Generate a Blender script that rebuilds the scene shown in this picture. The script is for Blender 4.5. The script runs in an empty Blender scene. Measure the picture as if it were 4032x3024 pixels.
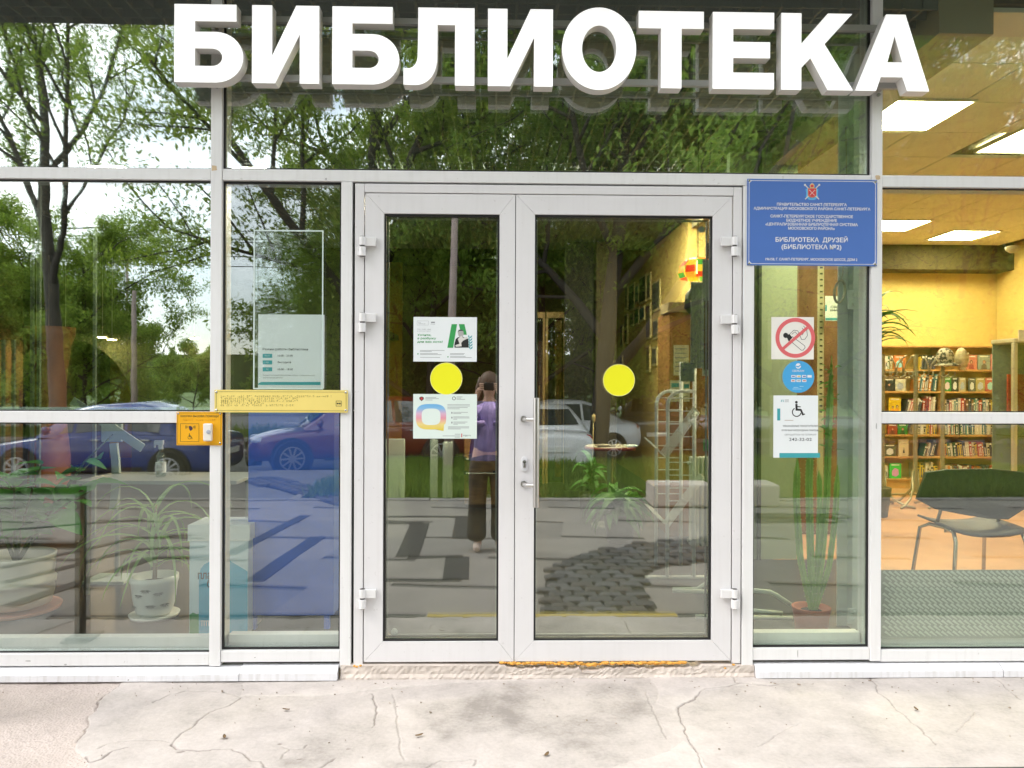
import bpy, math, random
import numpy as np
from mathutils import Vector, Matrix
R = math.radians
random.seed(7)
sc = bpy.context.scene
COL = sc.collection

# ------------------------------------------------------------------ camera
FP, CAMD, CAMH = 3030.0, 3.59, 1.37          # focal length in photo pixels, distance to the facade, height
YAW, ROLL = R(1.33), 0.0036
C0 = Vector((0, -CAMD, CAMH))
FW = Vector((math.sin(YAW), math.cos(YAW), 0))
r0 = Vector((math.cos(YAW), -math.sin(YAW), 0)); u0 = Vector((0, 0, 1))
RT = r0 * math.cos(ROLL) + u0 * math.sin(ROLL)
UP = -r0 * math.sin(ROLL) + u0 * math.cos(ROLL)
cam = bpy.data.cameras.new('camera'); cam.sensor_width = 36; cam.lens = FP / 4032 * 36
cam.clip_start = 0.02; cam.clip_end = 600
co = bpy.data.objects.new('camera', cam); COL.objects.link(co)
M = Matrix((RT, UP, -FW)).transposed().to_4x4(); M.translation = C0
co.matrix_world = M
sc.camera = co

# ------------------------------------------------------------------ light, sky, exposure
SUN_EL, SUN_AZ = R(48), R(248)               # a veiled sun stands high to the left over the street
w = bpy.data.worlds.new('World'); sc.world = w; w.use_nodes = True
nt = w.node_tree; nt.nodes.clear()
sky = nt.nodes.new('ShaderNodeTexSky'); sky.sky_type = 'NISHITA'; sky.sun_disc = False
sky.sun_elevation = SUN_EL; sky.sun_rotation = SUN_AZ; sky.air_density = 1.0; sky.dust_density = 1.5; sky.ozone_density = 1.0
tc = nt.nodes.new('ShaderNodeTexCoord')
mp = nt.nodes.new('ShaderNodeMapping'); mp.inputs['Scale'].default_value = (1, 1, 2.6)
nz = nt.nodes.new('ShaderNodeTexNoise'); nz.inputs['Scale'].default_value = 2.3; nz.inputs['Detail'].default_value = 7; nz.inputs['Roughness'].default_value = .55
rp = nt.nodes.new('ShaderNodeValToRGB'); rp.color_ramp.elements[0].position = .40; rp.color_ramp.elements[1].position = .62
rp.color_ramp.elements[0].color = (.25, .25, .25, 1); rp.color_ramp.elements[1].color = (1, 1, 1, 1)
mx = nt.nodes.new('ShaderNodeMixRGB'); mx.inputs['Color2'].default_value = (15.5, 15.4, 15.6, 1)
bg = nt.nodes.new('ShaderNodeBackground'); bg.inputs['Strength'].default_value = 0.13
ow = nt.nodes.new('ShaderNodeOutputWorld')
L = nt.links.new
L(tc.outputs['Generated'], mp.inputs['Vector']); L(mp.outputs['Vector'], nz.inputs['Vector']); L(nz.outputs['Fac'], rp.inputs['Fac'])
L(rp.outputs['Color'], mx.inputs['Fac']); L(sky.outputs['Color'], mx.inputs['Color1']); L(mx.outputs['Color'], bg.inputs['Color'])
L(bg.outputs['Background'], ow.inputs['Surface'])
sd = bpy.data.lights.new('sun', 'SUN'); sd.energy = .9; sd.angle = R(20); sd.color = (1, .95, .89)
so = bpy.data.objects.new('sun', sd); COL.objects.link(so)
sdir = Vector((math.sin(SUN_AZ) * math.cos(SUN_EL), math.cos(SUN_AZ) * math.cos(SUN_EL), math.sin(SUN_EL)))
so.rotation_euler = sdir.to_track_quat('Z', 'Y').to_euler()
sc.view_settings.view_transform = 'Standard'; sc.view_settings.look = 'None'
sc.view_settings.gamma = 1; sc.view_settings.use_curve_mapping = False
sc.view_settings.exposure = 1.02
sc.render.engine = 'CYCLES'
cy = sc.cycles
cy.max_bounces = 10; cy.diffuse_bounces = 3; cy.glossy_bounces = 4; cy.transmission_bounces = 6; cy.transparent_max_bounces = 16
cy.caustics_reflective = False; cy.caustics_refractive = False; cy.sample_clamp_indirect = 6
cy.use_denoising = True

# ------------------------------------------------------------------ helpers
YG = 0.034                                    # front face of the glass; the facade frame's face is y = 0

def P(px, py, y=0.0):                         # photo pixel -> point on the plane at depth y
    d = FW + RT * ((px - 2016) / FP) + UP * ((1512 - py) / FP)
    return C0 + d * ((y - C0.y) / d.y)

def RC(x0, y0, x1, y1, y=0.0):                # photo rectangle -> x0, x1, z0, z1 at depth y
    xm, ym = (x0 + x1) / 2, (y0 + y1) / 2
    return P(x0, ym, y).x, P(x1, ym, y).x, P(xm, y1, y).z, P(xm, y0, y).z

def GD(px, py, z=0.0):                        # photo pixel -> point on level ground
    d = FW + RT * ((px - 2016) / FP) + UP * ((1512 - py) / FP)
    return C0 + d * ((z - C0.z) / d.z)

def GR(px, py, z):                            # a ground point seen mirrored in the glass -> where it really lies
    p = GD(px, py, z); return Vector((p.x, 2 * YG - p.y, z))

def VR(px, py, dist):                         # a point seen mirrored, dist = path length along the view axis
    p = P(px, py, dist - CAMD); return Vector((p.x, 2 * YG - p.y, p.z))

ORD = ['first', 'second', 'third', 'fourth', 'fifth', 'sixth', 'seventh', 'eighth', 'ninth', 'tenth', 'eleventh', 'twelfth', 'thirteenth', 'fourteenth', 'fifteenth', 'sixteenth', 'seventeenth', 'eighteenth', 'nineteenth', 'twentieth', 'twenty-first', 'twenty-second', 'twenty-third', 'twenty-fourth']
WL = {}                                       # world location of parents
SEEN = {}

def _new(name, me):
    return bpy.data.objects.new(name, me)

def tag(o, label=None, cat=None, group=None, kind=None):
    if label: o['label'] = label
    if cat: o['category'] = cat
    if group: o['group'] = group
    if kind: o['kind'] = kind
    return o

def thing(name, label, cat, loc=(0, 0, 0), group=None, rz=0.0):
    o = bpy.data.objects.new(name, None); COL.objects.link(o); o.location = loc; o.rotation_euler = (0, 0, rz)
    o.empty_display_size = .1
    WL[o.name] = Vector(loc)
    return tag(o, label, cat, group)

def link(name, me, parent=None, local=False, center=True):
    o = bpy.data.objects.new(name, me); COL.objects.link(o)
    if parent is not None:
        o.parent = parent
        if not local: o.location = -WL.get(parent.name, Vector((0, 0, 0)))
        WL[o.name] = Vector((0, 0, 0))
    else:
        if center and not local and len(me.vertices):
            n = len(me.vertices); a = np.empty(n * 3, 'f'); me.vertices.foreach_get('co', a); a = a.reshape(n, 3)
            c = np.array([(a[:, 0].min() + a[:, 0].max()) / 2, (a[:, 1].min() + a[:, 1].max()) / 2, a[:, 2].min()], 'f')
            me.vertices.foreach_set('co', (a - c).ravel()); o.location = [float(q) for q in c]
        WL[o.name] = Vector(o.location)
    return o

def raw_mesh(name, V, F, mats, smooth=False, mi=None):
    me = bpy.data.meshes.new(name)
    me.from_pydata([tuple(v) for v in V], [], [tuple(f) for f in F])
    for m in (mats if isinstance(mats, (list, tuple)) else [mats]): me.materials.append(m)
    if mi is not None: me.polygons.foreach_set('material_index', mi)
    if smooth: me.polygons.foreach_set('use_smooth', [True] * len(me.polygons))
    me.update(); return me

def quads_mesh(name, A, m):                   # A: (n,4,3) array of quads
    n = len(A); me = bpy.data.meshes.new(name)
    me.vertices.add(n * 4); me.vertices.foreach_set('co', np.asarray(A, 'f').ravel())
    me.loops.add(n * 4); me.loops.foreach_set('vertex_index', np.arange(n * 4, dtype='i'))
    me.polygons.add(n); me.polygons.foreach_set('loop_start', np.arange(0, n * 4, 4, dtype='i'))
    try: me.polygons.foreach_set('loop_total', np.full(n, 4, 'i'))
    except Exception: pass
    me.materials.append(m); me.update(calc_edges=True); me.validate(); return me

class MB:
    def __init__(s): s.V = []; s.F = []; s.I = []; s.i = 0
    def add(s, vs, fs):
        o = len(s.V); s.V += [tuple(v) for v in vs]; s.F += [tuple(o + k for k in f) for f in fs]; s.I += [s.i] * len(fs); return s
    def box(s, x0, x1, y0, y1, z0, z1):
        return s.add([(x0, y0, z0), (x1, y0, z0), (x1, y1, z0), (x0, y1, z0), (x0, y0, z1), (x1, y0, z1), (x1, y1, z1), (x0, y1, z1)],
                     [(3, 2, 1, 0), (4, 5, 6, 7), (0, 1, 5, 4), (1, 2, 6, 5), (2, 3, 7, 6), (3, 0, 4, 7)])
    def obox(s, c, ax, ay, az):               # oriented box: centre and three half vectors
        c, ax, ay, az = map(Vector, (c, ax, ay, az))
        vs = [c + ax * i + ay * j + az * k for k in (-1, 1) for (i, j) in ((-1, -1), (1, -1), (1, 1), (-1, 1))]
        return s.add(vs, [(3, 2, 1, 0), (4, 5, 6, 7), (0, 1, 5, 4), (1, 2, 6, 5), (2, 3, 7, 6), (3, 0, 4, 7)])
    def bar(s, a, b, w, h, up=(0, 0, 1)):
        a, b = Vector(a), Vector(b); d = b - a; n = d.normalized(); u = Vector(up); sd_ = n.cross(u)
        if sd_.length < 1e-4: sd_ = Vector((1, 0, 0))
        sd_.normalize(); u = sd_.cross(n)
        return s.obox((a + b) / 2, d / 2, sd_ * w / 2, u * h / 2)
    def tube(s, pts, r, n=8, cap=True):
        pts = [Vector(p) for p in pts]; m = len(pts)
        rs = r if isinstance(r, (list, tuple)) else [r] * m
        vs = []; t0 = (pts[1] - pts[0]).normalized()
        a = t0.orthogonal().normalized()
        for k in range(m):
            t = ((pts[min(k + 1, m - 1)] - pts[k - 1 if k else 0])).normalized()
            a = (a - t * a.dot(t)); a = a.normalized() if a.length > 1e-6 else t.orthogonal().normalized()
            b = t.cross(a)
            for q in range(n):
                g = 2 * math.pi * q / n
                vs.append(pts[k] + (a * math.cos(g) + b * math.sin(g)) * rs[k])
        fs = [(k * n + q, k * n + (q + 1) % n, (k + 1) * n + (q + 1) % n, (k + 1) * n + q) for k in range(m - 1) for q in range(n)]
        if cap: fs += [tuple(range(n - 1, -1, -1)), tuple((m - 1) * n + q for q in range(n))]
        return s.add(vs, fs)
    def cyl(s, a, b, r, n=16, r2=None): return s.tube([a, b], [r, r if r2 is None else r2], n)
    def lathe(s, c, prof, n=24, ax='z'):      # prof: (radius, height) pairs
        c = Vector(c); vs = []
        for (r, h) in prof:
            for q in range(n):
                g = 2 * math.pi * q / n
                if ax == 'z': vs.append(c + Vector((r * math.cos(g), r * math.sin(g), h)))
                else: vs.append(c + Vector((r * math.cos(g), h, r * math.sin(g))))
        m = len(prof)
        fs = [(k * n + q, k * n + (q + 1) % n, (k + 1) * n + (q + 1) % n, (k + 1) * n + q) for k in range(m - 1) for q in range(n)]
        fs += [tuple(range(n - 1, -1, -1)), tuple((m - 1) * n + q for q in range(n))]
        return s.add(vs, fs)
    def prism(s, poly, y0, y1):               # polygon in x,z pushed along y
        n = len(poly)
        vs = [(x, y0, z) for x, z in poly] + [(x, y1, z) for x, z in poly]
        fs = [tuple(range(n)), tuple(range(2 * n - 1, n - 1, -1))] + [(i, n + i, n + (i + 1) % n, (i + 1) % n) for i in range(n)]
        return s.add(vs, fs)
    def disc(s, x, z, r, y0, y1, n=24):
        return s.prism([(x + r * math.cos(2 * math.pi * k / n), z + r * math.sin(2 * math.pi * k / n)) for k in range(n)], y0, y1)
    def ring(s, x0, x1, z0, z1, w, y0, y1):   # rectangular frame
        s.box(x0, x1, y0, y1, z0, z0 + w); s.box(x0, x1, y0, y1, z1 - w, z1)
        s.box(x0, x0 + w, y0, y1, z0 + w, z1 - w); return s.box(x1 - w, x1, y0, y1, z0 + w, z1 - w)
    def arc(s, x, z, ri, ro, a0, a1, y0, y1, n=16):
        for k in range(n):
            g0 = a0 + (a1 - a0) * k / n; g1 = a0 + (a1 - a0) * (k + 1) / n
            s.prism([(x + ri * math.cos(g0), z + ri * math.sin(g0)), (x + ro * math.cos(g0), z + ro * math.sin(g0)),
                     (x + ro * math.cos(g1), z + ro * math.sin(g1)), (x + ri * math.cos(g1), z + ri * math.sin(g1))], y0, y1)
        return s
    def ball(s, c, r, n=10, sq=(1, 1, 1)):
        c = Vector(c); m = max(4, n // 2); vs = []
        for k in range(m + 1):
            t = math.pi * (k + .02) / (m + .04)
            for q in range(n):
                g = 2 * math.pi * q / n
                vs.append(c + Vector((r * sq[0] * math.sin(t) * math.cos(g), r * sq[1] * math.sin(t) * math.sin(g), -r * sq[2] * math.cos(t))))
        fs = [(k * n + q, k * n + (q + 1) % n, (k + 1) * n + (q + 1) % n, (k + 1) * n + q) for k in range(m) for q in range(n)]
        return s.add(vs, fs)
    def build(s, name, mats, parent=None, smooth=False, bevel=0.0, local=False, seg=2):
        me = raw_mesh(name, s.V, s.F, mats, smooth, s.I)
        o = link(name, me, parent, local)
        if bevel:
            b = o.modifiers.new('bevel', 'BEVEL'); b.width = bevel; b.segments = seg; b.limit_method = 'ANGLE'; b.angle_limit = R(35); b.harden_normals = False
        return o

def box(name, x0, x1, y0, y1, z0, z1, m, parent=None, bevel=0.0, local=False):
    return MB().box(min(x0, x1), max(x0, x1), min(y0, y1), max(y0, y1), min(z0, z1), max(z0, z1)).build(name, m, parent, bevel=bevel, local=local)

def copy_tree(o, parent=None):
    c = o.copy(); COL.objects.link(c)
    if parent is not None: c.parent = parent
    WL[c.name] = Vector(c.location) if parent is None else Vector((0, 0, 0))
    for ch in list(o.children): copy_tree(ch, c)
    return c

# flat shapes with holes (letters, pictograms): filled 2-D curves turned into meshes
DG = lambda: bpy.context.evaluated_depsgraph_get()

def fill(name, loops, y_front, thick, m, parent=None, bevel=0.0):
    """loops: lists of (x, z); a solid from y_front back to y_front + thick"""
    cu = bpy.data.curves.new('tmp', 'CURVE'); cu.dimensions = '2D'; cu.fill_mode = 'BOTH'
    cu.extrude = thick / 2; cu.bevel_depth = bevel; cu.bevel_resolution = 1
    for lp in loops:
        sp = cu.splines.new('POLY'); sp.points.add(len(lp) - 1); sp.use_cyclic_u = True
        for q, (x, z) in zip(sp.points, lp): q.co = (x, z, 0, 1)
    to = bpy.data.objects.new('tmp', cu); COL.objects.link(to)
    me = bpy.data.meshes.new_from_object(to.evaluated_get(DG()))
    bpy.data.objects.remove(to); bpy.data.curves.remove(cu)
    n = len(me.vertices); a = np.empty(n * 3, 'f'); me.vertices.foreach_get('co', a); a = a.reshape(n, 3)
    b = np.stack([a[:, 0], y_front + thick / 2 - a[:, 2], a[:, 1]], 1)
    me.vertices.foreach_set('co', b.ravel()); me.name = name
    me.materials.clear(); me.materials.append(m)
    for p in me.polygons: p.use_smooth = False
    me.update()
    return link(name, me, parent)

CAP = 0.727
def text(name, body, x0, x1, zb, cap, y, m, parent, bold=0.0, thick=0.0006, align=None):
    """flat lettering on the plane y: from x0 to x1 (x1 None = natural width), baseline zb, capital height cap"""
    cu = bpy.data.curves.new('tmp', 'FONT'); cu.body = body; cu.size = 1; cu.offset = bold; cu.resolution_u = 3
    to = bpy.data.objects.new('tmp', cu); COL.objects.link(to)
    me = bpy.data.meshes.new_from_object(to.evaluated_get(DG()))
    bpy.data.objects.remove(to); bpy.data.curves.remove(cu)
    n = len(me.vertices)
    if n == 0: return None
    a = np.empty(n * 3, 'f'); me.vertices.foreach_get('co', a); a = a.reshape(n, 3)
    lo, hi = a[:, 0].min(), a[:, 0].max(); sz = cap / CAP
    sx = sz if x1 is None else (x1 - x0) / (hi - lo)
    ox = x0
    if x1 is None and align == 'C': ox = x0 - (hi - lo) * sx / 2
    b = np.stack([(a[:, 0] - lo) * sx + ox, np.full(n, y, 'f'), a[:, 1] * sz + zb], 1)
    me.vertices.foreach_set('co', b.ravel().astype('f')); me.name = name
    me.materials.clear(); me.materials.append(m); me.update()
    return link(name, me, parent)

def ptext(name, body, px0, px1, ytop, ybase, y, m, parent, bold=0.0):
    a, b = P(px0, ybase, y), P(px1, ybase, y)
    return text(name, body, a.x, b.x, (a.z + b.z) / 2, abs(P((px0 + px1) / 2, ytop, y).z - P((px0 + px1) / 2, ybase, y).z), y, m, parent, bold)

# ------------------------------------------------------------------ materials
MATS = {}
def mat(name, color=(.5, .5, .5), rough=.5, metal=0.0, spec=.5, var=0.0, vscale=8.0, bump=0.0, bscale=40.0, emit=None, estr=0.0, trans=0.0, coat=0.0, vcol2=None, stretch=(1, 1, 1)):
    if name in MATS: return MATS[name]
    m = bpy.data.materials.new(name); m.use_nodes = True; t = m.node_tree; b = t.nodes['Principled BSDF']
    b.inputs['Base Color'].default_value = (*color, 1); b.inputs['Roughness'].default_value = rough
    b.inputs['Metallic'].default_value = metal; b.inputs['Specular IOR Level'].default_value = spec
    b.inputs['Coat Weight'].default_value = coat
    if emit: b.inputs['Emission Color'].default_value = (*emit, 1); b.inputs['Emission Strength'].default_value = estr
    tcn = None
    def vec(sc_):
        n = t.nodes.new('ShaderNodeTexCoord'); q = t.nodes.new('ShaderNodeMapping'); q.inputs['Scale'].default_value = stretch
        t.links.new(n.outputs['Object'], q.inputs['Vector'])
        z = t.nodes.new('ShaderNodeTexNoise'); z.inputs['Scale'].default_value = sc_; z.inputs['Detail'].default_value = 5
        t.links.new(q.outputs['Vector'], z.inputs['Vector']); return z
    if var:
        z = vec(vscale); mr = t.nodes.new('ShaderNodeMapRange'); mr.inputs['From Min'].default_value = .3; mr.inputs['From Max'].default_value = .7
        mixn = t.nodes.new('ShaderNodeMixRGB')
        c2 = vcol2 or tuple(max(0, c * (1 - var)) for c in color); c1 = color if vcol2 else tuple(min(1, c * (1 + var)) for c in color)
        mixn.inputs['Color1'].default_value = (*c1, 1); mixn.inputs['Color2'].default_value = (*c2, 1)
        t.links.new(z.outputs['Fac'], mr.inputs['Value']); t.links.new(mr.outputs['Result'], mixn.inputs['Fac'])
        t.links.new(mixn.outputs['Color'], b.inputs['Base Color'])
    if bump:
        z = vec(bscale); bn = t.nodes.new('ShaderNodeBump'); bn.inputs['Strength'].default_value = bump; bn.inputs['Distance'].default_value = .004
        t.links.new(z.outputs['Fac'], bn.inputs['Height']); t.links.new(bn.outputs['Normal'], b.inputs['Normal'])
    MATS[name] = m; return m

def glass_mat(name, tint, refl, wave=.35, wscale=5.0, rough=0.0):
    m = bpy.data.materials.new(name); m.use_nodes = True; t = m.node_tree; t.nodes.clear()
    tr = t.nodes.new('ShaderNodeBsdfTransparent'); tr.inputs['Color'].default_value = (*tint, 1)
    gl = t.nodes.new('ShaderNodeBsdfGlossy'); gl.inputs['Roughness'].default_value = rough; gl.inputs['Color'].default_value = (.96, 1, .98, 1)
    mxs = t.nodes.new('ShaderNodeMixShader'); out = t.nodes.new('ShaderNodeOutputMaterial')
    lw = t.nodes.new('ShaderNodeLayerWeight'); lw.inputs['Blend'].default_value = .5
    pw = t.nodes.new('ShaderNodeMath'); pw.operation = 'POWER'; pw.inputs[1].default_value = 4
    mr = t.nodes.new('ShaderNodeMapRange'); mr.inputs['To Min'].default_value = refl; mr.inputs['To Max'].default_value = 1
    t.links.new(lw.outputs['Facing'], pw.inputs[0]); t.links.new(pw.outputs['Value'], mr.inputs['Value'])
    t.links.new(mr.outputs['Result'], mxs.inputs['Fac'])
    tcn = t.nodes.new('ShaderNodeTexCoord'); mpn = t.nodes.new('ShaderNodeMapping'); mpn.inputs['Scale'].default_value = (.7, 1, 1.6)
    nz_ = t.nodes.new('ShaderNodeTexNoise'); nz_.inputs['Scale'].default_value = wscale; nz_.inputs['Detail'].default_value = 1.5
    bp = t.nodes.new('ShaderNodeBump'); bp.inputs['Strength'].default_value = wave; bp.inputs['Distance'].default_value = .002
    t.links.new(tcn.outputs['Object'], mpn.inputs['Vector']); t.links.new(mpn.outputs['Vector'], nz_.inputs['Vector'])
    t.links.new(nz_.outputs['Fac'], bp.inputs['Height']); t.links.new(bp.outputs['Normal'], gl.inputs['Normal'])
    t.links.new(tr.outputs['BSDF'], mxs.inputs[1]); t.links.new(gl.outputs['BSDF'], mxs.inputs[2]); t.links.new(mxs.outputs['Shader'], out.inputs['Surface'])
    MATS[name] = m; return m

ALU = mat('painted_aluminium', (.80, .795, .79), .38, var=.03, vscale=3, bump=.03, bscale=150)
ALUD = mat('door_aluminium', (.76, .745, .75), .36, var=.03, vscale=3, bump=.03, bscale=160)
def weather(m, amt):                          # rain streaks and fly specks on the paint
    t = m.node_tree; b = t.nodes['Principled BSDF']; src = b.inputs['Base Color'].links[0].from_socket
    tcn = t.nodes.new('ShaderNodeTexCoord')
    def noise_(scale, stretch, lo, hi, col, fac, src):
        mp_ = t.nodes.new('ShaderNodeMapping'); mp_.inputs['Scale'].default_value = stretch; n_ = t.nodes.new('ShaderNodeTexNoise'); n_.inputs['Scale'].default_value = scale; n_.inputs['Detail'].default_value = 3
        r_ = t.nodes.new('ShaderNodeMapRange'); r_.inputs['From Min'].default_value = lo; r_.inputs['From Max'].default_value = hi; r_.inputs['To Max'].default_value = fac
        x_ = t.nodes.new('ShaderNodeMixRGB'); x_.inputs['Color2'].default_value = (*col, 1)
        t.links.new(tcn.outputs['Object'], mp_.inputs['Vector']); t.links.new(mp_.outputs['Vector'], n_.inputs['Vector']); t.links.new(n_.outputs['Fac'], r_.inputs['Value']); t.links.new(r_.outputs['Result'], x_.inputs['Fac']); t.links.new(src, x_.inputs['Color1']); return x_.outputs['Color']
    c = noise_(9, (5, 5, .35), .5, .75, (.50, .48, .45), amt, src); c = noise_(55, (1, 1, 1), .70, .74, (.36, .33, .30), amt * 2.2, c); c = noise_(14, (1, 1, .6), .60, .8, (.58, .55, .51), amt, c)
    t.links.new(c, b.inputs['Base Color'])
weather(ALU, .14); weather(ALUD, .09)
RUB = mat('black_gasket', (.012, .012, .013), .55)
GLASS = glass_mat('facade_glass', (.90, .97, .92), .32, .14, 4.0)
LGLASS = glass_mat('lower_facade_glass', (.95, .985, .96), .15, .07, 4.0)
RGLASS = glass_mat('clear_facade_glass', (.92, .97, .92), .15, .09, 4.0)
DGLASS = glass_mat('door_glass', (.88, .91, .86), .25, .04, 5.0)
STEEL = mat('brushed_steel', (.62, .60, .58), .28, metal=1, var=.06, vscale=4, stretch=(60, 60, 1))
CHROME = mat('dull_chrome', (.55, .55, .54), .25, metal=1)
WHITE = mat('white_print', (.82, .82, .82), .5)
BLACK = mat('black_print', (.02, .02, .02), .5)
# ------------------------------------------------------------------ facade
fac = thing('library_facade', 'glazed entrance front of the library in pale aluminium profiles', 'building front', (0, 0, 0))
XL, XR, ZT = -4.6, 4.9, 3.34
xa = lambda a, b: (P(a, 1600).x, P(b, 1600).x)
mL = xa(826, 870); m2 = xa(1340.5, 1384); m3 = xa(2925, 2968); mR = xa(3430, 3472)
zz = lambda xm, a, b: (P(xm, b).z, P(xm, a).z)
tl = zz(412, 659, 704.5); tc_ = zz(2150, 676, 721); tr_ = zz(3750, 691.5, 737)
ml = zz(400, 1619.5, 1665); mr_ = zz(3750, 1624, 1668)
bl = zz(400, 2575, 2623); b2 = zz(1100, 2563, 2608); b3 = zz(3200, 2554, 2600); br = zz(3750, 2560, 2606)
FB = .13
def member(name, x0, x1, z0, z1, y0=0.0):
    return box(name, x0, x1, y0, FB, z0, z1, ALU, fac, bevel=.0025)
member('mullion', *mL, bl[0] - .004, ZT, 0)
member('mullion', *m2, P(1340, 2630).z, tc_[0] - .0015, 0)
member('mullion', *m3, P(2945, 2620).z, tc_[0] - .0015, 0)
member('mullion', *mR, br[0] + .004, ZT, 0)
g = .0012
member('transom', XL, mL[0] - g, *tl, .004); member('transom', mL[1] + g, mR[0] - g, *tc_, .004); member('transom', mR[1] + g, XR, *tr_, .004)
member('transom', XL, mL[0] - g, *ml, .004); member('transom', mR[1] + g, XR, *mr_, .004)
member('bottom_rail', XL, mL[0] - g, *bl, .004); member('bottom_rail', mL[1] + g, m2[0] - g, *b2, .004)
member('bottom_rail', m3[1] + g, mR[0] - g, *b3, .004); member('bottom_rail', mR[1] + g, XR, *br, .004)
for x0, x1, b in ((XL, mL[0], bl), (mL[1], m2[0], b2), (m3[1], mR[0], b3), (mR[1], XR, br)):
    box('inner_sill', x0 + .012, x1 - .012, .075, FB, b[1] + .001, b[1] + .052, ALU, fac, bevel=.002)
box('inner_sill', XL, mL[0] - .012, .075, FB, ml[1] + .001, ml[1] + .015, ALU, fac)
panes = [(XL, mL[0], tl[1], ZT), (XL, mL[0], ml[1], tl[0]), (XL, mL[0], bl[1], ml[0]), (mL[1], m2[0], b2[1], tc_[0]),
         (mL[1], mR[0], tc_[1], ZT), (m3[1], mR[0], b3[1], tc_[0]),
         (mR[1], XR, tr_[1], ZT), (mR[1], XR, mr_[1], tr_[0]), (mR[1], XR, br[1], mr_[0])]
for k, (x0, x1, z0, z1) in enumerate(panes):
    MB().box(x0 + .002, x1 - .002, YG, YG + .024, z0 + .002, z1 - .002).build('window_pane', (GLASS, GLASS, LGLASS, LGLASS, GLASS)[k] if k < 5 else RGLASS, fac)
    gk = MB(); w_ = .009 if k in (3, 4, 5) else .005
    gk.ring(x0 + .0005, x1 - .0005, z0 + .0005, z1 - .0005, w_, YG - .012, YG - .002)
    gk.build('gasket', RUB, fac)
# flashing below the glass: sloped top, upright face
def flashing(x0, x1, ztop):
    pr = [(.03, ztop), (-.004, ztop - .002), (-.034, ztop - .024), (-.036, .003), (.03, .003)]
    n = len(pr); V = [(x0, y, z) for y, z in pr] + [(x1, y, z) for y, z in pr]
    MB().add(V, [tuple(range(n - 1, -1, -1)), tuple(range(n, 2 * n))] + [(i, (i + 1) % n, n + (i + 1) % n, n + i) for i in range(n)]).build('sill_flashing', mat('flashing_metal', (.76, .76, .78), .42, var=.04, vscale=5, bump=.08, bscale=30), fac, bevel=.0015)
ztl = bl[0] - .006; ztr = br[0] - .006
xj = P(950, 2640).x; xk = P(3933, 2640).x
flashing(XL, xj - .001, ztl); flashing(xj + .0015, m2[0] - .004, ztl + .005); flashing(m3[1] + .006, xk - .002, ztr); flashing(xk + .002, XR, ztr)
box('backing', XL, m2[0] - .01, .035, .12, -.02, bl[0] - .002, mat('grey_backing', (.25, .24, .22), .8), fac)
box('backing', m3[1] + .01, XR, .035, .12, -.02, br[0] - .002, MATS['grey_backing'], fac)
weather(MATS['flashing_metal'], .45)
# old sticker residue on both mullions and small scuffs
TAN = mat('old_tape', (.62, .47, .30), .8, var=.15, vscale=40)
def blotch(px0, py0, px1, py1, m, name='tape_residue', y=-.0006, n=11, seed=1):
    rr = random.Random(seed); x0, x1, z0, z1 = RC(px0, py0, px1, py1)
    cx, cz = (x0 + x1) / 2, (z0 + z1) / 2
    pl = []
    for k in range(n):
        a = 2 * math.pi * k / n; q = max(abs(math.cos(a)), abs(math.sin(a)))
        f = rr.uniform(.78, 1.02) / q
        pl.append((cx + (x1 - x0) / 2 * math.cos(a) * f, cz + (z1 - z0) / 2 * math.sin(a) * f))
    return MB().prism(pl, y, y + .0004).build(name, m, fac)
blotch(832, 651, 855, 673, TAN, seed=3); blotch(3446, 690, 3466, 708, TAN, seed=5)
SCUFF = mat('grey_scuff', (.45, .44, .43), .8)
for q, (a, b, c, d) in enumerate(((1280, 700, 1287, 709), (1392, 1613, 1396, 1619), (3448, 1665, 3453, 1690), (250, 2615, 262, 2621), (95, 2601, 121, 2606), (1000, 2588, 1006, 2592), (3140, 2560, 3144, 2590), (700, 2596, 704, 2600))):
    blotch(a, b, c, d, SCUFF, 'scuff', y=-.0006 if q < 3 else .0034, seed=q, n=7)
# roof overhang above the entrance and the wall faces round the glazing
DARK = mat('dark_soffit', (.10, .105, .10), .8, var=.15, vscale=3)
ov = tag(box('entrance_canopy', -6, 6.3, -.62, .1, ZT, ZT + .28, DARK), 'dark flat canopy jutting over the library entrance', 'canopy')
# ------------------------------------------------------------------ double door
dd = thing('entrance_double_door', 'pale aluminium double door with two yellow discs on its glass', 'door', (0, 0, 0))
jl = xa(1394, 1430.5); jr = xa(2887, 2921); hd = zz(2150, 728, 764)
zb = P(2150, 2618).z
box('door_frame', jl[0], jl[1], .006, .1, zb, hd[1], ALUD, dd, bevel=.0025)
box('door_frame', jr[0], jr[1], .006, .1, zb, hd[1], ALUD, dd, bevel=.0025)
box('door_frame', jl[1] + .001, jr[0] - .001, .006, .1, hd[0] + .002, hd[1], ALUD, dd, bevel=.0025)
rb = MB().box(m2[1] - .001, jl[0] + .001, .03, .1, zb - .01, tc_[0]).box(jr[1] - .001, m3[0] + .001, .03, .1, zb - .01, tc_[0]).box(jl[0], jr[1], .03, .1, hd[1], tc_[0] - .001)
rb.build('shadow_gap', RUB, dd)
zlt, zlb = P(2150, 765.5).z, P(2150, 2607).z
leafs = ((1434, 2026.5, 1509, 1965, 841, 2528.5), (2029.5, 2883, 2104.5, 2806, 846, 2525))
DL = []
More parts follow.
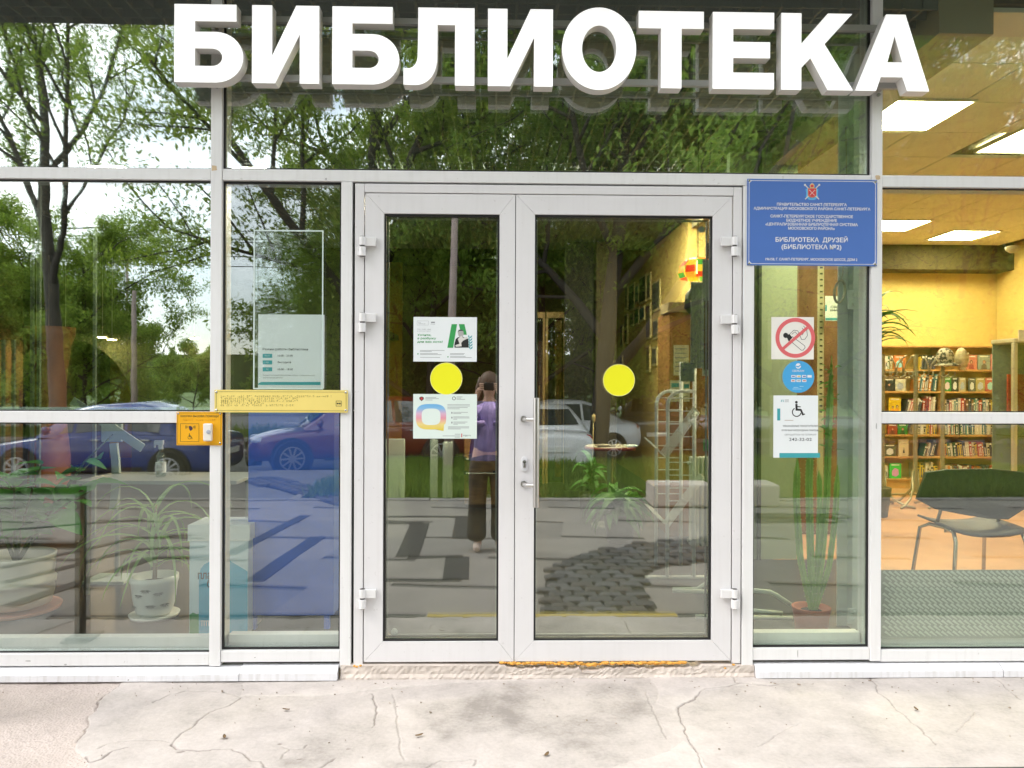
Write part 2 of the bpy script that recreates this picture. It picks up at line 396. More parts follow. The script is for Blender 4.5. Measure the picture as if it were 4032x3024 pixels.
for (a, b, c, d, t, u) in leafs:
    x0, x1 = xa(a, b); g0, g1 = xa(c, d); gz1 = P((c + d) / 2, t).z; gz0 = P((c + d) / 2, u).z
    fr = MB()                                  # four mitred profiles
    for q in ([(x0, zlb), (x1, zlb), (g1, gz0), (g0, gz0)], [(x0, zlt), (g0, gz1), (g1, gz1), (x1, zlt)], [(x0, zlb), (g0, gz0), (g0, gz1), (x0, zlt)], [(x1, zlb), (x1, zlt), (g1, gz1), (g1, gz0)]):
        cx = sum(p[0] for p in q) / 4; cz = sum(p[1] for p in q) / 4
        fr.prism([(x + (cx - x) * .0006, z + (cz - z) * .0006) for x, z in q], .008, .075)
    lf = fr.build('door_leaf', ALUD, dd, bevel=.0018)
    MB().box(g0 + .002, g1 - .002, YG, YG + .024, gz0 + .002, gz1 - .002).build('pane', DGLASS, lf)
    gk = MB().ring(g0 + .0005, g1 - .0005, gz0 + .0005, gz1 - .0005, .008, .016, YG - .001); gk.build('gasket', RUB, lf)
    gk = MB().ring(g0 + .009, g1 - .009, gz0 + .009, gz1 - .009, .007, YG + .03, YG + .04); gk.build('spacer', mat('spacer_bar', (.45, .47, .45), .4, metal=.6), lf)
    DL.append((lf, x0, x1))
box('closing_strip', DL[0][2] - .004, DL[1][1] + .004, .03, .06, zlb, zlt, mat('grey_seal', (.09, .085, .085), .6), dd)
HNG = mat('hinge_enamel', (.78, .77, .77), .22, coat=.3)
for side, xs in ((0, 1432), (1, 2885.5)):
    lf = DL[side][0]
    for (yt, sc_) in ((934, 1), (1233 if side == 0 else 1240, 1), (2317, 1)):
        sg = 1 if side == 0 else -1
        xm = P(xs, yt + 40).x; h = lambda yy: P(xs, yy).z
        hb = MB(); hb.cyl((xm - sg * .004, -.013, h(yt + 34)), (xm - sg * .004, -.013, h(yt)), .0145, 20)
        hb.box(min(xm, xm + sg * .058), max(xm, xm + sg * .058), -.0145, .004, h(yt + 36), h(yt + 2))
        hn = hb.build('hinge', HNG, lf, bevel=.002)
        for p in hn.data.polygons: p.use_smooth = False
        hb = MB(); hb.cyl((xm - sg * .004, -.013, h(yt + 76)), (xm - sg * .004, -.013, h(yt + 40)), .0165, 20)
        hb.box(min(xm - sg * .028, xm), max(xm - sg * .028, xm), -.02, .004, h(yt + 75), h(yt + 41)); hb.build('hinge', HNG, lf, bevel=.002)
        MB().cyl((xm - sg * .004, -.013, h(yt + 41)), (xm - sg * .004, -.013, h(yt + 33)), .011, 16).cyl((xm - sg * .004, -.013, h(yt)), (xm - sg * .004, -.013, h(yt) + .0018), .0125, 16).cyl((xm - sg * .004, -.013, h(yt + 76) - .002), (xm - sg * .004, -.013, h(yt + 76)), .012, 16).build('hinge_pin', mat('hinge_dark', (.06, .055, .05), .5), lf)
# pull handle, lock
lf = DL[1][0]
yb_ = -.062
a, b = P(2112, 1567, yb_), P(2103, 1998, yb_)
hx = (a.x + b.x) / 2
MB().cyl((hx + .004, yb_, b.z), (hx + .004, yb_, a.z), .0145, 24).build('pull_handle', STEEL, lf, smooth=False, bevel=.001)
for yy in (1650, 1905):
    q = P(2062, yy, .006); z = q.z
    MB().lathe((q.x, .008, z), [(.0145, -.012), (.0145, 0)], 20, 'y').tube([(q.x, -.004, z), (q.x + .004, -.035, z), (q.x + .014, -.052, z), (hx, yb_ + .002, z)], .0095, 14).build('handle_mount', STEEL, lf)
q = P(2065, 1828, 0)
def stadium(cx, cz, w_, h_, n=10):
    r = w_ / 2; s_ = h_ / 2 - r
    return [(cx + r * math.cos(math.pi * k / n), cz + s_ + r * math.sin(math.pi * k / n)) for k in range(n + 1)] + [(cx - r * math.cos(math.pi * k / n), cz - s_ - r * math.sin(math.pi * k / n)) for k in range(n + 1)]
MB().prism(stadium(q.x, q.z, .028, .067), -.001, .01).build('lock_plate', mat('white_enamel', (.74, .74, .76), .3), lf, bevel=.002)
MB().disc(q.x, q.z + .012, .0085, -.006, .004).prism([(q.x - .0045, q.z + .01), (q.x - .0055, q.z - .016), (q.x + .0055, q.z - .016), (q.x + .0045, q.z + .01)], -.006, .004).build('lock_cylinder', CHROME, lf, bevel=.001)
# plaster under the door with orange mounting foam showing
PLAS = mat('crumbling_plaster', (.60, .53, .47), .9, var=.14, vscale=9, bump=.5, bscale=60)
rr = random.Random(4)
thr = MB(); N = 150; xs0, xs1 = m2[0] + .006, m3[1] + .004
rows = []
for j in range(6):
    row = []
    for k in range(N + 1):
        x = xs0 + (xs1 - xs0) * k / N; pxx = 1340 + (2968 - 1340) * k / N
        top = P(pxx, 2618).z - (0 if pxx < 1985 or pxx > 2760 else .010 + .012 * noise_ if (noise_ := rr.random()) else 0)
        if 2280 < pxx < 2380 and j: top -= .008
        z = -.004 + (top + .004) * j / 5
        y = -.006 + rr.uniform(-.003, .003) - (.012 if j < 2 else .004)
        row.append((x, y, z))
    rows.append(row)
V = [p for r_ in rows for p in r_] + [(p[0], .08, p[2]) for p in rows[-1]]
F = [(j * (N + 1) + k, j * (N + 1) + k + 1, (j + 1) * (N + 1) + k + 1, (j + 1) * (N + 1) + k) for j in range(6) for k in range(N)]
tag(MB().add(V, F).build('door_threshold', PLAS, bevel=0), 'cracked beige plaster threshold beneath the double door', 'threshold')
FOAM = mat('orange_foam', (.72, .36, .07), .95, var=.35, vscale=60, bump=.9, bscale=90)
fm = MB()
for k in range(190):
    pxx = rr.uniform(1968, 2700); q = P(pxx, 2613 + rr.uniform(-2, 5) + (6 if 2290 < pxx < 2370 else 0), -.004)
    fm.ball((q.x, .010 + rr.uniform(-.006, .006), q.z), rr.uniform(.004, .010), 7, (1.6, 1, .7))
for (pxx, pyy) in ((2888, 2617), (2855, 2630), (1395, 2622), (1420, 2621), (1405, 2625)):
    q = P(pxx, pyy, -.006); fm.ball((q.x, -.006, q.z), .006, 7, (1.3, 1, .8))
tag(fm.build('mounting_foam', FOAM, smooth=True), 'crumbly orange mounting foam squeezed out under the doors', 'foam', kind='stuff')

# ------------------------------------------------------------------ letters of the sign
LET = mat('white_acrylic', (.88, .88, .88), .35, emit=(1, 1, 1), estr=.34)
SIDE = mat('letter_return', (.84, .82, .80), .45)
sgn = thing('letter_sign', 'large white block letters spelling the library sign on two grey bars', 'sign', (0, 0, 3.0))
YF, YBK = -.115, -.052
def cur(pts):                                 # closed outline with arcs: entries are points or (centre, radii, a0, a1, n)
    out = []
    for p in pts:
        if len(p) == 2: out.append(p)
        else:
            cx, cy_, rx, ry, a0, a1, n = p
            out += [(cx + rx * math.cos(R(a0 + (a1 - a0) * k / n)), cy_ + ry * math.sin(R(a0 + (a1 - a0) * k / n))) for k in range(n + 1)]
    return out
BE = lambda: [cur([(0, 0), (.90, 0), (.90, .217), (.30, .217), (.30, .352), (.62, .352), (.60, .676, .40, .324, -88, 88, 18), (.58, 1), (0, 1)]),
              cur([(.30, .565), (.53, .565), (.55, .677, .145, .112, -88, 88, 12), (.53, .789), (.30, .789)])]
II = lambda: [[(0, 0), (.30, 0), (.30, .645), (.655, 0), (1, 0), (1, 1), (.71, 1), (.71, .37), (.345, 1), (0, 1)]]
LL = lambda: [cur([(.205, 0), (1, 0), (1, 1), (.725, 1), (.725, .222), (.48, .222), (.475, .70), (.17, .68, .30, .32, 4, 90, 12), (.10, 1.0), (0, .995), (0, .785), (.085, .785), (.08, .62, .118, .16, 80, 8, 8), (.203, .45)])]
OO = lambda: [cur([(.5, .5, .5, .5, 0, 354, 59)]), cur([(.5, .5, .23, .282, 0, 354, 47)])]
TT = lambda: [[(0, 0), (1, 0), (1, .225), (.66, .225), (.66, 1), (.345, 1), (.345, .225), (0, .225)]]
EE = lambda: [[(0, 0), (1, 0), (1, .217), (.335, .217), (.335, .385), (.935, .385), (.935, .595), (.335, .595), (.335, .785), (1, .785), (1, 1), (0, 1)]]
KK = lambda: [[(0, 0), (.28, 0), (.28, .395), (.645, 0), (.985, 0), (.60, .40), (1, 1), (.645, 1), (.405, .585), (.28, .71), (.28, 1), (0, 1)]]
AA = lambda: [[(.395, 0), (.665, 0), (1, 1), (.69, 1), (.625, .82), (.325, .82), (.26, 1), (-.03, 1)], [(.515, .285), (.62, .625), (.415, .625)]]
ztop, zbot = P(1900, 33, YF).z, P(1900, 338, YF).z
letters = ((BE, 686, 958, 0, 0), (II, 992, 1257, 0, 0), (BE, 1308, 1572, 0, 0), (LL, 1589, 1868, 0, 0), (II, 1921, 2177, 0, 0),
           (OO, 2213, 2505, -.012, -.012), (TT, 2514, 2771, 0, 0), (EE, 2806, 3048, 0, 0), (KK, 3076, 3360, 0, 0), (AA, 3376, 3660, 0, 0))
for fn, a, b, e0, e1 in letters:
    x0, x1 = P(a, 200, YF).x, P(b, 200, YF).x; zt, zl = ztop - e0, zbot + e1
    lt = fill('letter', [[(x0 + u * (x1 - x0), zt - v * (zt - zl)) for u, v in lp] for lp in fn()], YF, YBK - YF, SIDE, sgn)
    lt.data.materials.append(LET)
    for p in lt.data.polygons:
        if p.normal.y < -.9: p.material_index = 1
BAR = mat('grey_bar', (.42, .42, .41), .45, metal=.3)
x0, x1 = P(800, 200).x, P(3545, 200).x
for (ya, yb2) in ((80, 104), (310, 330)):
    zc = (P(2000, ya, -.04).z + P(2000, yb2, -.04).z) / 2
    box('support_bar', x0, x1, -.050, -.026, zc - .014, zc + .014, BAR, sgn, bevel=.002)
for xm in ((mL[0] + mL[1]) / 2, (mR[0] + mR[1]) / 2):
    for zc in (P(2000, 92, -.04).z, P(2000, 320, -.04).z):
        box('standoff', xm - .012, xm + .012, -.0255, -.0005, zc - .012, zc + .012, BAR, sgn)
        MB().cyl((xm + .002, -.012, zc - .028), (xm + .002, 0, zc - .028), .008, 6).build('bolt', CHROME, sgn)

# ------------------------------------------------------------------ signs on the facade
def screw(x, z, y, parent, r=.006, m=None):
    MB().lathe((x, y, z), [(r * .6, -.003), (r, -.0018), (r, 0)], 12, 'y').build('screw', m or CHROME, parent)
def plate(name, label, px, m, y=-.004, th=.0035, cat='sign', bevel=.0008):
    x0, x1, z0, z1 = RC(*px)
    o = tag(box(name, x0, x1, y, y + th, z0, z1, m, bevel=bevel), label, cat)
    return o, x0, x1, z0, z1
# blue institution plaque
BLUE = mat('blue_enamel', (.085, .185, .52), .35, var=.04, vscale=2)
o, x0, x1, z0, z1 = plate('library_plaque', 'blue name plaque with white lettering and a red crest', (2941, 707, 3452, 1047), BLUE)
y = -.0048
PW = mat('plaque_white', (.80, .80, .82), .5)
e = .0072; fr = MB(); t_ = .0022
for a, b, c, d in ((x0 + e + .012, x1 - e - .012, z1 - e - t_, z1 - e), (x0 + e + .012, x1 - e - .012, z0 + e, z0 + e + t_), (x0 + e, x0 + e + t_, z0 + e + .012, z1 - e - .012), (x1 - e - t_, x1 - e, z0 + e + .012, z1 - e - .012)):
    fr.box(a, b, y, y + .0006, c, d)
for cx, cz, sx, sz in ((x0 + e, z0 + e, 1, 1), (x1 - e, z0 + e, -1, 1), (x0 + e, z1 - e, 1, -1), (x1 - e, z1 - e, -1, -1)):
    fr.prism([(cx, cz + sz * .02), (cx + sx * .004, cz + sz * .012), (cx + sx * .012, cz + sz * .004), (cx + sx * .02, cz), (cx, cz)][::(1 if sx * sz > 0 else -1)], y + .0001, y + .0006)
fr.build('border', PW, o)
for cx, cz in ((x0 + .009, z0 + .009), (x1 - .009, z0 + .009), (x0 + .009, z1 - .009), (x1 - .009, z1 - .009)): screw(cx, cz, -.005, o)
c8 = lambda a, b, t, u: (2900 + a * .3617, 2900 + b * .3617, 650 + t * .3617, 650 + u * .3617)
for body, a, b, t, u, bo in (('ПРАВИТЕЛЬСТВО САНКТ-ПЕТЕРБУРГА', 440, 1200, 414, 444, .022), ('АДМИНИСТРАЦИЯ МОСКОВСКОГО РАЙОНА САНКТ-ПЕТЕРБУРГА', 187, 1457, 460, 489, .022),
                             ('САНКТ-ПЕТЕРБУРГСКОЕ ГОСУДАРСТВЕННОЕ', 370, 1268, 543, 573, .022), ('БЮДЖЕТНОЕ УЧРЕЖДЕНИЕ', 543, 1093, 587, 617, .022),
                             ('«ЦЕНТРАЛИЗОВАННАЯ БИБЛИОТЕЧНАЯ СИСТЕМА', 315, 1320, 630, 660, .022), ('МОСКОВСКОГО РАЙОНА»', 563, 1070, 674, 704, .022),
                             ('БИБЛИОТЕКА  ДРУЗЕЙ', 425, 1210, 788, 837, .02), ('(БИБЛИОТЕКА №2)', 490, 1142, 866, 914, .02),
                             ('196158, Г. САНКТ-ПЕТЕРБУРГ, МОСКОВСКОЕ ШОССЕ, ДОМ 2', 315, 1315, 1013, 1040, .022)):
    ptext('lettering', body, *c8(a, b, t, u), y, PW, o, bo)
# crest: red shield with anchors, crown, crossed sceptres, blue ribbon
cp = lambda cx, cz: (P(2900 + cx * .3617, 650 + cz * .3617, y).x, P(2900 + cx * .3617, 650 + cz * .3617, y).z)
def cpoly(name, pts, m, yy):
    pl = [cp(*p) for p in pts]
    ar = sum(pl[i][0] * pl[(i + 1) % len(pl)][1] - pl[(i + 1) % len(pl)][0] * pl[i][1] for i in range(len(pl)))
    MB().prism(pl if ar > 0 else pl[::-1], yy, yy + .0004).build(name, m, o)
GOLD = mat('crest_gold', (.72, .52, .22), .5); RED = mat('crest_red', (.62, .05, .06), .5); RIB = mat('crest_ribbon', (.13, .45, .75), .5); SILV = mat('crest_silver', (.70, .68, .62), .5)
cpoly('ribbon', [(752, 262), (778, 252), (778, 330), (800, 360), (845, 360), (866, 330), (866, 252), (890, 262), (884, 320), (890, 345), (856, 378), (790, 378), (754, 345), (760, 310)], RIB, y + .0002)
for a, b in (((745, 215), (898, 372)), ((900, 215), (748, 372))):
    n = Vector((b[0] - a[0], b[1] - a[1])).normalized(); px_ = (-n.y * 5, n.x * 5)
    cpoly('sceptre', [(a[0] + px_[0], a[1] + px_[1]), (a[0] - px_[0], a[1] - px_[1]), (b[0] - px_[0], b[1] - px_[1]), (b[0] + px_[0], b[1] + px_[1])], SILV, y - .0001)
    cpoly('finial', [(a[0] - 10, a[1] - 8), (a[0] + 10, a[1] - 10), (a[0] + 10, a[1] + 10), (a[0] - 8, a[1] + 12)], SILV, y - .0002)
cpoly('shield', [(780, 255), (866, 255), (866, 330), (852, 344), (823, 350), (794, 344), (780, 330)], RED, y - .0004)
cpoly('shield_rim', [(776, 251), (870, 251), (870, 332), (854, 348), (823, 355), (792, 348), (776, 332)], GOLD, y - .0003)
for a, b in (((796, 275), (850, 330)), ((850, 275), (796, 330))):
    cpoly('anchor', [(a[0] - 3, a[1]), (a[0] + 3, a[1]), (b[0] + 3, b[1]), (b[0] - 3, b[1])], SILV, y - .0006)
    cpoly('anchor', [(a[0] - 9, a[1] + 8), (a[0], a[1] - 8), (a[0] + 10, a[1] + 6), (a[0], a[1])], SILV, y - .0007)
cpoly('crown', [(800, 248), (796, 222), (806, 206), (818, 200), (823, 190), (828, 200), (840, 206), (850, 222), (846, 248)], GOLD, y - .0002)
cpoly('crown_lining', [(808, 240), (806, 222), (823, 210), (840, 222), (838, 240)], RED, y - .0004)
# yellow braille plaque
YEL = mat('yellow_plastic', (.86, .69, .20), .45, var=.04, vscale=6)
o, x0, x1, z0, z1 = plate('braille_plaque', 'long yellow braille plaque screwed across the narrow left window', (847.5, 1535.5, 1371, 1624), YEL, y=-.0105, th=.0045)
OL = mat('olive_print', (.13, .11, .015), .6); y = -.0113
MB().ring(x0 + .007, x1 - .007, z0 + .008, z1 - .008, .0014, y, y + .0008).build('border', OL, o)
for cx, cz in ((x0 + .009, z0 + .011), (x1 - .009, z0 + .011), (x0 + .009, z1 - .010), (x1 - .009, z1 - .010)): screw(cx, cz, -.0105, o, .0048)
rr = random.Random(3); dots = MB(); shad = MB()
for (xe, yy) in ((1875, 240), (1480, 266), (1480, 294), (1085, 318), (1425, 345)):
    k = 568
    while k < xe:
        for i in range(2):
            for j in range(3):
                if rr.random() < .5:
                    q = P(680 + (k + i * 8) * .3345, 1480 + (yy - 8 + j * 8) * .3345, y)
                    dots.lathe((q.x, y + .0008, q.z), [(.0004, -.0016), (.0012, 0)], 6, 'y'); 
        k += 24 if rr.random() < .84 else 44
dots.build('braille', OL, o)['kind'] = 'stuff'
q0 = RC(680 + 1927 * .3345, 1480 + 293 * .3345, 680 + 1993 * .3345, 1480 + 357 * .3345)
MB().ring(*q0, .0014, y, y + .0008).build('pictogram_frame', BLACK, o)
cx, cz = (q0[0] + q0[1]) / 2, (q0[2] + q0[3]) / 2
MB().disc(cx - .005, cz, .0036, y, y + .0008, 14).disc(cx + .005, cz, .0036, y, y + .0008, 14).box(cx - .002, cx + .002, y, y + .0008, cz + .0002, cz + .0014).prism([(cx + .006, cz + .001), (cx + .0085, cz + .0035), (cx + .0078, cz + .0042), (cx + .0052, cz + .002)], y, y + .0008).build('dark_glasses', BLACK, o)
# orange call button plate
ORG = mat('orange_plastic', (.86, .42, .006), .4, var=.05, vscale=6)
o, x0, x1, z0, z1 = plate('call_button_plate', 'orange help call plate with a white push button and wheelchair pictogram', (697, 1621, 876, 1753), ORG, y=-.0055, th=.0045)
y = -.0063
ptext('lettering', 'КНОПКА ВЫЗОВА ПОМОЩИ', 680 + 92 * .3345, 680 + 540 * .3345, 1480 + 461 * .3345, 1480 + 486 * .3345, y, OL, o, .012)
MB().ring(x0 + .005, x1 - .005, z0 + .005, z1 - .005, .0012, y, y + .0007).build('border', OL, o)
dots = MB(); k = 128
BRO = mat('orange_print', (.50, .20, .004), .5)
while k < 500:
    for i in range(2):
        for j in range(3):
            if rr.random() < .55:
                q = P(680 + (k + i * 8) * .3345, 1480 + (508 + j * 9) * .3345, y); dots.lathe((q.x, y + .0006, q.z), [(.0004, -.0014), (.0011, 0)], 6, 'y')
    k += 25 if rr.random() < .82 else 44
dots.build('braille', BRO, o)['kind'] = 'stuff'
q0 = RC(680 + 95 * .3345, 1480 + 560 * .3345, 680 + 316 * .3345, 1480 + 774 * .3345)
MB().ring(*q0, .0014, y, y + .0007).build('pictogram_frame', OL, o)
k_ = lambda a, b: (P(680 + a * .3345, 1480 + b * .3345, y).x, P(680 + a * .3345, 1480 + b * .3345, y).z)
def poly(pts, yy=y, th=.0007, mb=None):
    pl = [k_(*p) for p in pts]; ar = sum(pl[i][0] * pl[(i + 1) % len(pl)][1] - pl[(i + 1) % len(pl)][0] * pl[i][1] for i in range(len(pl)))
    return mb.prism(pl if ar > 0 else pl[::-1], yy, yy + th)
DKP = mat('dark_violet_print', (.05, .03, .06), .5)
bm_ = MB(); poly([(186, 595), (205, 588), (228, 600), (236, 622), (222, 640), (206, 648), (196, 632)], mb=bm_); bm_.build('bell_mark', DKP, o)
bm_ = MB(); c = k_(208, 602)
for s_ in (0, 1):
    for r_ in (.0075, .0115, .0155):
        a0 = R(-28) + (math.pi if s_ else 0); bm_.arc(c[0] + (.006 if not s_ else -.006), c[1], r_, r_ + .0014, a0, a0 + R(56), y, y + .0007, 6)
bm_.build('sound_arcs', OL, o)['kind'] = 'stuff'
def wheelchair(parent, cx, cz, s_, m, y):
    """side view wheelchair user: head, body, bent leg and a wheel ring; s_ = overall height"""
    b = MB(); u = s_ / 100.0
    b.disc(cx - 12 * u, cz + 42 * u, 8 * u, y, y + .0007, 18)
    b.arc(cx - 10 * u, cz - 18 * u, 23 * u, 29 * u, R(120), R(350), y, y + .0007, 22)
    def st(p, q, w_):
        p, q = Vector(p), Vector(q); d = (q - p).normalized(); n = Vector((-d.y, d.x)) * w_ / 2
        b.prism([tuple(p + n), tuple(q + n), tuple(q - n), tuple(p - n)][::-1], y, y + .0007)
    A = lambda a, c: (cx + a * u, cz + c * u)
    st(A(-12, 32), A(-10, -4), 13 * u); st(A(-12, 16), A(14, 14), 6 * u); st(A(-16, -3), A(17, -4), 12 * u); st(A(14, -1), A(30, -36), 11 * u); st(A(24, -35), A(40, -29), 7 * u)
    return b.build('wheelchair_mark', m, parent)
c = k_(205, 712); wheelchair(o, c[0], c[1], .028, OL, y)
x_, x2_, za, zb2 = RC(807, 1666.5, 841, 1736)
bt = MB().box(x_, x2_, -.027, -.0058, za, zb2).build('push_button', mat('cream_plastic', (.80, .76, .68), .35), o, bevel=.006, seg=3)
q = P(680 + 420 * .3345, 1480 + 660 * .3345, -.028)
MB().lathe((q.x, -.027, q.z), [(.0075, -.003), (.0095, -.002), (.0095, 0)], 20, 'y').build('button_cap', mat('grey_button', (.42, .45, .52), .4), o)
for cx, cz in ((x0 + .008, z1 - .008), (x1 - .009, z1 - .008), (x1 - .009, z0 + .011)): screw(cx, cz, -.0055, o, .0042)
# paper and stickers
PAPER = mat('white_paper', (.80, .84, .85), .6, var=.02, vscale=5)
PAPERW = mat('ivory_paper', (.82, .80, .74), .55, var=.05, vscale=7)
PAPERG = mat('greenish_paper', (.74, .84, .78), .6, var=.03, vscale=5)
TEAL = mat('teal_print', (.05, .36, .40), .5); GRN = mat('green_print', (.04, .34, .09), .5); GRY = mat('grey_print', (.30, .32, .33), .6); DKG = mat('dark_print', (.06, .07, .08), .6)
YS = YG - .0012                               # stuck on the outer face of the glass
def sheet(name, label, px, m, y=YS, cat='sign', th=.0006):
    return plate(name, label, px, m, y=y, th=th, cat=cat, bevel=0)
for nm, (cx, cy_) in zip(('yellow warning disc on the narrow door leaf between two posters', 'yellow warning disc alone on the wide door leaf'), ((1757, 1491), (2437, 1497))):
    q = P(cx, cy_, YS); r_ = 63 / 3030 * (3.59 + YS)
    d_ = MB(); d_.disc(q.x, q.z, r_, YS - .0003, YS + .0002, 48)
    d_ = tag(d_.build('warning_disc', mat('yellow_vinyl', (.88, .86, .02), .4, emit=None)), nm, 'sticker', 'yellow discs on the doors')
    MB().arc(q.x, q.z, r_ - .0022, r_ + .0003, 0, 2 * math.pi, YS - .0006, YS - .0003, 48).build('rim', mat('pale_yellow_rim', (.86, .85, .35), .4), d_)
# poster: reading event
o, x0, x1, z0, z1 = sheet('event_poster', 'pale poster with a big green letter and a man holding a cat', (1625, 1246, 1877, 1423), PAPER)
y = YS - .0004
u_ = lambda a, b: (1600 + a * .3376, 1200 + b * .3376)
def pt(body, a, b, t, u, m, bo=.0, o=o, y=y):
    p0 = u_(a, t); p1 = u_(b, u); ptext('lettering', body, p0[0], p1[0], p0[1], p1[1], y, m, o, bo)
for body, a, b, t, u in (('Хотите,', 128, 290, 340, 363), ('я разбужу', 128, 347, 378, 402), ('для вас кота?', 128, 425, 418, 442)): pt(body, a, b, t, u, GRN, .02)
pt('17.05 | 16:00 - 18:00', 125, 285, 280, 292, GRY); pt('встреча в парке', 125, 282, 301, 311, GRY)
def prect(a, b, t, u, m, nm='print_block', y=y, o=o):
    p0 = u_(a, t); p1 = u_(b, u); x0_, x1_, z0_, z1_ = RC(p0[0], p0[1], p1[0], p1[1], y); box(nm, x0_, x1_, y, y + .0003, z0_, z1_, m, o)
def ppoly(pts, m, nm='print_shape', y=y, o=o, f=u_):
    pl = [P(*f(*p), y) for p in pts]; pl = [(q.x, q.z) for q in pl]
    ar = sum(pl[i][0] * pl[(i + 1) % len(pl)][1] - pl[(i + 1) % len(pl)][0] * pl[i][1] for i in range(len(pl)))
    MB().prism(pl if ar > 0 else pl[::-1], y, y + .0003).build(nm, m, o)
q = RC(*u_(124, 187), *u_(259, 238), y); MB().ring(*q, .0008, y, y + .0003).build('logo_frame', GRY, o)
pt('ИНО', 138, 170, 200, 210, GRY); pt('Симпозиум', 138, 220, 215, 226, GRY); pt('Россия', 285, 334, 222, 233, GRY); prect(288, 332, 198, 214, GRY)
ppoly([(528, 226), (592, 226), (545, 502), (478, 502)], GRN); ppoly([(612, 226), (678, 226), (706, 350), (640, 350)], GRN)
ppoly([(562, 500), (560, 460), (575, 400), (600, 380), (625, 372), (640, 360), (662, 375), (700, 385), (722, 400), (728, 500)], BLACK, y=y - .0003)
ppoly([(600, 325), (605, 300), (625, 290), (650, 292), (666, 308), (668, 345), (655, 372), (628, 378), (608, 360)], mat('photo_grey', (.42, .41, .40), .6), y=y - .0004)
ppoly([(600, 400), (640, 360), (662, 385), (715, 370), (712, 395), (660, 420), (640, 445), (645, 485), (575, 490), (572, 470), (620, 455)], mat('photo_white', (.68, .66, .63), .6), y=y - .0005)
ppoly([(598, 322), (612, 292), (650, 290), (668, 312), (655, 305), (615, 306)], DKG, y=y - .0005)
for k in range(5):
    a = 735 + k * 2; b = 355 + k * 32
    ppoly([(a, b + 40), (a + 6, b + 22), (a + 34, b), (a + 26, b + 24)], TEAL); 
    ppoly([(a - 2, b + 36), (a - 14, b + 14), (a - 8, b - 6), (a + 2, b + 20)], TEAL)
for a, b, t in ((158, 445, 530), (158, 296, 543), (160, 366, 566), (160, 410, 579), (160, 394, 610), (510, 680, 566), (510, 670, 579), (510, 690, 600), (510, 762, 613)): prect(a, b, t, t + 5, GRY, 'small_print')
for a, t in ((135, 572), (485, 607)): ppoly([(a, t - 10), (a + 8, t), (a, t + 12), (a - 8, t)], GRN)
# poster: speech bubble
o, x0, x1, z0, z1 = sheet('survey_poster', 'poster with a rainbow speech bubble ring under the yellow disc', (1624, 1552, 1877, 1729), PAPERG)
y = YS - .0004
def bubble(rx, ry, tail):
    pts = []
    for k in range(48):
        a = 2 * math.pi * k / 48; ca, sa = math.cos(a), math.sin(a)
        f = (abs(ca) ** 3.2 + abs(sa) ** 3.2) ** (-1 / 3.2)
        pts.append((288 + rx * ca * f, 1306 + ry * sa * f))
    if tail: pts[5:9] = [(440, 1400), (434, 1472), (350, 1452)]
    return pts
def gradmat():
    m = bpy.data.materials.new('rainbow_print'); m.use_nodes = True; t = m.node_tree; b = t.nodes['Principled BSDF']; b.inputs['Roughness'].default_value = .6
    mrr = t.nodes.new('ShaderNodeMapRange'); mrr.inputs['From Min'].default_value = P(1750, 1695).z; mrr.inputs['From Max'].default_value = P(1750, 1590).z; n = t.nodes.new('ShaderNodeTexCoord'); s_ = t.nodes.new('ShaderNodeSeparateXYZ'); r_ = t.nodes.new('ShaderNodeValToRGB')
    cr = r_.color_ramp; cr.elements[0].position = 0; cr.elements[0].color = (.80, .62, .06, 1); cr.elements[1].position = 1; cr.elements[1].color = (.12, .42, .75, 1)
    for p, c in ((.22, (.82, .66, .25, 1)), (.45, (.78, .32, .40, 1)), (.62, (.70, .45, .60, 1)), (.8, (.25, .50, .76, 1))): e_ = cr.elements.new(p); e_.color = c
    t.links.new(n.outputs['Object'], s_.inputs['Vector']); t.links.new(r_.outputs['Color'], b.inputs['Base Color'])
    t.links.new(s_.outputs['Z'], mrr.inputs['Value']); t.links.new(mrr.outputs['Result'], r_.inputs['Fac']); return m
bo = [(P(*u_(a, b), y).x, P(*u_(a, b), y).z) for a, b in bubble(176, 148, True)]
bi = [(P(*u_(a, b), y).x, P(*u_(a, b), y).z) for a, b in bubble(110, 96, False)]
fill('speech_bubble', [bo, bi], y, .0003, gradmat(), o)
ppoly([(153, 1078), (178, 1070), (202, 1078), (204, 1100), (178, 1124), (152, 1100)], mat('seal_dark', (.10, .05, .05), .6), 'seal', o=o)
ppoly([(166, 1082), (190, 1082), (188, 1104), (178, 1112), (168, 1104)], RED, 'seal_shield', y - .0003, o)
q = P(*u_(555, 1092), y); MB().arc(q.x, q.z, .0062, .0085, 0, 2 * math.pi, y, y + .0003, 20).build('small_bubble', DKG, o)
for a, b, t in ((222, 348, 1078), (222, 378, 1092), (222, 305, 1108), (586, 655, 1072), (586, 640, 1086), (586, 684, 1100), (478, 740, 1163), (478, 742, 1178), (478, 715, 1195), (478, 622, 1211), (548, 718, 1252), (548, 640, 1266), (548, 732, 1305), (548, 736, 1318), (548, 592, 1332), (548, 712, 1365), (548, 688, 1378), (548, 600, 1391), (486, 732, 1421), (486, 730, 1434), (486, 634, 1446), (424, 628, 1527), (565, 628, 1507), (565, 628, 1542)):
    prect(a, b, t, t + 5, GRY, 'small_print', o=o)
for t in (1260, 1316, 1374): prect(524, 538, t - 10, t + 10, GRY, 'icon', o=o)
prect(641, 651, 1502, 1546, RED, 'bar', o=o); p0 = u_(662, 1512); p1 = u_(750, 1532); ptext('lettering', 'crpp.ru', p0[0], p1[0], p0[1] - 1, p1[1], y, DKG, o)
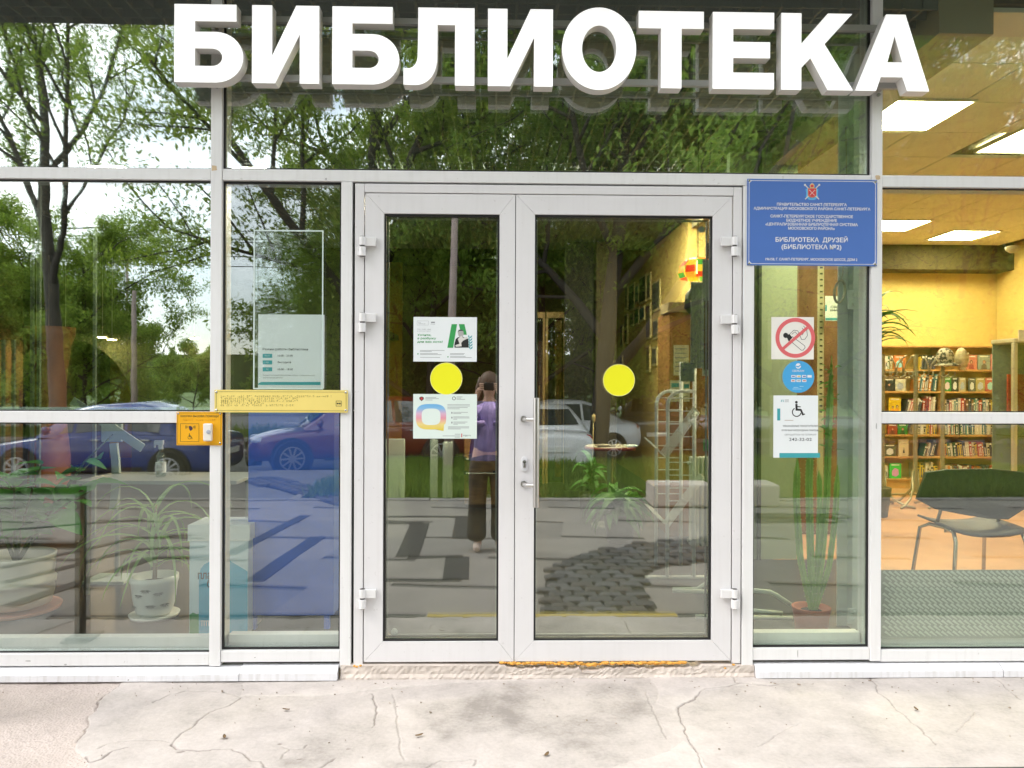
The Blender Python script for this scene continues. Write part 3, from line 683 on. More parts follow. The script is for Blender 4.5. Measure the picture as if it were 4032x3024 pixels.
# no smoking
o, x0, x1, z0, z1 = sheet('no_smoking_sign', 'square no smoking sticker with a red barred circle', (3047, 1246, 3216, 1414), PAPERW, cat='sign')
y = YS - .0004; v_ = lambda a, b: (2900 + a * .5124, 1050 + b * .5124)
SRED = mat('faded_red', (.72, .14, .15), .5)
q = P(*v_(452, 547), y); s1 = .5124 / 3030 * 3.62
MB().arc(q.x, q.z, 125 * s1, 155 * s1, 0, 2 * math.pi, y - .0002, y + .0003, 48).build('red_ring', SRED, o)
vq = lambda pts, m, nm, yy=y: ppoly(pts, m, nm, yy, o, v_)
def stroke(pts, w_, m, nm, yy, o, f):
    b = MB(); pl = [P(*f(*p), yy) for p in pts]
    for p, q_ in zip(pl, pl[1:]):
        b.bar((p.x, yy + .0002, p.z), (q_.x, yy + .0002, q_.z), w_, .0004, up=(0, 1, 0))
    b.build(nm, m, o)
vq([(400, 555), (422, 538), (525, 610), (528, 625), (510, 645), (495, 640)], PAPERW, 'cigarette', y - .0001)
stroke([(400, 558), (498, 642), (512, 642), (527, 622), (524, 608), (428, 536)], .0022, BLACK, 'cigarette_outline', y - .0002, o, v_)
vq([(385, 540), (405, 515), (430, 545), (402, 575)], BLACK, 'ember', y - .0003)
q = P(*v_(378, 528), y); MB().disc(q.x, q.z, 20 * s1, y - .0004, y, 20).build('ember_tip', BLACK, o)
stroke([(412, 515), (440, 488), (470, 492), (482, 515), (500, 560), (525, 558), (545, 530), (540, 490), (515, 455)], .0020, BLACK, 'smoke_line', y - .0002, o, v_)
stroke([(425, 520), (450, 500), (468, 520), (485, 505), (505, 525), (520, 500), (505, 470)], .0018, BLACK, 'smoke_line', y - .0003, o, v_)
stroke([(352, 635), (545, 468)], 23 * s1, SRED, 'red_bar', y - .0006, o, v_)
# round blue card payment sticker
q = P(*v_(475, 846), YS); r_ = 124.5 * s1
o = MB(); o.disc(q.x, q.z, r_, YS - .0003, YS + .0003, 48); o = tag(o.build('card_payment_sticker', mat('sky_blue_vinyl', (.07, .38, .72), .4)), 'round sky blue sticker listing payment cards', 'sticker')
y = YS - .0007
q = P(*v_(475, 763), y); MB().disc(q.x, q.z, 21 * s1, y, y + .0003, 20).build('logo', PW, o); vq([(455, 760), (475, 765), (496, 748), (498, 756), (475, 776), (456, 768)], MATS['sky_blue_vinyl'], 'logo_swoosh', y - .0003)
p0, p1 = v_(428, 793), v_(522, 808); ptext('lettering', 'СБЕРБАНК', p0[0], p1[0], p0[1], p1[1], y, PW, o, .01)
for a, t, m in ((374, 842, MATS['sky_blue_vinyl']), (421, 842, PW), (461, 842, PW), (503, 842, PW), (545, 842, PW), (419, 876, PW), (461, 876, PW), (504, 876, PW)):
    vq([(a, t - 9), (a + 33, t - 9), (a + 33, t + 10), (a, t + 10)], m, 'card_mark')
for a, t, cname, cc in ((426, 842, 'card_blue', (.05, .09, .4)), (468, 842, 'card_yellow', (.75, .5, .05)), (510, 842, 'card_blue', None), (424, 876, 'card_red', (.5, .08, .06)), (467, 876, 'card_grey', (.3, .3, .35)), (510, 876, 'card_red', None)):
    vq([(a, t - 3), (a + 23, t - 3), (a + 23, t + 4), (a, t + 4)], mat(cname, cc or (.5, .08, .06), .5), 'card_print', y - .0003)
for a, b, t in ((438, 475, 926), (430, 500, 938), (485, 515, 918)): vq([(a, t), (b, t), (b, t + 4), (a, t + 4)], mat('pale_blue_print', (.45, .68, .85), .5), 'small_print')
# wheelchair notice
o, x0, x1, z0, z1 = sheet('accessibility_notice', 'white notice with a wheelchair sign and a phone number', (3055, 1557.5, 3232.5, 1805), PAPER)
y = YS - .0004
q = P(*v_(475, 1095), y); wheelchair(o, q.x, q.z, 128 * s1, BLACK, y)
for body, a, b, t, u, m in (('УВАЖАЕМЫЕ ПОСЕТИТЕЛИ!', 356, 626, 1217, 1231, DKG), ('ЕСЛИ ВАМ НЕОБХОДИМА ПОМОЩЬ,', 348, 634, 1251, 1263, DKG), ('ОБРАЩАЙТЕСЬ ПО ТЕЛЕФОНУ', 370, 614, 1285, 1297, GRY), ('242-32-02', 404, 578, 1315, 1338, DKG)):
    p0, p1 = v_(a, t), v_(b, u); ptext('lettering', body, p0[0], p1[0], p0[1], p1[1], y, m, o, .008)
vq([(330, 1432), (642, 1432), (642, 1468), (330, 1468)], TEAL, 'teal_band'); vq([(313, 1090), (336, 1090), (336, 1182), (313, 1182)], TEAL, 'teal_block'); vq([(370, 1179), (437, 1179), (437, 1182), (370, 1182)], mat('brown_print', (.3, .16, .08), .6), 'rule')
vq([(345, 1022), (350, 1022), (346, 1040), (341, 1040)], TEAL, 'logo'); vq([(355, 1022), (360, 1022), (362, 1040), (357, 1040)], TEAL, 'logo')
for t in (1021, 1029, 1037): vq([(370, t), (402, t), (402, t + 3), (370, t + 3)], GRY, 'small_print')
# opening hours in a clear pocket stuck on the outer face of the glass
YI = YG - .004
o, x0, x1, z0, z1 = sheet('opening_hours', 'opening hours sheet in a tall clear plastic pocket on the narrow left window', (1008, 1236, 1271, 1530), PAPER, y=YI + .0022, cat='notice')
w_ = lambda a, b: (800 + a * .633, 650 + b * .633); y = YI + .0018
x0, x1, z0, z1 = RC(998, 906, 1273, 1533, YI)
PKT = glass_mat('clear_pocket', (.96, .985, .97), .06, .8, 22, .02)
box('pocket', x0, x1, YI - .0005, YI + .0012, z0, z1, PKT, o)
MB().ring(x0, x1, z0, z1, .006, YI - .0012, YI - .0006).build('pocket_edge', mat('pocket_rim', (.62, .74, .70), .3), o)
for body, a, b, t, u, m, bo_ in (('Режим работы библиотеки', 370, 652, 1138, 1152, DKG, .012), ('10:00 - 21:00', 464, 557, 1179, 1191, DKG, .01), ('Выходной', 464, 546, 1220, 1232, DKG, .01), ('10:00 - 18:00', 464, 558, 1264, 1276, DKG, .01),
                                ('Каждый последний рабочий день месяца — технологический,', 372, 696, 1303, 1311, GRY, .0), ('библиотека не работает', 372, 497, 1318, 1326, GRY, .0)):
    p0, p1 = w_(a, t), w_(b, u); ptext('lettering', body, p0[0], p1[0], p0[1], p1[1], y, m, o, bo_)
for body, t in (('ПН-ПТ', 1186), ('СБ', 1227), ('ВС', 1270)):
    ppoly([(370, t - 12), (429, t - 12), (429, t + 13), (370, t + 13)], TEAL, 'day_block', y, o, w_)
    hw = 16 if len(body) > 2 else 7
    p0, p1 = w_(400 - hw, t - 4), w_(400 + hw, t + 5); ptext('lettering', body, p0[0], p1[0], p0[1], p1[1], y - .0004, PW, o)
ppoly([(340, 1368), (346, 1356), (362, 1349), (730, 1349), (730, 1368)], TEAL, 'teal_band', y, o, w_)
# small round stickers on the doors
for lb, (cx, cy_, rr_) in (('tiny round pale sticker low in the narrow door pane', (1553, 2487, 13)), ('small round alarm sensor high in the wide door pane', (2762, 904, 13))):
    q = P(cx, cy_, YG + .03); r_ = rr_ / 3030 * 3.65
    b = MB().lathe((q.x, YG + .03, q.z), [(r_ * .6, -.005), (r_, -.003), (r_, 0)], 20, 'y').build('round_sensor', mat('pale_plastic', (.72, .80, .76), .4), smooth=False); tag(b, lb, 'sensor')
# ------------------------------------------------------------------ porch: cracked concrete, as relief
PE = -.90                                     # street edge of the porch
def vnoise(X, Y, s, seed):
    rs = np.random.RandomState(seed); G = rs.rand(256, 256)
    x = X * s; y = Y * s; xi = np.floor(x).astype(int); yi = np.floor(y).astype(int); fx = x - xi; fy = y - yi
    fx = fx * fx * (3 - 2 * fx); fy = fy * fy * (3 - 2 * fy)
    g = lambda a, b: G[a % 256, b % 256]
    return (g(xi, yi) * (1 - fx) + g(xi + 1, yi) * fx) * (1 - fy) + (g(xi, yi + 1) * (1 - fx) + g(xi + 1, yi + 1) * fx) * fy
def fbm(X, Y, s, seed, o=4):
    t = 0; a = .5
    for k in range(o): t = t + a * vnoise(X, Y, s * 2 ** k, seed + k); a *= .5
    return t
def segdist(X, Y, pl):
    d = np.full(X.shape, 9.0)
    for (ax, ay), (bx, by) in zip(pl, pl[1:]):
        vx, vy = bx - ax, by - ay; t = np.clip(((X - ax) * vx + (Y - ay) * vy) / (vx * vx + vy * vy + 1e-9), 0, 1)
        d = np.minimum(d, np.hypot(X - ax - t * vx, Y - ay - t * vy))
    return d
def inside(X, Y, pl):
    r = np.zeros(X.shape, bool); n = len(pl)
    for i in range(n):
        (ax, ay), (bx, by) = pl[i], pl[(i + 1) % n]
        c = ((ay > Y) != (by > Y)) & (X < (bx - ax) * (Y - ay) / (by - ay + 1e-12) + ax); r ^= c
    return r
lc = lambda pts: [tuple(GD(a * .911, 2500 + b * .911)[:2]) for a, b in pts]
rc_ = lambda pts: [tuple(GD(2016 + a * .911, 2500 + b * .911)[:2]) for a, b in pts]
cracks = [(lc([(520, 205), (490, 235), (440, 265), (425, 285), (412, 325), (385, 345), (375, 395), (345, 440), (335, 455)]), .005), (lc([(1045, 270), (990, 305), (900, 335), (865, 365), (840, 390), (780, 425), (745, 455), (735, 470)]), .0035),
          (lc([(735, 465), (760, 490), (800, 495), (900, 496), (1000, 492), (1050, 512), (1085, 540), (1130, 540), (1150, 575)]), .006), (lc([(1610, 250), (1620, 290), (1632, 310), (1618, 350), (1615, 385), (1605, 400)]), .0045),
          (lc([(425, 485), (470, 465), (560, 452), (640, 450), (730, 455)]), .003), (lc([(365, 520), (390, 545), (440, 530), (480, 500), (550, 480)]), .006), (lc([(1180, 480), (1215, 478), (1250, 490), (1310, 490), (1330, 470)]), .003), (lc([(1250, 490), (1220, 515), (1215, 530)]), .003),
          (lc([(1045, 270), (980, 250), (900, 240), (800, 240), (730, 255), (660, 290)]), .003), (lc([(1700, 250), (1715, 350), (1725, 450), (1740, 540)]), .0018), (lc([(1380, 575), (1420, 550), (1450, 530)]), .004), (lc([(1840, 575), (1900, 545), (2000, 545), (2060, 540), (2050, 570)]), .003),
          (rc_([(1150, 215), (1110, 220), (985, 210), (940, 222), (850, 232), (810, 250), (790, 280), (720, 310), (715, 330), (735, 380), (750, 420), (770, 465), (800, 510), (825, 580)]), .0045), (rc_([(950, 180), (970, 208)]), .003),
          (rc_([(1540, 180), (1575, 215), (1580, 245), (1640, 290), (1665, 325), (1700, 350), (1760, 400), (1830, 470)]), .0035), (rc_([(2055, 170), (2110, 205), (2150, 245), (2200, 280)]), .0035), (rc_([(580, 245), (605, 320), (640, 390), (670, 450)]), .0016),
          (rc_([(1070, 480), (1150, 430), (1240, 380)]), .0016), (rc_([(1920, 420), (1960, 380), (2000, 330)]), .0016)]
granular = lc([(-400, 190), (525, 200), (425, 285), (412, 325), (385, 345), (375, 395), (335, 455), (330, 480), (380, 545), (390, 640), (-900, 640)])
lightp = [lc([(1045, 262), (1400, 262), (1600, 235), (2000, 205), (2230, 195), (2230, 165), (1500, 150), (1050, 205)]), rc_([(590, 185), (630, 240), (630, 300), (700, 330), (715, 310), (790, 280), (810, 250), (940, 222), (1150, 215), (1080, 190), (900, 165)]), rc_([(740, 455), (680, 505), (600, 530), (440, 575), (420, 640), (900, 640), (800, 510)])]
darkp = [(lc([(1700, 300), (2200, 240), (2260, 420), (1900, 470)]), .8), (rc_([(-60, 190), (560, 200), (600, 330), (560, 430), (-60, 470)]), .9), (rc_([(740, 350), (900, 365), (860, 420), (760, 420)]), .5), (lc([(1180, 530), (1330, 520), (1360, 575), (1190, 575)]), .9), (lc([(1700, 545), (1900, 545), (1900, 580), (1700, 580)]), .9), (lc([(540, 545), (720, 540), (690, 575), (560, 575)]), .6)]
spots = [(lc([(1237, 329)])[0], .012), (lc([(970, 448)])[0], .016), (lc([(1210, 468)])[0], .012), (lc([(1718, 306)])[0], .009), (lc([(1812, 441)])[0], .008), (lc([(1260, 365)])[0], .006), (lc([(1510, 492)])[0], .010), (rc_([(150, 524)])[0], .014), (rc_([(1747, 327)])[0], .009), (rc_([(938, 402)])[0], .006), (rc_([(1040, 398)])[0], .004), (rc_([(285, 385)])[0], .007), (lc([(780, 505)])[0], .014), (lc([(1290, 535)])[0], .010)]
NX, NY = 1450, 250
gx = np.linspace(-2.75, 2.95, NX); gy = np.linspace(PE, .03, NY); X, Y = np.meshgrid(gx, gy)
WX = X + (fbm(X, Y, 30, 5, 3) - .45) * .02; WY = Y + (fbm(X, Y, 30, 15, 3) - .45) * .02
Z = (fbm(X, Y, 2.5, 21) - .5) * .012 + (fbm(X, Y, 28, 31) - .5) * .0035
dirt = np.zeros_like(X); tone = (fbm(X, Y, 3.0, 41, 5) - .5) * 1.0
for pl, wd in cracks:
    d = segdist(WX, WY, pl); wv = wd * (.1 + .8 * vnoise(X, Y, 14, 77) ** 1.4)
    k = np.clip(1 - d / (wv + .0026), 0, 1); Z -= .007 * k; Z += np.where(d < .05, (vnoise(X, Y, 5, 91) - .5) * .004 * (1 - d / .05), 0); dirt = np.maximum(dirt, np.clip(1.2 * k, 0, 1) * np.clip(wd / .006, .25, .85))
gm = inside(WX, WY, granular).astype(float); Z -= gm * (.004 + .003 * fbm(X, Y, 70, 51, 2)); tone += gm * .12
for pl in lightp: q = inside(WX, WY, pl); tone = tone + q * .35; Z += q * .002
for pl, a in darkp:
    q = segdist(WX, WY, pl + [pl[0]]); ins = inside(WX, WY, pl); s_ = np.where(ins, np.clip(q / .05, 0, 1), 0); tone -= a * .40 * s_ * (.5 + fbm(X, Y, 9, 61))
for (sx, sy), r_ in spots:
    d = np.hypot(WX - sx, (WY - sy) * 1.6); dirt = np.maximum(dirt, np.clip((r_ - d) / (.4 * r_), 0, 1) * .75)
edge = np.clip((PE + .045 - Y + (fbm(X, Y, 12, 71) - .5) * .07) / .03, 0, 1); Z -= .02 * edge ** 2
wall = np.clip((Y + .03) / .03, 0, 1); dirt = np.maximum(dirt, wall * .35 * (vnoise(X, Y, 40, 81) > .45))
V = np.stack([X.ravel(), Y.ravel(), Z.ravel()], 1)
idx = np.arange(NX * NY).reshape(NY, NX)
Fq = np.stack([idx[:-1, :-1], idx[:-1, 1:], idx[1:, 1:], idx[1:, :-1]], -1).reshape(-1, 4)
me = bpy.data.meshes.new('porch_pavement'); me.vertices.add(len(V)); me.vertices.foreach_set('co', V.astype('f').ravel())
me.loops.add(Fq.size); me.loops.foreach_set('vertex_index', Fq.astype('i').ravel()); me.polygons.add(len(Fq)); me.polygons.foreach_set('loop_start', np.arange(0, Fq.size, 4, dtype='i'))
me.update(calc_edges=True); me.validate()
for nm, arr in (('dirt', dirt), ('tone', tone), ('grain', gm)):
    at = me.attributes.new(nm, 'FLOAT', 'POINT'); at.data.foreach_set('value', arr.astype('f').ravel())
me.polygons.foreach_set('use_smooth', [True] * len(me.polygons))
m = bpy.data.materials.new('cracked_concrete'); m.use_nodes = True; t = m.node_tree; b = t.nodes['Principled BSDF']; b.inputs['Roughness'].default_value = .88; b.inputs['Specular IOR Level'].default_value = .25
def AT(n): q = t.nodes.new('ShaderNodeAttribute'); q.attribute_name = n; return q
def NZ(s_, d_=6, r_=.6):
    q = t.nodes.new('ShaderNodeTexNoise'); q.inputs['Scale'].default_value = s_; q.inputs['Detail'].default_value = d_; q.inputs['Roughness'].default_value = r_
    t.links.new(tcx.outputs['Object'], q.inputs['Vector']); return q
def MT(op, a, b_=None):
    q = t.nodes.new('ShaderNodeMath'); q.operation = op
    for i, v in enumerate((a, b_)):
        if v is None: continue
        if isinstance(v, (int, float)): q.inputs[i].default_value = v
        else: t.links.new(v, q.inputs[i])
    return q.outputs[0]
tcx = t.nodes.new('ShaderNodeTexCoord')
f1 = NZ(7).outputs['Fac']; f2 = NZ(60, 4).outputs['Fac']; f3 = NZ(230, 2).outputs['Fac']
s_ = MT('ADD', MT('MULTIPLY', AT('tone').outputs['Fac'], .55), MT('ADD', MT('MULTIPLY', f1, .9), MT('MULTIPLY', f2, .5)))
ramp = t.nodes.new('ShaderNodeValToRGB'); ramp.color_ramp.elements[0].position = .25; ramp.color_ramp.elements[0].color = (.30, .272, .248, 1)
ramp.color_ramp.elements[1].position = 1.0; ramp.color_ramp.elements[1].color = (.60, .548, .512, 1); e_ = ramp.color_ramp.elements.new(.62); e_.color = (.475, .434, .403, 1)
t.links.new(s_, ramp.inputs['Fac'])
vo = t.nodes.new('ShaderNodeTexVoronoi'); vo.inputs['Scale'].default_value = 95; t.links.new(tcx.outputs['Object'], vo.inputs['Vector'])
chip = MT('MULTIPLY', MT('LESS_THAN', vo.outputs['Distance'], .26), MT('MULTIPLY', AT('grain').outputs['Fac'], MT('GREATER_THAN', f1, .47)))
mg = t.nodes.new('ShaderNodeMixRGB'); mg.inputs['Color2'].default_value = (.30, .25, .22, 1); t.links.new(MT('MULTIPLY', chip, .8), mg.inputs['Fac']); t.links.new(ramp.outputs['Color'], mg.inputs['Color1'])
pk = t.nodes.new('ShaderNodeMixRGB'); pk.inputs['Color2'].default_value = (.60, .48, .42, 1); t.links.new(MT('MULTIPLY', AT('grain').outputs['Fac'], .35), pk.inputs['Fac']); t.links.new(mg.outputs['Color'], pk.inputs['Color1'])
dm = t.nodes.new('ShaderNodeMixRGB'); dm.inputs['Color2'].default_value = (.15, .12, .10, 1); t.links.new(MT('MULTIPLY', AT('dirt').outputs['Fac'], .85), dm.inputs['Fac']); t.links.new(pk.outputs['Color'], dm.inputs['Color1'])
t.links.new(dm.outputs['Color'], b.inputs['Base Color'])
bp = t.nodes.new('ShaderNodeBump'); bp.inputs['Strength'].default_value = .55; bp.inputs['Distance'].default_value = .004
t.links.new(MT('ADD', MT('MULTIPLY', f2, .6), MT('ADD', MT('MULTIPLY', f3, .5), MT('MULTIPLY', MT('MULTIPLY', vo.outputs['Distance'], AT('grain').outputs['Fac']), -1.2))), bp.inputs['Height']); t.links.new(bp.outputs['Normal'], b.inputs['Normal'])
me.materials.append(m)
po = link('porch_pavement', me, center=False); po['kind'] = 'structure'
CONC = mat('plain_concrete', (.44, .40, .37), .9, var=.15, vscale=5, bump=.4, bscale=60)
pb = MB().box(-7, -2.751, PE, .03, -.5, -.004).box(2.951, 7, PE, .03, -.5, -.004).box(-2.751, 2.951, PE + .05, .03, -.5, -.03)
pb.build('porch_base', CONC, po)
# yellow nosing along the porch edge in front of the doors
xa_, xb_ = GD(1675, 2449).x, GD(2687, 2449).x
gt = MB(); rr = random.Random(31)
for k in range(150):
    x = rr.uniform(-2.4, 2.6); y = -.045 - abs(rr.gauss(0, .10)) if k % 3 else rr.uniform(-.8, -.05); s_ = rr.uniform(.001, .003) * (1.6 if k % 17 == 0 else 1)
    gt.obox((x, y, s_ * .5 - .001 + .003), (s_, s_ * rr.uniform(-.5, .5), 0), (-s_ * .4, s_ * rr.uniform(.6, 1), 0), (0, 0, s_ * .6))
go = gt.build('grit', mat('grit', (.32, .27, .22), .9, var=.5, vscale=40)); go['kind'] = 'stuff'
DRY = mat('dry_leaf', (.16, .10, .045), .8, var=.3, vscale=60)
for k, (gx_, gy_, lb) in enumerate(((1237 * .911, 2500 + 329 * .911, 'dry brown leaf lying before the narrow left window'), (970 * .911, 2500 + 448 * .911, 'dry leaf near the bottom edge left of the doors'), (2016 + 150 * .911, 2500 + 524 * .911, 'curled dry leaf at the bottom edge before the doors'), (2016 + 1747 * .911, 2500 + 327 * .911, 'small dry leaf on the cracked porch at right'), (1812 * .911, 2500 + 441 * .911, 'dark scrap of leaf before the narrow door leaf'))):
    q = GD(gx_, gy_); a_ = rr.uniform(0, 3); l_ = .017; V = []
    for i in range(7):
        t_ = i / 6 * 2 - 1; w_ = .006 * math.sqrt(max(0, 1 - t_ * t_)) + .0004
        for v, zz__ in ((-w_, .004), (0, .0015), (w_, .005)): V.append((q.x + l_ * t_ * math.cos(a_) - v * math.sin(a_), q.y + l_ * t_ * math.sin(a_) + v * math.cos(a_), zz__ + .004 + .003 * t_ * t_))
    tag(MB().add(V, [(3 * i + j, 3 * i + j + 1, 3 * i + j + 4, 3 * i + j + 3) for i in range(6) for j in range(2)]).build('dry_leaf', DRY, smooth=True), lb, 'leaf', 'dry leaves on the porch')
tag(MB().box(xa_, xb_, PE - .012, PE + .03, -.03, .004).build('step_nosing', mat('yellow_nosing', (.62, .46, .04), .6, var=.1, vscale=20), bevel=.004), 'worn yellow strip along the porch edge before the doors', 'step edge')
tag(MB().box(-2.6, xa_ - .01, PE - .012, PE + .03, -.03, .004).box(xb_ + .01, 3.2, PE - .012, PE + .03, -.03, .004).build('dark_nosing', mat('dark_nosing', (.05, .055, .05), .6), bevel=.004), 'dark metal edging of the porch beside the yellow strip', 'step edge')

# ------------------------------------------------------------------ the square and street in front (seen mirrored in the glass)
ZP, ZR = -.27, -.52
SLAB = [mat('paving_%s' % n, c, .85, var=.10, vscale=2.5, bump=.3, bscale=70) for n, c in (('warm', (.27, .245, .22)), ('pale', (.30, .27, .245)), ('grey', (.24, .22, .205)))]
gd = tag(box('ground', -150, 150, -220, 14, -1.4, -.62, mat('earth', (.10, .10, .06), .95, var=.3, vscale=.4)), kind='structure')
rd = random.Random(12)
pv = tag(box('pavement', -14, 14, -7.15, PE - .002, -.6, ZP - .006, mat('mortar_bed', (.10, .092, .085), .95)), kind='structure')
WL[pv.name] = Vector(pv.location)
ang = R(7); ca, sa = math.cos(ang), math.sin(ang)
curve_l = [GR(2000 + a * .603, 1700 + b * .603, ZP) for a, b in ((215, 1250), (235, 1060), (250, 960), (320, 880), (420, 820), (560, 790), (800, 750), (1100, 715), (1500, 690))]
curve_r = [GR(2000 + a * .603, 1700 + b * .603, ZP) for a, b in ((1000, 1250), (930, 1130), (890, 1030), (890, 960), (940, 910), (1100, 870), (1500, 840))]
bandpoly = [(p.x, p.y) for p in curve_l] + [(p.x, p.y) for p in reversed(curve_r)]
bandpoly[0] = (bandpoly[0][0], PE); bandpoly[-1] = (bandpoly[-1][0], PE)
band2 = [(p.x, p.y) for p in (GR(1000, 1905, ZP), GR(1100, 1925, ZP), GR(1330, 1995, ZP), GR(1400, 2010, ZP), GR(1400, 1975, ZP), GR(1100, 1880, ZP), GR(960, 1885, ZP))]
def inp(x, y, pl):
    r = False; n = len(pl)
    for i in range(n):
        (ax, ay), (bx, by) = pl[i], pl[(i + 1) % n]
        if (ay > y) != (by > y) and x < (bx - ax) * (y - ay) / (by - ay) + ax: r = not r
    return r
def clip(poly, nx, ny, d):                    # keep the side nx*x+ny*y <= d
    out = []
    for i in range(len(poly)):
        a, b = poly[i], poly[(i + 1) % len(poly)]
        fa, fb = nx * a[0] + ny * a[1] - d, nx * b[0] + ny * b[1] - d
        if fa <= 0: out.append(a)
        if (fa <= 0) != (fb <= 0): t_ = fa / (fa - fb); out.append((a[0] + (b[0] - a[0]) * t_, a[1] + (b[1] - a[1]) * t_))
    return out
def flat(name, poly, z0, z1, m, parent):
    n = len(poly); V = [(x, y, z0) for x, y in poly] + [(x, y, z1) for x, y in poly]
    F = [tuple(range(n, 2 * n)), tuple(range(n - 1, -1, -1))] + [(i, (i + 1) % n, n + (i + 1) % n, n + i) for i in range(n)]
    return MB().add(V, F).build(name, m, parent)
SL, SW, GAP = 1.55, .98, .008
for i in range(-8, 9):
    for j in range(-1, 8):
        cx = (i + .5 * (j % 2)) * SL; cyy = -1.1 - j * SW
        hw, hh = SL / 2 - GAP / 2, SW / 2 - GAP / 2
        pl = [(cx + (a * ca - b * sa), cyy + (a * sa + b * ca)) for a, b in ((-hw, -hh), (hw, -hh), (hw, hh), (-hw, hh))]
        pl = clip(clip(pl, 0, 1, PE - .006), 0, -1, 7.12)
        if len(pl) < 3: continue
        flat('paving_slab', pl, ZP - .004, ZP + rd.uniform(-.0003, .0003), rd.choice(SLAB), pv)
# dark inlaid bands
INL = mat('dark_inlay', (.055, .052, .05), .7, var=.15, vscale=6)
def inlay(p, q, w_):
    a, b = GR(*p, ZP), GR(*q, ZP); d = (b - a); n = Vector((-d.y, d.x, 0)).normalized() * w_ / 2
    flat('inlay_strip', [(v.x, v.y) for v in ((a - n), (b - n), (b + n), (a + n))][:: 1], ZP + .0022, ZP + .0058, INL, pv)
L4 = lambda a, b: (1400 + a * .603, 1700 + b * .603)
for p, q, w_ in ((L4(188, 558), L4(730, 558), .10), (L4(706, 562), L4(690, 696), .20), (L4(188, 600), L4(440, 600), .10), (L4(420, 602), L4(335, 820), .22), (L4(340, 822), L4(700, 820), .10), (L4(665, 825), L4(652, 970), .22), (L4(188, 972), L4(690, 972), .09)):
    inlay(p, q, w_)
for p, q, w_ in (((900, 2185), (1200, 2030), .13), ((1000, 2290), (1250, 2115), .16), ((0, 2090), (560, 2050), .10), ((0, 2300), (540, 2165), .10), ((540, 2165), (800, 2155), .09), ((0, 2240), (530, 2120), .09), ((530, 2120), (760, 2110), .08), ((30, 2390), (600, 2200), .12), ((600, 2200), (830, 2190), .09), ((0, 2470), (300, 2455), .10)):
    inlay(p, q, w_)
for k in range(11):
    q = GR(2975 + (k % 6) * 62 + (k // 6) * 30, 2035 + (k // 6) * 16, ZP)
    b = MB()
    for s_ in range(16):
        a0, a1 = 2 * math.pi * s_ / 16, 2 * math.pi * (s_ + 1) / 16
        b.add([(q.x + r_ * math.cos(a), q.y + r_ * math.sin(a), z) for z in (ZP + .0022, ZP + .006) for a in (a0, a1) for r_ in (.12, .20)], [(4, 5, 7, 6), (0, 2, 3, 1), (1, 3, 7, 5), (0, 4, 6, 2)])
    b.build('inlay_ring', INL, pv)
# granite setts of the curving path, each its own stone
COB = [mat('sett_%s' % n, c, .75, var=.25, vscale=14, bump=.6, bscale=50) for n, c in (('dark', (.085, .083, .085)), ('slate', (.12, .118, .12)), ('brown', (.10, .09, .083)))]
def sett_mesh(k):
    rr = random.Random(k); n = 6; V = []; F = []
    a, b = .088, .058
    for (z, s_) in ((-.03, 1.0), (.012, 1.0), (.026, .84)):
        for (u, v) in ((-1, -.75), (-.75, -1), (.75, -1), (1, -.75), (1, .75), (.75, 1), (-.75, 1), (-1, .75)):
            V.append((u * a * s_ + rr.uniform(-.006, .006), v * b * s_ + rr.uniform(-.005, .005), z + rr.uniform(-.003, .003)))
    for l in range(2): F += [(l * 8 + q, l * 8 + (q + 1) % 8, l * 8 + 8 + (q + 1) % 8, l * 8 + 8 + q) for q in range(8)]
    F.append(tuple(range(16, 24)))
    return raw_mesh('sett', V, F, COB[k % 3])
SM = [sett_mesh(k) for k in range(6)]
def lay(poly, px_, py_, ang_, maxn):
    x0_ = min(p[0] for p in poly); x1_ = max(p[0] for p in poly); y0_ = min(p[1] for p in poly); y1_ = max(p[1] for p in poly)
    n = 0; spare = []
    j = 0; yy = y1_
    while yy > y0_:
        xx = x0_ + (j % 2) * px_ / 2
        while xx < x1_:
            if inp(xx, yy, poly): spare.append((xx + rd.uniform(-.006, .006), yy + rd.uniform(-.006, .006)))
            xx += px_
        yy -= py_; j += 1
    spare.sort(key=lambda p: -p[1])
    for p in spare[:maxn]:
        o = bpy.data.objects.new('sett', SM[rd.randrange(6)]); COL.objects.link(o); o.parent = pv
        o.location = Vector((p[0], p[1], ZP + .004 + rd.uniform(-.004, .004))) - Vector(pv.location); o.rotation_euler = (rd.uniform(-.04, .04), rd.uniform(-.04, .04), ang_ + rd.uniform(-.1, .1))
    return spare[maxn:]
flat('sett_bed', bandpoly, ZP - .034, ZP + .007, mat('sett_joint', (.035, .033, .03), .95), pv)
rest = lay(bandpoly, .195, .135, 0, 235)
flat('sett_bed', band2, ZP - .034, ZP + .007, MATS['sett_joint'], pv)
rest += lay(band2, .195, .135, .25, 60)
if rest:
    b = MB()
    for (x, y) in rest: b.obox((x, y, ZP + .008), (.085, 0, 0), (0, .055, 0), (0, 0, .018))
    b.build('sett_rest', COB[0], pv)['kind'] = 'stuff'
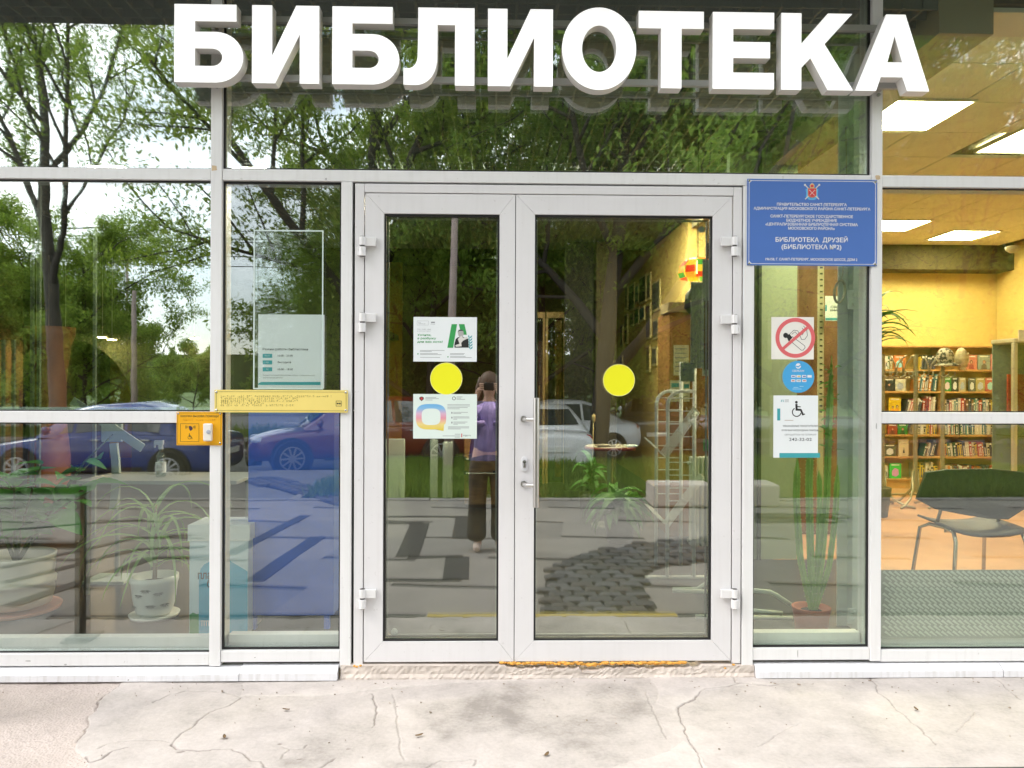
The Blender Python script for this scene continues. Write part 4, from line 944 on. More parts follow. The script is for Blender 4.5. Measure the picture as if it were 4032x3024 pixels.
# kerb stones along the grass
KRB = mat('kerb_stone', (.30, .28, .26), .85, var=.2, vscale=6, bump=.4)
x = -13.9
kb = 0
while x < 13.9:
    o = MB().box(x + .006, x + .994, -7.30, -7.16, -.6, ZP + .02 + rd.uniform(-.004, .004)).build('kerb_stone', KRB, pv, bevel=.012); x += 1.0
lw = tag(box('lawn', -2.75, 60, -12.4, -7.31, -.61, ZP - .01, mat('lawn_soil', (.075, .105, .03), .95, var=.4, vscale=3)), kind='structure')
tag(box('side_path', -60, -2.9, -11.0, -7.31, -.61, ZP - .02, mat('pale_asphalt', (.21, .20, .19), .85, var=.15, vscale=2, bump=.3)), kind='structure')
tag(box('lawn_kerb', -2.89, -2.76, -12.4, -7.31, -.61, ZP + .01, KRB), kind='structure')
tag(box('lawn_kerb', -2.75, 60, -12.54, -12.41, -.61, ZP - .02, KRB), kind='structure')
rdw = tag(box('road', -80, 80, -21.2, -11.16, -.61, ZR, mat('asphalt', (.115, .115, .12), .75, var=.12, vscale=1.5, bump=.4, bscale=90)), kind='structure')
tag(box('kerb', -80, -2.9, -11.15, -11.01, -.61, ZP - .03, KRB), kind='structure')
tag(box('verge', -80, 80, -26.5, -21.36, -.61, ZR + .10, MATS['lawn_soil']), kind='structure')
tag(box('verge_kerb', -80, 80, -21.35, -21.21, -.61, ZR + .13, KRB), kind='structure')
tag(box('main_road', -120, 120, -40, -26.66, -.61, ZR, MATS['asphalt']), kind='structure')
tag(box('verge_kerb', -80, 80, -26.65, -26.51, -.61, ZR + .13, KRB), kind='structure')
tag(box('far_kerb', -120, 120, -40.2, -40.01, -.61, ZR + .14, KRB), kind='structure')
tag(box('park_lawn', -150, 150, -150, -40.21, -.61, ZR + .12, mat('park_grass', (.085, .135, .03), .95, var=.35, vscale=.6)), kind='structure')
for k in range(13):                           # dashes on the main road
    box('lane_marking', -40 + k * 6, -37 + k * 6, -33.4, -33.25, ZR + .003, ZR + .007, WHITE)['kind'] = 'structure'
def grass(name, x0, x1, y0, y1, z, n, h, seed):
    rs = np.random.RandomState(seed); x = rs.uniform(x0, x1, n); y = rs.uniform(y0, y1, n); a = rs.uniform(0, 2 * math.pi, n)
    keep = fbm(x, y, 1.2, seed) > .30; x, y, a = x[keep], y[keep], a[keep]; n = len(x)
    hh = h * rs.uniform(.4, 1.25, n) * (.5 + fbm(x, y, .8, seed + 3)); w_ = .006 + .006 * rs.rand(n)
    lean = rs.uniform(0, .6, n) * hh; la = rs.uniform(0, 2 * math.pi, n)
    dx, dy = np.cos(a) * w_, np.sin(a) * w_; lx, ly = np.cos(la) * lean, np.sin(la) * lean
    A = np.empty((n, 4, 3)); 
    A[:, 0] = np.stack([x - dx, y - dy, np.full(n, z)], 1); A[:, 1] = np.stack([x + dx, y + dy, np.full(n, z)], 1)
    A[:, 2] = np.stack([x + lx + dx * .25, y + ly + dy * .25, z + hh], 1); A[:, 3] = np.stack([x + lx * .5 - dx * .8, y + ly * .5 - dy * .8, z + hh * .6], 1)
    me = quads_mesh(name, A, leaf_mat('grass_blade', (.25, .36, .06), (.13, .22, .035), .4)); o = link(name, me, center=False); o['kind'] = 'stuff'; return o
def leaf_mat(name, c1, c2, tr=.4):
    if name in MATS: return MATS[name]
    m = bpy.data.materials.new(name); m.use_nodes = True; t = m.node_tree; b = t.nodes['Principled BSDF']; b.inputs['Roughness'].default_value = .5; b.inputs['Specular IOR Level'].default_value = .3
    g_ = t.nodes.new('ShaderNodeNewGeometry'); mx_ = t.nodes.new('ShaderNodeMixRGB'); mx_.inputs['Color1'].default_value = (*c1, 1); mx_.inputs['Color2'].default_value = (*c2, 1)
    t.links.new(g_.outputs['Random Per Island'], mx_.inputs['Fac']); t.links.new(mx_.outputs['Color'], b.inputs['Base Color'])
    tl_ = t.nodes.new('ShaderNodeBsdfTranslucent'); t.links.new(mx_.outputs['Color'], tl_.inputs['Color'])
    ms = t.nodes.new('ShaderNodeMixShader'); ms.inputs['Fac'].default_value = tr
    t.links.new(b.outputs['BSDF'], ms.inputs[1]); t.links.new(tl_.outputs['BSDF'], ms.inputs[2]); t.links.new(ms.outputs['Shader'], t.nodes['Material Output'].inputs['Surface'])
    MATS[name] = m; return m
grass('grass', -2.7, 10, -12.35, -7.32, ZP - .012, 52000, .20, 5)
grass('verge_grass', -30, 30, -26.4, -21.4, ZR + .09, 26000, .28, 8)

# ------------------------------------------------------------------ trees
BARK = mat('dark_bark', (.045, .038, .03), .9, var=.3, vscale=12, bump=.8, bscale=30, stretch=(1, 1, .25))
PBARK = mat('pale_bark', (.42, .38, .32), .8, var=.5, vscale=7, stretch=(1, 1, 3))
LF = [leaf_mat('leaf_elm', (.34, .44, .07), (.18, .29, .04), .55), leaf_mat('leaf_maple', (.34, .43, .06), (.19, .28, .035), .55), leaf_mat('leaf_dark', (.25, .37, .06), (.14, .24, .035), .55)]
def grow(seed, H, r0_, forks, spread, leaf_n, leaf_s, base=.22, levels=3, up=.25, lean=(0, 0), fullness=1.0):
    """trunk tubes and a leaf array for one tree rooted at the origin"""
    rr = random.Random(seed); tb = MB(); tips = []
    def branch(p, d, ln, r_, lv):
        n = 5 if lv == 0 else 4; pts = [Vector(p)]; rs = [r_]; d = d.normalized()
        for k in range(n):
            d = (d + Vector((rr.uniform(-1, 1), rr.uniform(-1, 1), rr.uniform(-.5, .9) * .6)) * (.10 if lv == 0 else .20) + Vector((0, 0, up * (.12 if lv else .2)))).normalized()
            pts.append(pts[-1] + d * ln / n); rs.append(r_ * (1 - .62 * (k + 1) / n))
        tb.tube(pts, rs, 8 if lv == 0 else 6 if lv == 1 else 4, cap=False)
        if lv >= levels:
            tips.append((pts, ln)); return
        if lv >= 2: tips.append((pts[2:], ln * .5))
        nb = forks[lv]
        for q in range(nb):
            f = (base + (1 - base) * (q + .6) / nb) if lv == 0 else .25 + .75 * (q + rr.random() * .8) / nb
            f = min(f, 1.0); i = min(int(f * n), n - 1); pp = pts[i].lerp(pts[i + 1], f * n - i)
            ax_ = (pts[i + 1] - pts[i]).normalized(); az = rr.uniform(0, 2 * math.pi) if lv else q * 2.4 + rr.uniform(-.4, .4)
            o1 = ax_.orthogonal().normalized(); o2 = ax_.cross(o1)
            sp = spread * rr.uniform(.75, 1.2)
            dd_ = ax_ * math.cos(sp) + (o1 * math.cos(az) + o2 * math.sin(az)) * math.sin(sp)
            branch(pp, dd_, ln * (.62 if lv == 0 else .56) * rr.uniform(.8, 1.15) * (1 - .25 * f if lv == 0 else 1), max(.004, rs[i] * .58), lv + 1)
    branch((0, 0, -.1), Vector((lean[0], lean[1], 1)), H * .72, r0_, 0)
    rs_ = np.random.RandomState(seed); T = []
    tot = sum(l for _, l in tips)
    for pts, ln in tips:
        k = max(4, int(leaf_n * ln / tot)); t_ = rs_.rand(k) * (len(pts) - 1); i = t_.astype(int); f = (t_ - i)[:, None]
        A = np.array([p[:] for p in pts]); c = A[i] * (1 - f) + A[np.minimum(i + 1, len(pts) - 1)] * f
        T.append(c + rs_.normal(0, .10 + .05 * ln, (k, 3)) * np.array([1, 1, .75]))
    c = np.concatenate(T); n = len(c)
    d = rs_.normal(0, 1, (n, 3)); d[:, 2] -= .75; d /= np.linalg.norm(d, axis=1)[:, None]
    s_ = np.cross(d, rs_.normal(0, 1, (n, 3)) * .6 + np.array([0, 0, 1.2])); s_ /= np.linalg.norm(s_, axis=1)[:, None] + 1e-6
    l_ = leaf_s * rs_.uniform(.6, 1.25, n)[:, None]; A = np.empty((n, 4, 3))
    A[:, 0] = c - d * l_ * .5; A[:, 2] = c + d * l_ * .5; nn = np.cross(d, s_) * l_ * .06
    A[:, 1] = c + s_ * l_ * .20 - nn; A[:, 3] = c - s_ * l_ * .20 - nn
    return tb, A
TREES = {}
def tree(kind, x, y, rz, sc_, label, z=ZR + .1, group='trees across the street', bark=BARK):
    if kind not in TREES:
        tb, A = KINDS[kind][0]()
        r = thing('leafy_tree', label, 'tree', (0, 0, 0), group)
        tb.build('trunk', bark, r, smooth=True, local=True)
        o = link('crown', quads_mesh('crown', A, KINDS[kind][1]), r, True)
        TREES[kind] = r
    else:
        r = copy_tree(TREES[kind]); r['label'] = label; r['group'] = group
    r.location = (x, y, z); r.rotation_euler = (0, 0, rz); r.scale = (sc_, sc_, sc_); return r
KINDS = {
    'forked': (lambda: grow(11, 15, .23, (5, 6, 5), .62, 32000, .135, .33, up=.35, lean=(-.06, 0)), LF[0]),
    'wide': (lambda: grow(23, 14, .26, (7, 6, 6), .85, 60000, .145, .22, up=.15, lean=(-.10, .03)), LF[1]),
    'dense': (lambda: grow(37, 13, .22, (9, 7, 6), .85, 68000, .155, .14, up=.15), LF[2]),
    'slim': (lambda: grow(41, 12, .10, (7, 5, 4), .60, 20000, .14, .3, up=.4), LF[1]),
    'young': (lambda: grow(61, 9.5, .11, (10, 7, 5), .95, 56000, .14, .10, up=.12), LF[0]),
    'bush': (lambda: grow(53, 6, .07, (10, 6, 4), 1.0, 36000, .18, .04, up=.1), LF[2]),
}
def at(px, dist): p = VR(px, 1512, dist); return p.x, p.y
trs = [('forked', 240, 20.5, .3, 1.0, 'tall forked tree mirrored at the left end of the window'), ('wide', 1520, 18.0, 1.9, 1.05, 'broad tree with slanting limbs mirrored above the narrow door leaf'),
       ('dense', 2350, 17.0, .7, 1.05, 'thick dark trunked tree mirrored in the wide door leaf'), ('slim', 2282, 27.0, .2, 1.0, 'slender tree with twin stems mirrored beside the thick trunk'),
       ('slim', 3757, 19.0, 2.2, 1.0, 'slim tree mirrored in the bright right window'), ('dense', 3080, 21.0, 2.6, 1.0, 'dense tree mirrored behind the blue plaque'),
       
       ('forked', 2650, 31.0, 2.2, 1.0, 'tall loose tree between the thick trunk and the plaque'), ('young', 90, 27.0, .4, .95, 'leafy young tree left of the orange column'), ('young', 330, 27.0, 3.3, .85, 'leafy young tree at the pale concrete post'),
       ('young', 1500, 24.0, 1.0, .95, 'leafy young tree beside the left door post'), ('young', 1690, 20.5, 2.6, 1.1, 'leafy young tree behind the leaning pole'), ('young', 2130, 21.0, 4.0, 1.15, 'leafy young tree above the pull handle'), ('young', 2560, 23.0, 5.2, 1.1, 'leafy young tree over the grey parked car'), ('young', 3060, 19.5, .2, 1.1, 'leafy young tree right of the doors'), ('young', 3900, 20.0, 1.7, 1.2, 'leafy young tree at the right edge'),
       ('dense', 3500, 30.0, 1.2, 1.1, 'dark tree behind the right mullion'), ('wide', 4200, 26.0, 5.0, 1.0, 'broad tree beyond the right edge')]
for q, (k, px_, ds, rz_, s__, lb) in enumerate(trs):
    x, y = at(px_, ds); tree(k, x, y, rz_, s__, lb)
rd = random.Random(5)
for q in range(24):                           # the belt of trees across the main road
    px_ = -1300 + q * 270 + rd.uniform(-80, 80); ds = rd.uniform(50, 72)
    low = 480 < px_ < 1260
    x, y = at(px_, ds + (25 if low else 0)); tree('bush' if low else rd.choice(('dense', 'wide', 'forked')), x, y, rd.uniform(0, 6), .9 if low else rd.uniform(.9, 1.15), '%s tree from the left in the distant belt across the main road' % ORD[q], group='tree belt across the main road')
for q in range(14):
    px_ = -900 + q * 420 + rd.uniform(-120, 120); x, y = at(px_, rd.uniform(44, 56)); tree('bush', x, y, rd.uniform(0, 6), rd.uniform(.5, .8), '%s round bush from the left on the far lawn' % ORD[q], group='bushes on the far lawn')
for q, (px_, ds, s__) in enumerate(((-60, 29, 1.15), (330, 31, .95), (1400, 27, 1.1), (1640, 25, 1.2), (1820, 30, 1.1), (2060, 29, 1.2), (2480, 28, 1.1), (2700, 30, 1.3), (2880, 27, 1.2), (3180, 29, 1.25), (3420, 27, 1.3), (3650, 29, 1.2), (3900, 28, 1.3), (4150, 30, 1.2))):
    x, y = at(px_, ds); tree('bush', x, y, rd.uniform(0, 6), s__, '%s dense bushy tree from the left in the thicket behind the parked cars' % ORD[q], group='thicket behind the parked cars')
hz = tag(MB().box(-160, 160, -150, -148, -1, 7).build('far_woods', mat('far_green', (.04, .07, .02), .95, var=.5, vscale=.5)), kind='stuff')
# ------------------------------------------------------------------ interior shell
PD = lambda px, py, d: P(px, py, d - CAMD)
XB = 2.2                                      # between the hall and the yellow reading room
YELW = mat('yellow_wall', (.80, .59, .20), .85, var=.06, vscale=2, bump=.15, bscale=30)
OCH = mat('ochre_wall', (.50, .33, .09), .85, var=.10, vscale=2)
BRN = mat('brown_wall', (.17, .10, .045), .8, var=.2, vscale=2)
PGRN = mat('pale_green_wall', (.42, .50, .36), .7, var=.05, vscale=3)
FLO = mat('grey_floor_tiles', (.022, .022, .021), .3, var=.2, vscale=3)
ORF = mat('terracotta_floor', (.56, .29, .14), .45, var=.10, vscale=3)
st = lambda n, *a: tag(box(n, *a), kind='structure')
st('hall_floor', -7, XB - .01, .131, 11, -.3, 0, FLO); st('hall_floor', XB - .0095, 2.79, .131, 2.4, -.3, 0, FLO); st('reading_room_floor', 2.7905, 9, .131, 2.4, -.3, 0, ORF); st('reading_room_floor', XB, 9, 2.401, 7, -.3, 0, ORF)
st('hall_left_wall', -7.2, -7, .1, 11.2, -.3, 3.9, BRN); st('hall_back_wall', -7, 2.1, 11, 11.2, -.3, 3.9, BRN)
st('reading_room_back_wall', 2.4, 9.2, 6.76, 6.96, -.3, 3.9, YELW); st('reading_room_right_wall', 6.85, 7.05, .14, 6.75, -.3, 3.9, YELW)
st('picture_wall', XB - .05, XB + .15, 4.9, 10.99, 0, 3.9, YELW)
st('roof_slab', -7.2, 9.2, .14, 11.2, 3.91, 4.1, BRN)
st('end_wall', 9, 9.2, .14, 6.75, -.3, 3.9, YELW)
box('wall_above_glass', -7.2, 9.2, .101, .135, 3.45, 3.9, DARK)['kind'] = 'structure'
st('facade_end_wall', -7.2, XL - .01, -.01, .13, -.3, 3.9, mat('render_grey', (.42, .41, .40), .9, var=.1)); st('facade_end_wall', XR + .01, 9.2, -.01, .13, -.3, 3.9, MATS['render_grey'])
# cell ceiling of the hall
cg = MB(); GRD = mat('cell_ceiling_grey', (.20, .215, .20), .6)
for k in range(72): x = -5.0 + k * .10; cg.box(x, x + .012, .14, 7.0, 3.22, 3.27)
for k in range(69): y = .15 + k * .10; cg.box(-5.0, XB - .02, y, y + .012, 3.2205, 3.2695)
cg = cg.build('cell_ceiling', GRD); cg['kind'] = 'structure'
st('void_above_cells', -7, XB - .01, .14, 11, 3.6, 3.62, mat('ceiling_void', (.015, .018, .017), .9))
st('soffit_beam', XB - .02, XB + .25, .14, 4.88, 3.10, 3.6, mat('soffit_beige', (.46, .40, .27), .8))
# tiled ceiling of the reading room with its light panels
TIL = mat('ceiling_tile', (.84, .80, .66), .9, var=.04, vscale=4)
LIT = mat('light_panel', (.9, .8, .5), .5, emit=(1, .87, .55), estr=36)
rc = tag(box('reading_room_ceiling', XB + .25, 9, .14, 6.76, 3.25, 3.3, mat('ceiling_grid', (.13, .11, .07), .8)), kind='structure')
WL[rc.name] = Vector(rc.location)
panels = {(3, 2): 'large square ceiling light beside the last letter of the sign', (5, 3): 'ceiling light cut off by the right picture edge', (6, 8): 'far ceiling light partly behind the right mullion', (8, 9): 'farthest whole ceiling light above the bookcase'}
tme = raw_mesh('ceiling_tile', *(lambda b: (b.V, b.F))(MB().box(-.294, .294, -.294, .294, -.012, .012)), TIL)
X0 = P(3856, 366, 4.89 - CAMD).x - .6 * 1      # right edge of the first light
lights = [(X0 + .3 - .0, 1.30 + .3), (X0 + 1.2 + .35, 1.80 + .3), (PD(3567, 893, 9.06).x - .3, 9.06 - CAMD - .3), (PD(3827, 928, 9.6).x - .3, 9.6 - CAMD - .3)]
labs = ['large ceiling light beside the last letter of the sign', 'ceiling light cut off by the right picture edge', 'far ceiling light partly hidden by the right mullion', 'farthest ceiling light, above the bookcase']
for k, ((lx, ly), lb) in enumerate(zip(lights, labs)):
    t_ = thing('ceiling_light', lb, 'ceiling light', (lx, ly, 3.21), 'square ceiling lights of the reading room')
    b = MB().ring(lx - .297, lx + .297, ly - .297, ly + .297, .012, 0, 1)
    fr = MB()
    for a in ((-.297, .297, -.297, -.28), (-.297, .297, .28, .297), (-.297, -.28, -.28, .28), (.28, .297, -.28, .28)): fr.box(lx + a[0], lx + a[1], ly + a[2], ly + a[3], 3.205, 3.235)
    fr.build('frame', mat('cream_metal', (.7, .65, .5), .5), t_)
    for q in range(4): box('diffuser', lx - .278 + q * .139 + .003, lx - .278 + (q + 1) * .139 - .003, ly - .278, ly + .278, 3.212, 3.22, LIT, t_)
for i in range(10):
    for j in range(11):
        cx, cyy = XB + .25 + .3 + i * .6, .16 + .3 + j * .6
        if cx > 6.6 or cyy > 6.7 or any(abs(cx - lx) < .42 and abs(cyy - ly) < .42 for lx, ly in lights): continue
        o = bpy.data.objects.new('ceiling_tile', tme); COL.objects.link(o); o.parent = rc; o.location = Vector((cx, cyy, 3.232)) - Vector(rc.location)
a, b = PD(3440, 970, 10.3), PD(3940, 1076, 10.3)
box('bulkhead', XB + .2, b.x, 6.40, 6.759, b.z, 3.24, mat('dark_olive', (.07, .05, .012), .8, var=.2))['kind'] = 'structure'
# hall fittings overhead: a few round downlights
DL_ = mat('downlight', (1, .9, .7), .5, emit=(1, .66, .30), estr=70)
SPOT = thing
def down(px, py, d, lb, r=.075):
    q = PD(px, py, d); b = MB().lathe((q.x, q.y, q.z), [(r * .9, -.012), (r, 0), (r, .02)], 20); t_ = thing('downlight', lb, 'ceiling light', (q.x, q.y, q.z), 'round downlights deep in the hall')
    MB().lathe((q.x, q.y, q.z), [(r * .8, -.006), (r * .8, .004)], 18).build('lamp', DL_, t_); MB().lathe((q.x, q.y, q.z), [(r, .004), (r, .03)], 18).cyl((q.x, q.y, q.z + .03), (q.x, q.y, 3.219), .006, 6).build('fitting', MATS['cream_metal'], t_)
for k, (px_, py_) in enumerate(((143, 1342), (192, 1347), (258, 1353), (403, 1329), (441, 1338), (765, 1333))):
    down(px_, py_, 11.35, ('leftmost downlight above the orange column', 'second downlight from the left above the orange column', 'downlight just right of the orange column', 'left downlight of the pair over the arch', 'right downlight of the pair over the arch', 'downlight glowing near the left mullion')[k])
HFILL = mat('hall_fill_lamp', (1, .9, .7), .5, emit=(1, .94, .82), estr=42)  # fill light for the hall, added out of view behind the transom
HFILL2 = mat('rear_hall_fill_lamp', (1, .9, .7), .5, emit=(1, .88, .60), estr=160)  # stronger fill, added out of view behind the door head for the picture wall
for k, x in enumerate((-3.3, -2.1, -.9, -.2, .6, 1.5)):
    t_ = thing('hall_fill_lamp', '%s added flat fill lamp from the left in the unseen front row under the cell ceiling' % ORD[k], 'ceiling light', (x, (yl := 3.09 if x < -1.3 else 3.16), 3.2), 'added fill lamps under the cell ceiling of the hall')
    box('diffuser', x - .15, x + .15, yl - .08, yl + .08, 3.196, 3.205, HFILL, t_); box('frame', x - .16, x + .16, yl - .09, yl + .09, 3.2055, 3.225, MATS['cream_metal'], t_)
for k, x in enumerate((-.3, .7, 1.3, 1.8)):
    t_ = thing('hall_fill_lamp', '%s added flat fill lamp from the left in the unseen rear row under the cell ceiling' % ORD[k], 'ceiling light', (x, 4.35, 3.2), 'added fill lamps under the cell ceiling of the hall')
    box('diffuser', x - .12, x + .12, 4.24, 4.46, 3.196, 3.205, HFILL2, t_); box('frame', x - .13, x + .13, 4.23, 4.47, 3.2055, 3.225, MATS['cream_metal'], t_)
# left part: arched opening to a warm room, orange column, red door
da = 11.6; cx_, cz_ = PD(250, 1600, da).x, PD(250, 1600, da).z; ra = 262 * da / 3030
arch = [(cx_ + ra * math.cos(math.pi * k / 24), cz_ + ra * math.sin(math.pi * k / 24)) for k in range(25)]
wx0, wx1 = -7, -1.75
fill('arch_wall', [[(wx0, 0), (cx_ - ra, 0)] + arch[::-1] + [(cx_ + ra, 0), (wx1, 0), (wx1, 3.6), (wx0, 3.6)]], da - CAMD, .18, mat('moss_wall', (.075, .085, .05), .85, var=.15, vscale=2))['kind'] = 'structure'
st('warm_room_wall', -7, -1.7, 10.6, 10.7, 0, 3.6, mat('amber_wall', (.62, .36, .03), .8, var=.15, vscale=2))
st('lowered_ceiling', -7, -1.75, 8.2, 10.55, 2.16, 2.25, mat('brown_soffit', (.22, .11, .04), .8))
q0, q1 = PD(128, 1900, 8.2), PD(262, 1340, 8.2)
ocx = (q0.x + q1.x) / 2; oy = 8.2 - CAMD
OR_ = mat('orange_brown_column', (.40, .15, .055), .6, var=.25, vscale=3)
cl = MB().lathe((ocx, oy, 0), [(.21, 0), (.20, .25), (.195, .6), (.16, .95), (.155, 1.3), (.165, 1.5), (.20, 1.75), (.235, 1.86), (.24, 1.95)], 24)
tag(cl.build('flared_column', OR_, smooth=True), 'orange brown column flaring out at its top behind the left window', 'column')
z_ = lambda py, d: PD(0, py, d).z
a, b = PD(180, 1625, 9.4), PD(226, 1440, 9.4)
t_ = thing('red_door', 'dark red door leaf beside the orange column', 'door', (a.x, a.y, 0)); box('door_panel', a.x, b.x + .05, a.y, a.y + .05, 0, b.z, mat('dark_red_paint', (.20, .025, .02), .45, var=.2), t_); box('jamb', b.x + .06, PD(262, 1500, 9.4).x, a.y - .02, a.y + .1, 0, PD(0, 1380, 9.4).z, mat('dark_brown_wood', (.07, .03, .012), .6), t_)
box('lintel', PD(180, 0, 9.4).x, PD(226, 0, 9.4).x + .05, a.y - .02, a.y + .06, b.z + .005, PD(0, 1350, 9.4).z, mat('orange_board', (.50, .24, .03), .6), t_)
# thin glass-wall posts in the hall
for k, px_ in enumerate((14, 55, 128, 155, 374)):
    x = PD(px_, 1512, 7.0).x
    tag(box('slim_post', x - .012, x + .012, 3.39, 3.42, 0, 3.2 if k > 1 else 1.75, mat('pale_metal', (.33, .36, .31), .4, metal=.3)), ('short pale post at the left picture edge', 'short pale post beside the left edge post', 'tall thin pale post before the orange column', 'second tall thin post before the orange column', 'tall thin post in front of the arch')[k], 'post', 'thin posts in the hall')
# ------------------------------------------------------------------ plants
def leaf_mesh(name, ln, wd, m, fold=.25, droop=.25, n=6):
    V = []; F = []
    for k in range(n + 1):
        t = k / n; w_ = wd * math.sin(math.pi * (.06 + .94 * t) ** .8) * (1 if k < n else .02); z = -droop * ln * t * t
        V += [(t * ln, -w_ / 2, z + fold * w_ / 2), (t * ln, 0, z), (t * ln, w_ / 2, z + fold * w_ / 2)]
    for k in range(n): F += [(3 * k, 3 * k + 1, 3 * k + 4, 3 * k + 3), (3 * k + 1, 3 * k + 2, 3 * k + 5, 3 * k + 4)]
    return raw_mesh(name, V, F, m, True)
def strap_mesh(name, ln, wd, m, rise, n=9):
    V = []; F = []
    for k in range(n + 1):
        t = k / n; a = rise - (rise + 1.25) * t ** .9
        if k == 0: p = Vector((0, 0, 0))
        else: p = p + Vector((math.cos(a), 0, math.sin(a))) * ln / n
        w_ = wd * (1 - t ** 2.2) * .5 + .0008
        V += [(p.x, -w_, p.z + w_ * .5), (p.x, 0, p.z), (p.x, w_, p.z + w_ * .5)]
    for k in range(n): F += [(3 * k, 3 * k + 1, 3 * k + 4, 3 * k + 3), (3 * k + 1, 3 * k + 2, 3 * k + 5, 3 * k + 4)]
    return raw_mesh(name, V, F, m, True)
def put(me, name, parent, loc, rot, s_=1.0):
    o = bpy.data.objects.new(name, me); COL.objects.link(o); o.parent = parent; o.location = loc; o.rotation_euler = rot; o.scale = (s_, s_, s_); return o
GL1 = leaf_mat('broad_leaf', (.20, .52, .10), (.10, .32, .06), .3); GL2 = leaf_mat('strap_leaf', (.46, .64, .28), (.28, .48, .15), .35); GL3 = leaf_mat('deep_leaf', (.08, .24, .04), (.04, .14, .02), .25)
SOIL = mat('potting_soil', (.05, .035, .025), .95, bump=.8, bscale=60)
rr = random.Random(9)
# big leafy plant in a cream pot
q = PD(62, 2400, 4.66); t_ = thing('leafy_pot_plant', 'broad leaved plant in a wide cream pot at the lower left', 'plant', (q.x, q.y, 0))
CRM = mat('cream_glaze', (.86, .80, .68), .35, var=.05)
MB().lathe((0, 0, 0), [(.13, .03), (.185, .05), (.205, .12), (.20, .17), (.212, .175), (.215, .20), (.20, .21), (.205, .26), (.212, .33), (.215, .345), (.195, .345), (.19, .28)], 32).build('pot', CRM, t_, smooth=True, local=True)
MB().lathe((0, 0, 0), [(.19, .0), (.235, .012), (.245, .035), (.225, .03), (.2, .022)], 32).build('saucer', mat('salmon_saucer', (.72, .30, .20), .45), t_, smooth=True, local=True)
MB().lathe((0, 0, .275), [(.19, 0), (.1, .008), (.01, .01)], 20).build('soil', SOIL, t_, local=True)
LM = [leaf_mesh('leaf', l, w_, GL1, .3, .25) for l, w_ in ((.19, .115), (.23, .135), (.15, .095))]
for k in range(11):
    az = k * 2.4; tip = Vector((math.cos(az) * rr.uniform(.10, .55) + .10, math.sin(az) * .25, rr.uniform(.72, 1.0)))
    if k == 0: tip = Vector((.56, .02, 1.06))
    pts = [Vector((0, 0, .28)), Vector((tip.x * .25, tip.y * .3, .5)), Vector((tip.x * .7, tip.y * .7, .5 + (tip.z - .5) * .7)), tip]
    MB().tube(pts, [.010, .008, .006, .004], 6).build('stem', mat('plant_stem', (.16, .20, .07), .7), t_, smooth=True, local=True)
    for j in range(10 if k else 8):
        f = .35 + .65 * j / 9; p = pts[1].lerp(pts[2], min(1, f * 2 - .7)) if f < .85 else pts[2].lerp(pts[3], (f - .85) / .15)
        put(LM[rr.randrange(3)], 'leaf', t_, p, (rr.uniform(-.5, .5), rr.uniform(-.6, .35), rr.uniform(0, 6.28)), rr.uniform(.7, 1.1))
# strap leaved plant in a patterned white pot
q = PD(608, 2425, 4.55); t_ = thing('strap_leaf_plant', 'drooping strap leaved plant in a white pot with dark leaf print', 'plant', (q.x, q.y, 0))
MB().lathe((0, 0, 0), [(.085, .02), (.10, .04), (.118, .12), (.126, .20), (.132, .215), (.132, .245), (.118, .245), (.112, .2)], 28).build('pot', mat('white_glaze', (.88, .87, .82), .3), t_, smooth=True, local=True)
MB().lathe((0, 0, 0), [(.10, 0), (.13, .006), (.14, .025), (.12, .018)], 28).build('saucer', MATS['white_glaze'], t_, smooth=True, local=True)
MB().lathe((0, 0, .20), [(.11, 0), (.05, .006), (.01, .008)], 16).build('soil', SOIL, t_, local=True)
pr = MB()
for (a, h) in ((-1.9, .16), (-1.35, .10), (-1.0, .17), (-2.3, .09), (-1.55, .19), (-.7, .1)):
    r_ = .1215 + (h - .12) * .09
    for k in range(6):
        g_ = -1.25 + k * .5; L_ = .035
        u0, v0 = 0, 0; u1, v1 = math.sin(g_) * L_, -abs(math.cos(g_)) * L_ * .8
        f = lambda u, v: ((r_ + .0015) * math.cos(a + u / r_), (r_ + .0015) * math.sin(a + u / r_), h + v)
        nx_, ny_ = -v1 * .09, u1 * .09
        pr.add([f(0, 0), f(u1 * .5 + nx_, v1 * .5 + ny_), f(u1, v1), f(u1 * .5 - nx_, v1 * .5 - ny_)], [(0, 1, 2, 3)])
pr.build('leaf_print', mat('dark_leaf_print', (.04, .06, .03), .5), t_, local=True)['kind'] = 'stuff'
MB().tube([(0, 0, .2), (.01, 0, .45), (0, .01, .66)], [.014, .012, .008], 8).build('stem', mat('ringed_stem', (.32, .26, .16), .8), t_, smooth=True, local=True)
SMh = [strap_mesh('leaf', l, w_, GL2, ri) for l, w_, ri in ((.62, .026, 1.0), (.52, .030, .8), (.70, .022, 1.25), (.42, .026, .5))]
for k in range(36): put(SMh[k % 4], 'leaf', t_, (0, 0, .28 + .38 * k / 36), (rr.uniform(-.2, .2), rr.uniform(-.25, .25), k * 2.4 + rr.uniform(-.2, .2)), rr.uniform(.8, 1.1))
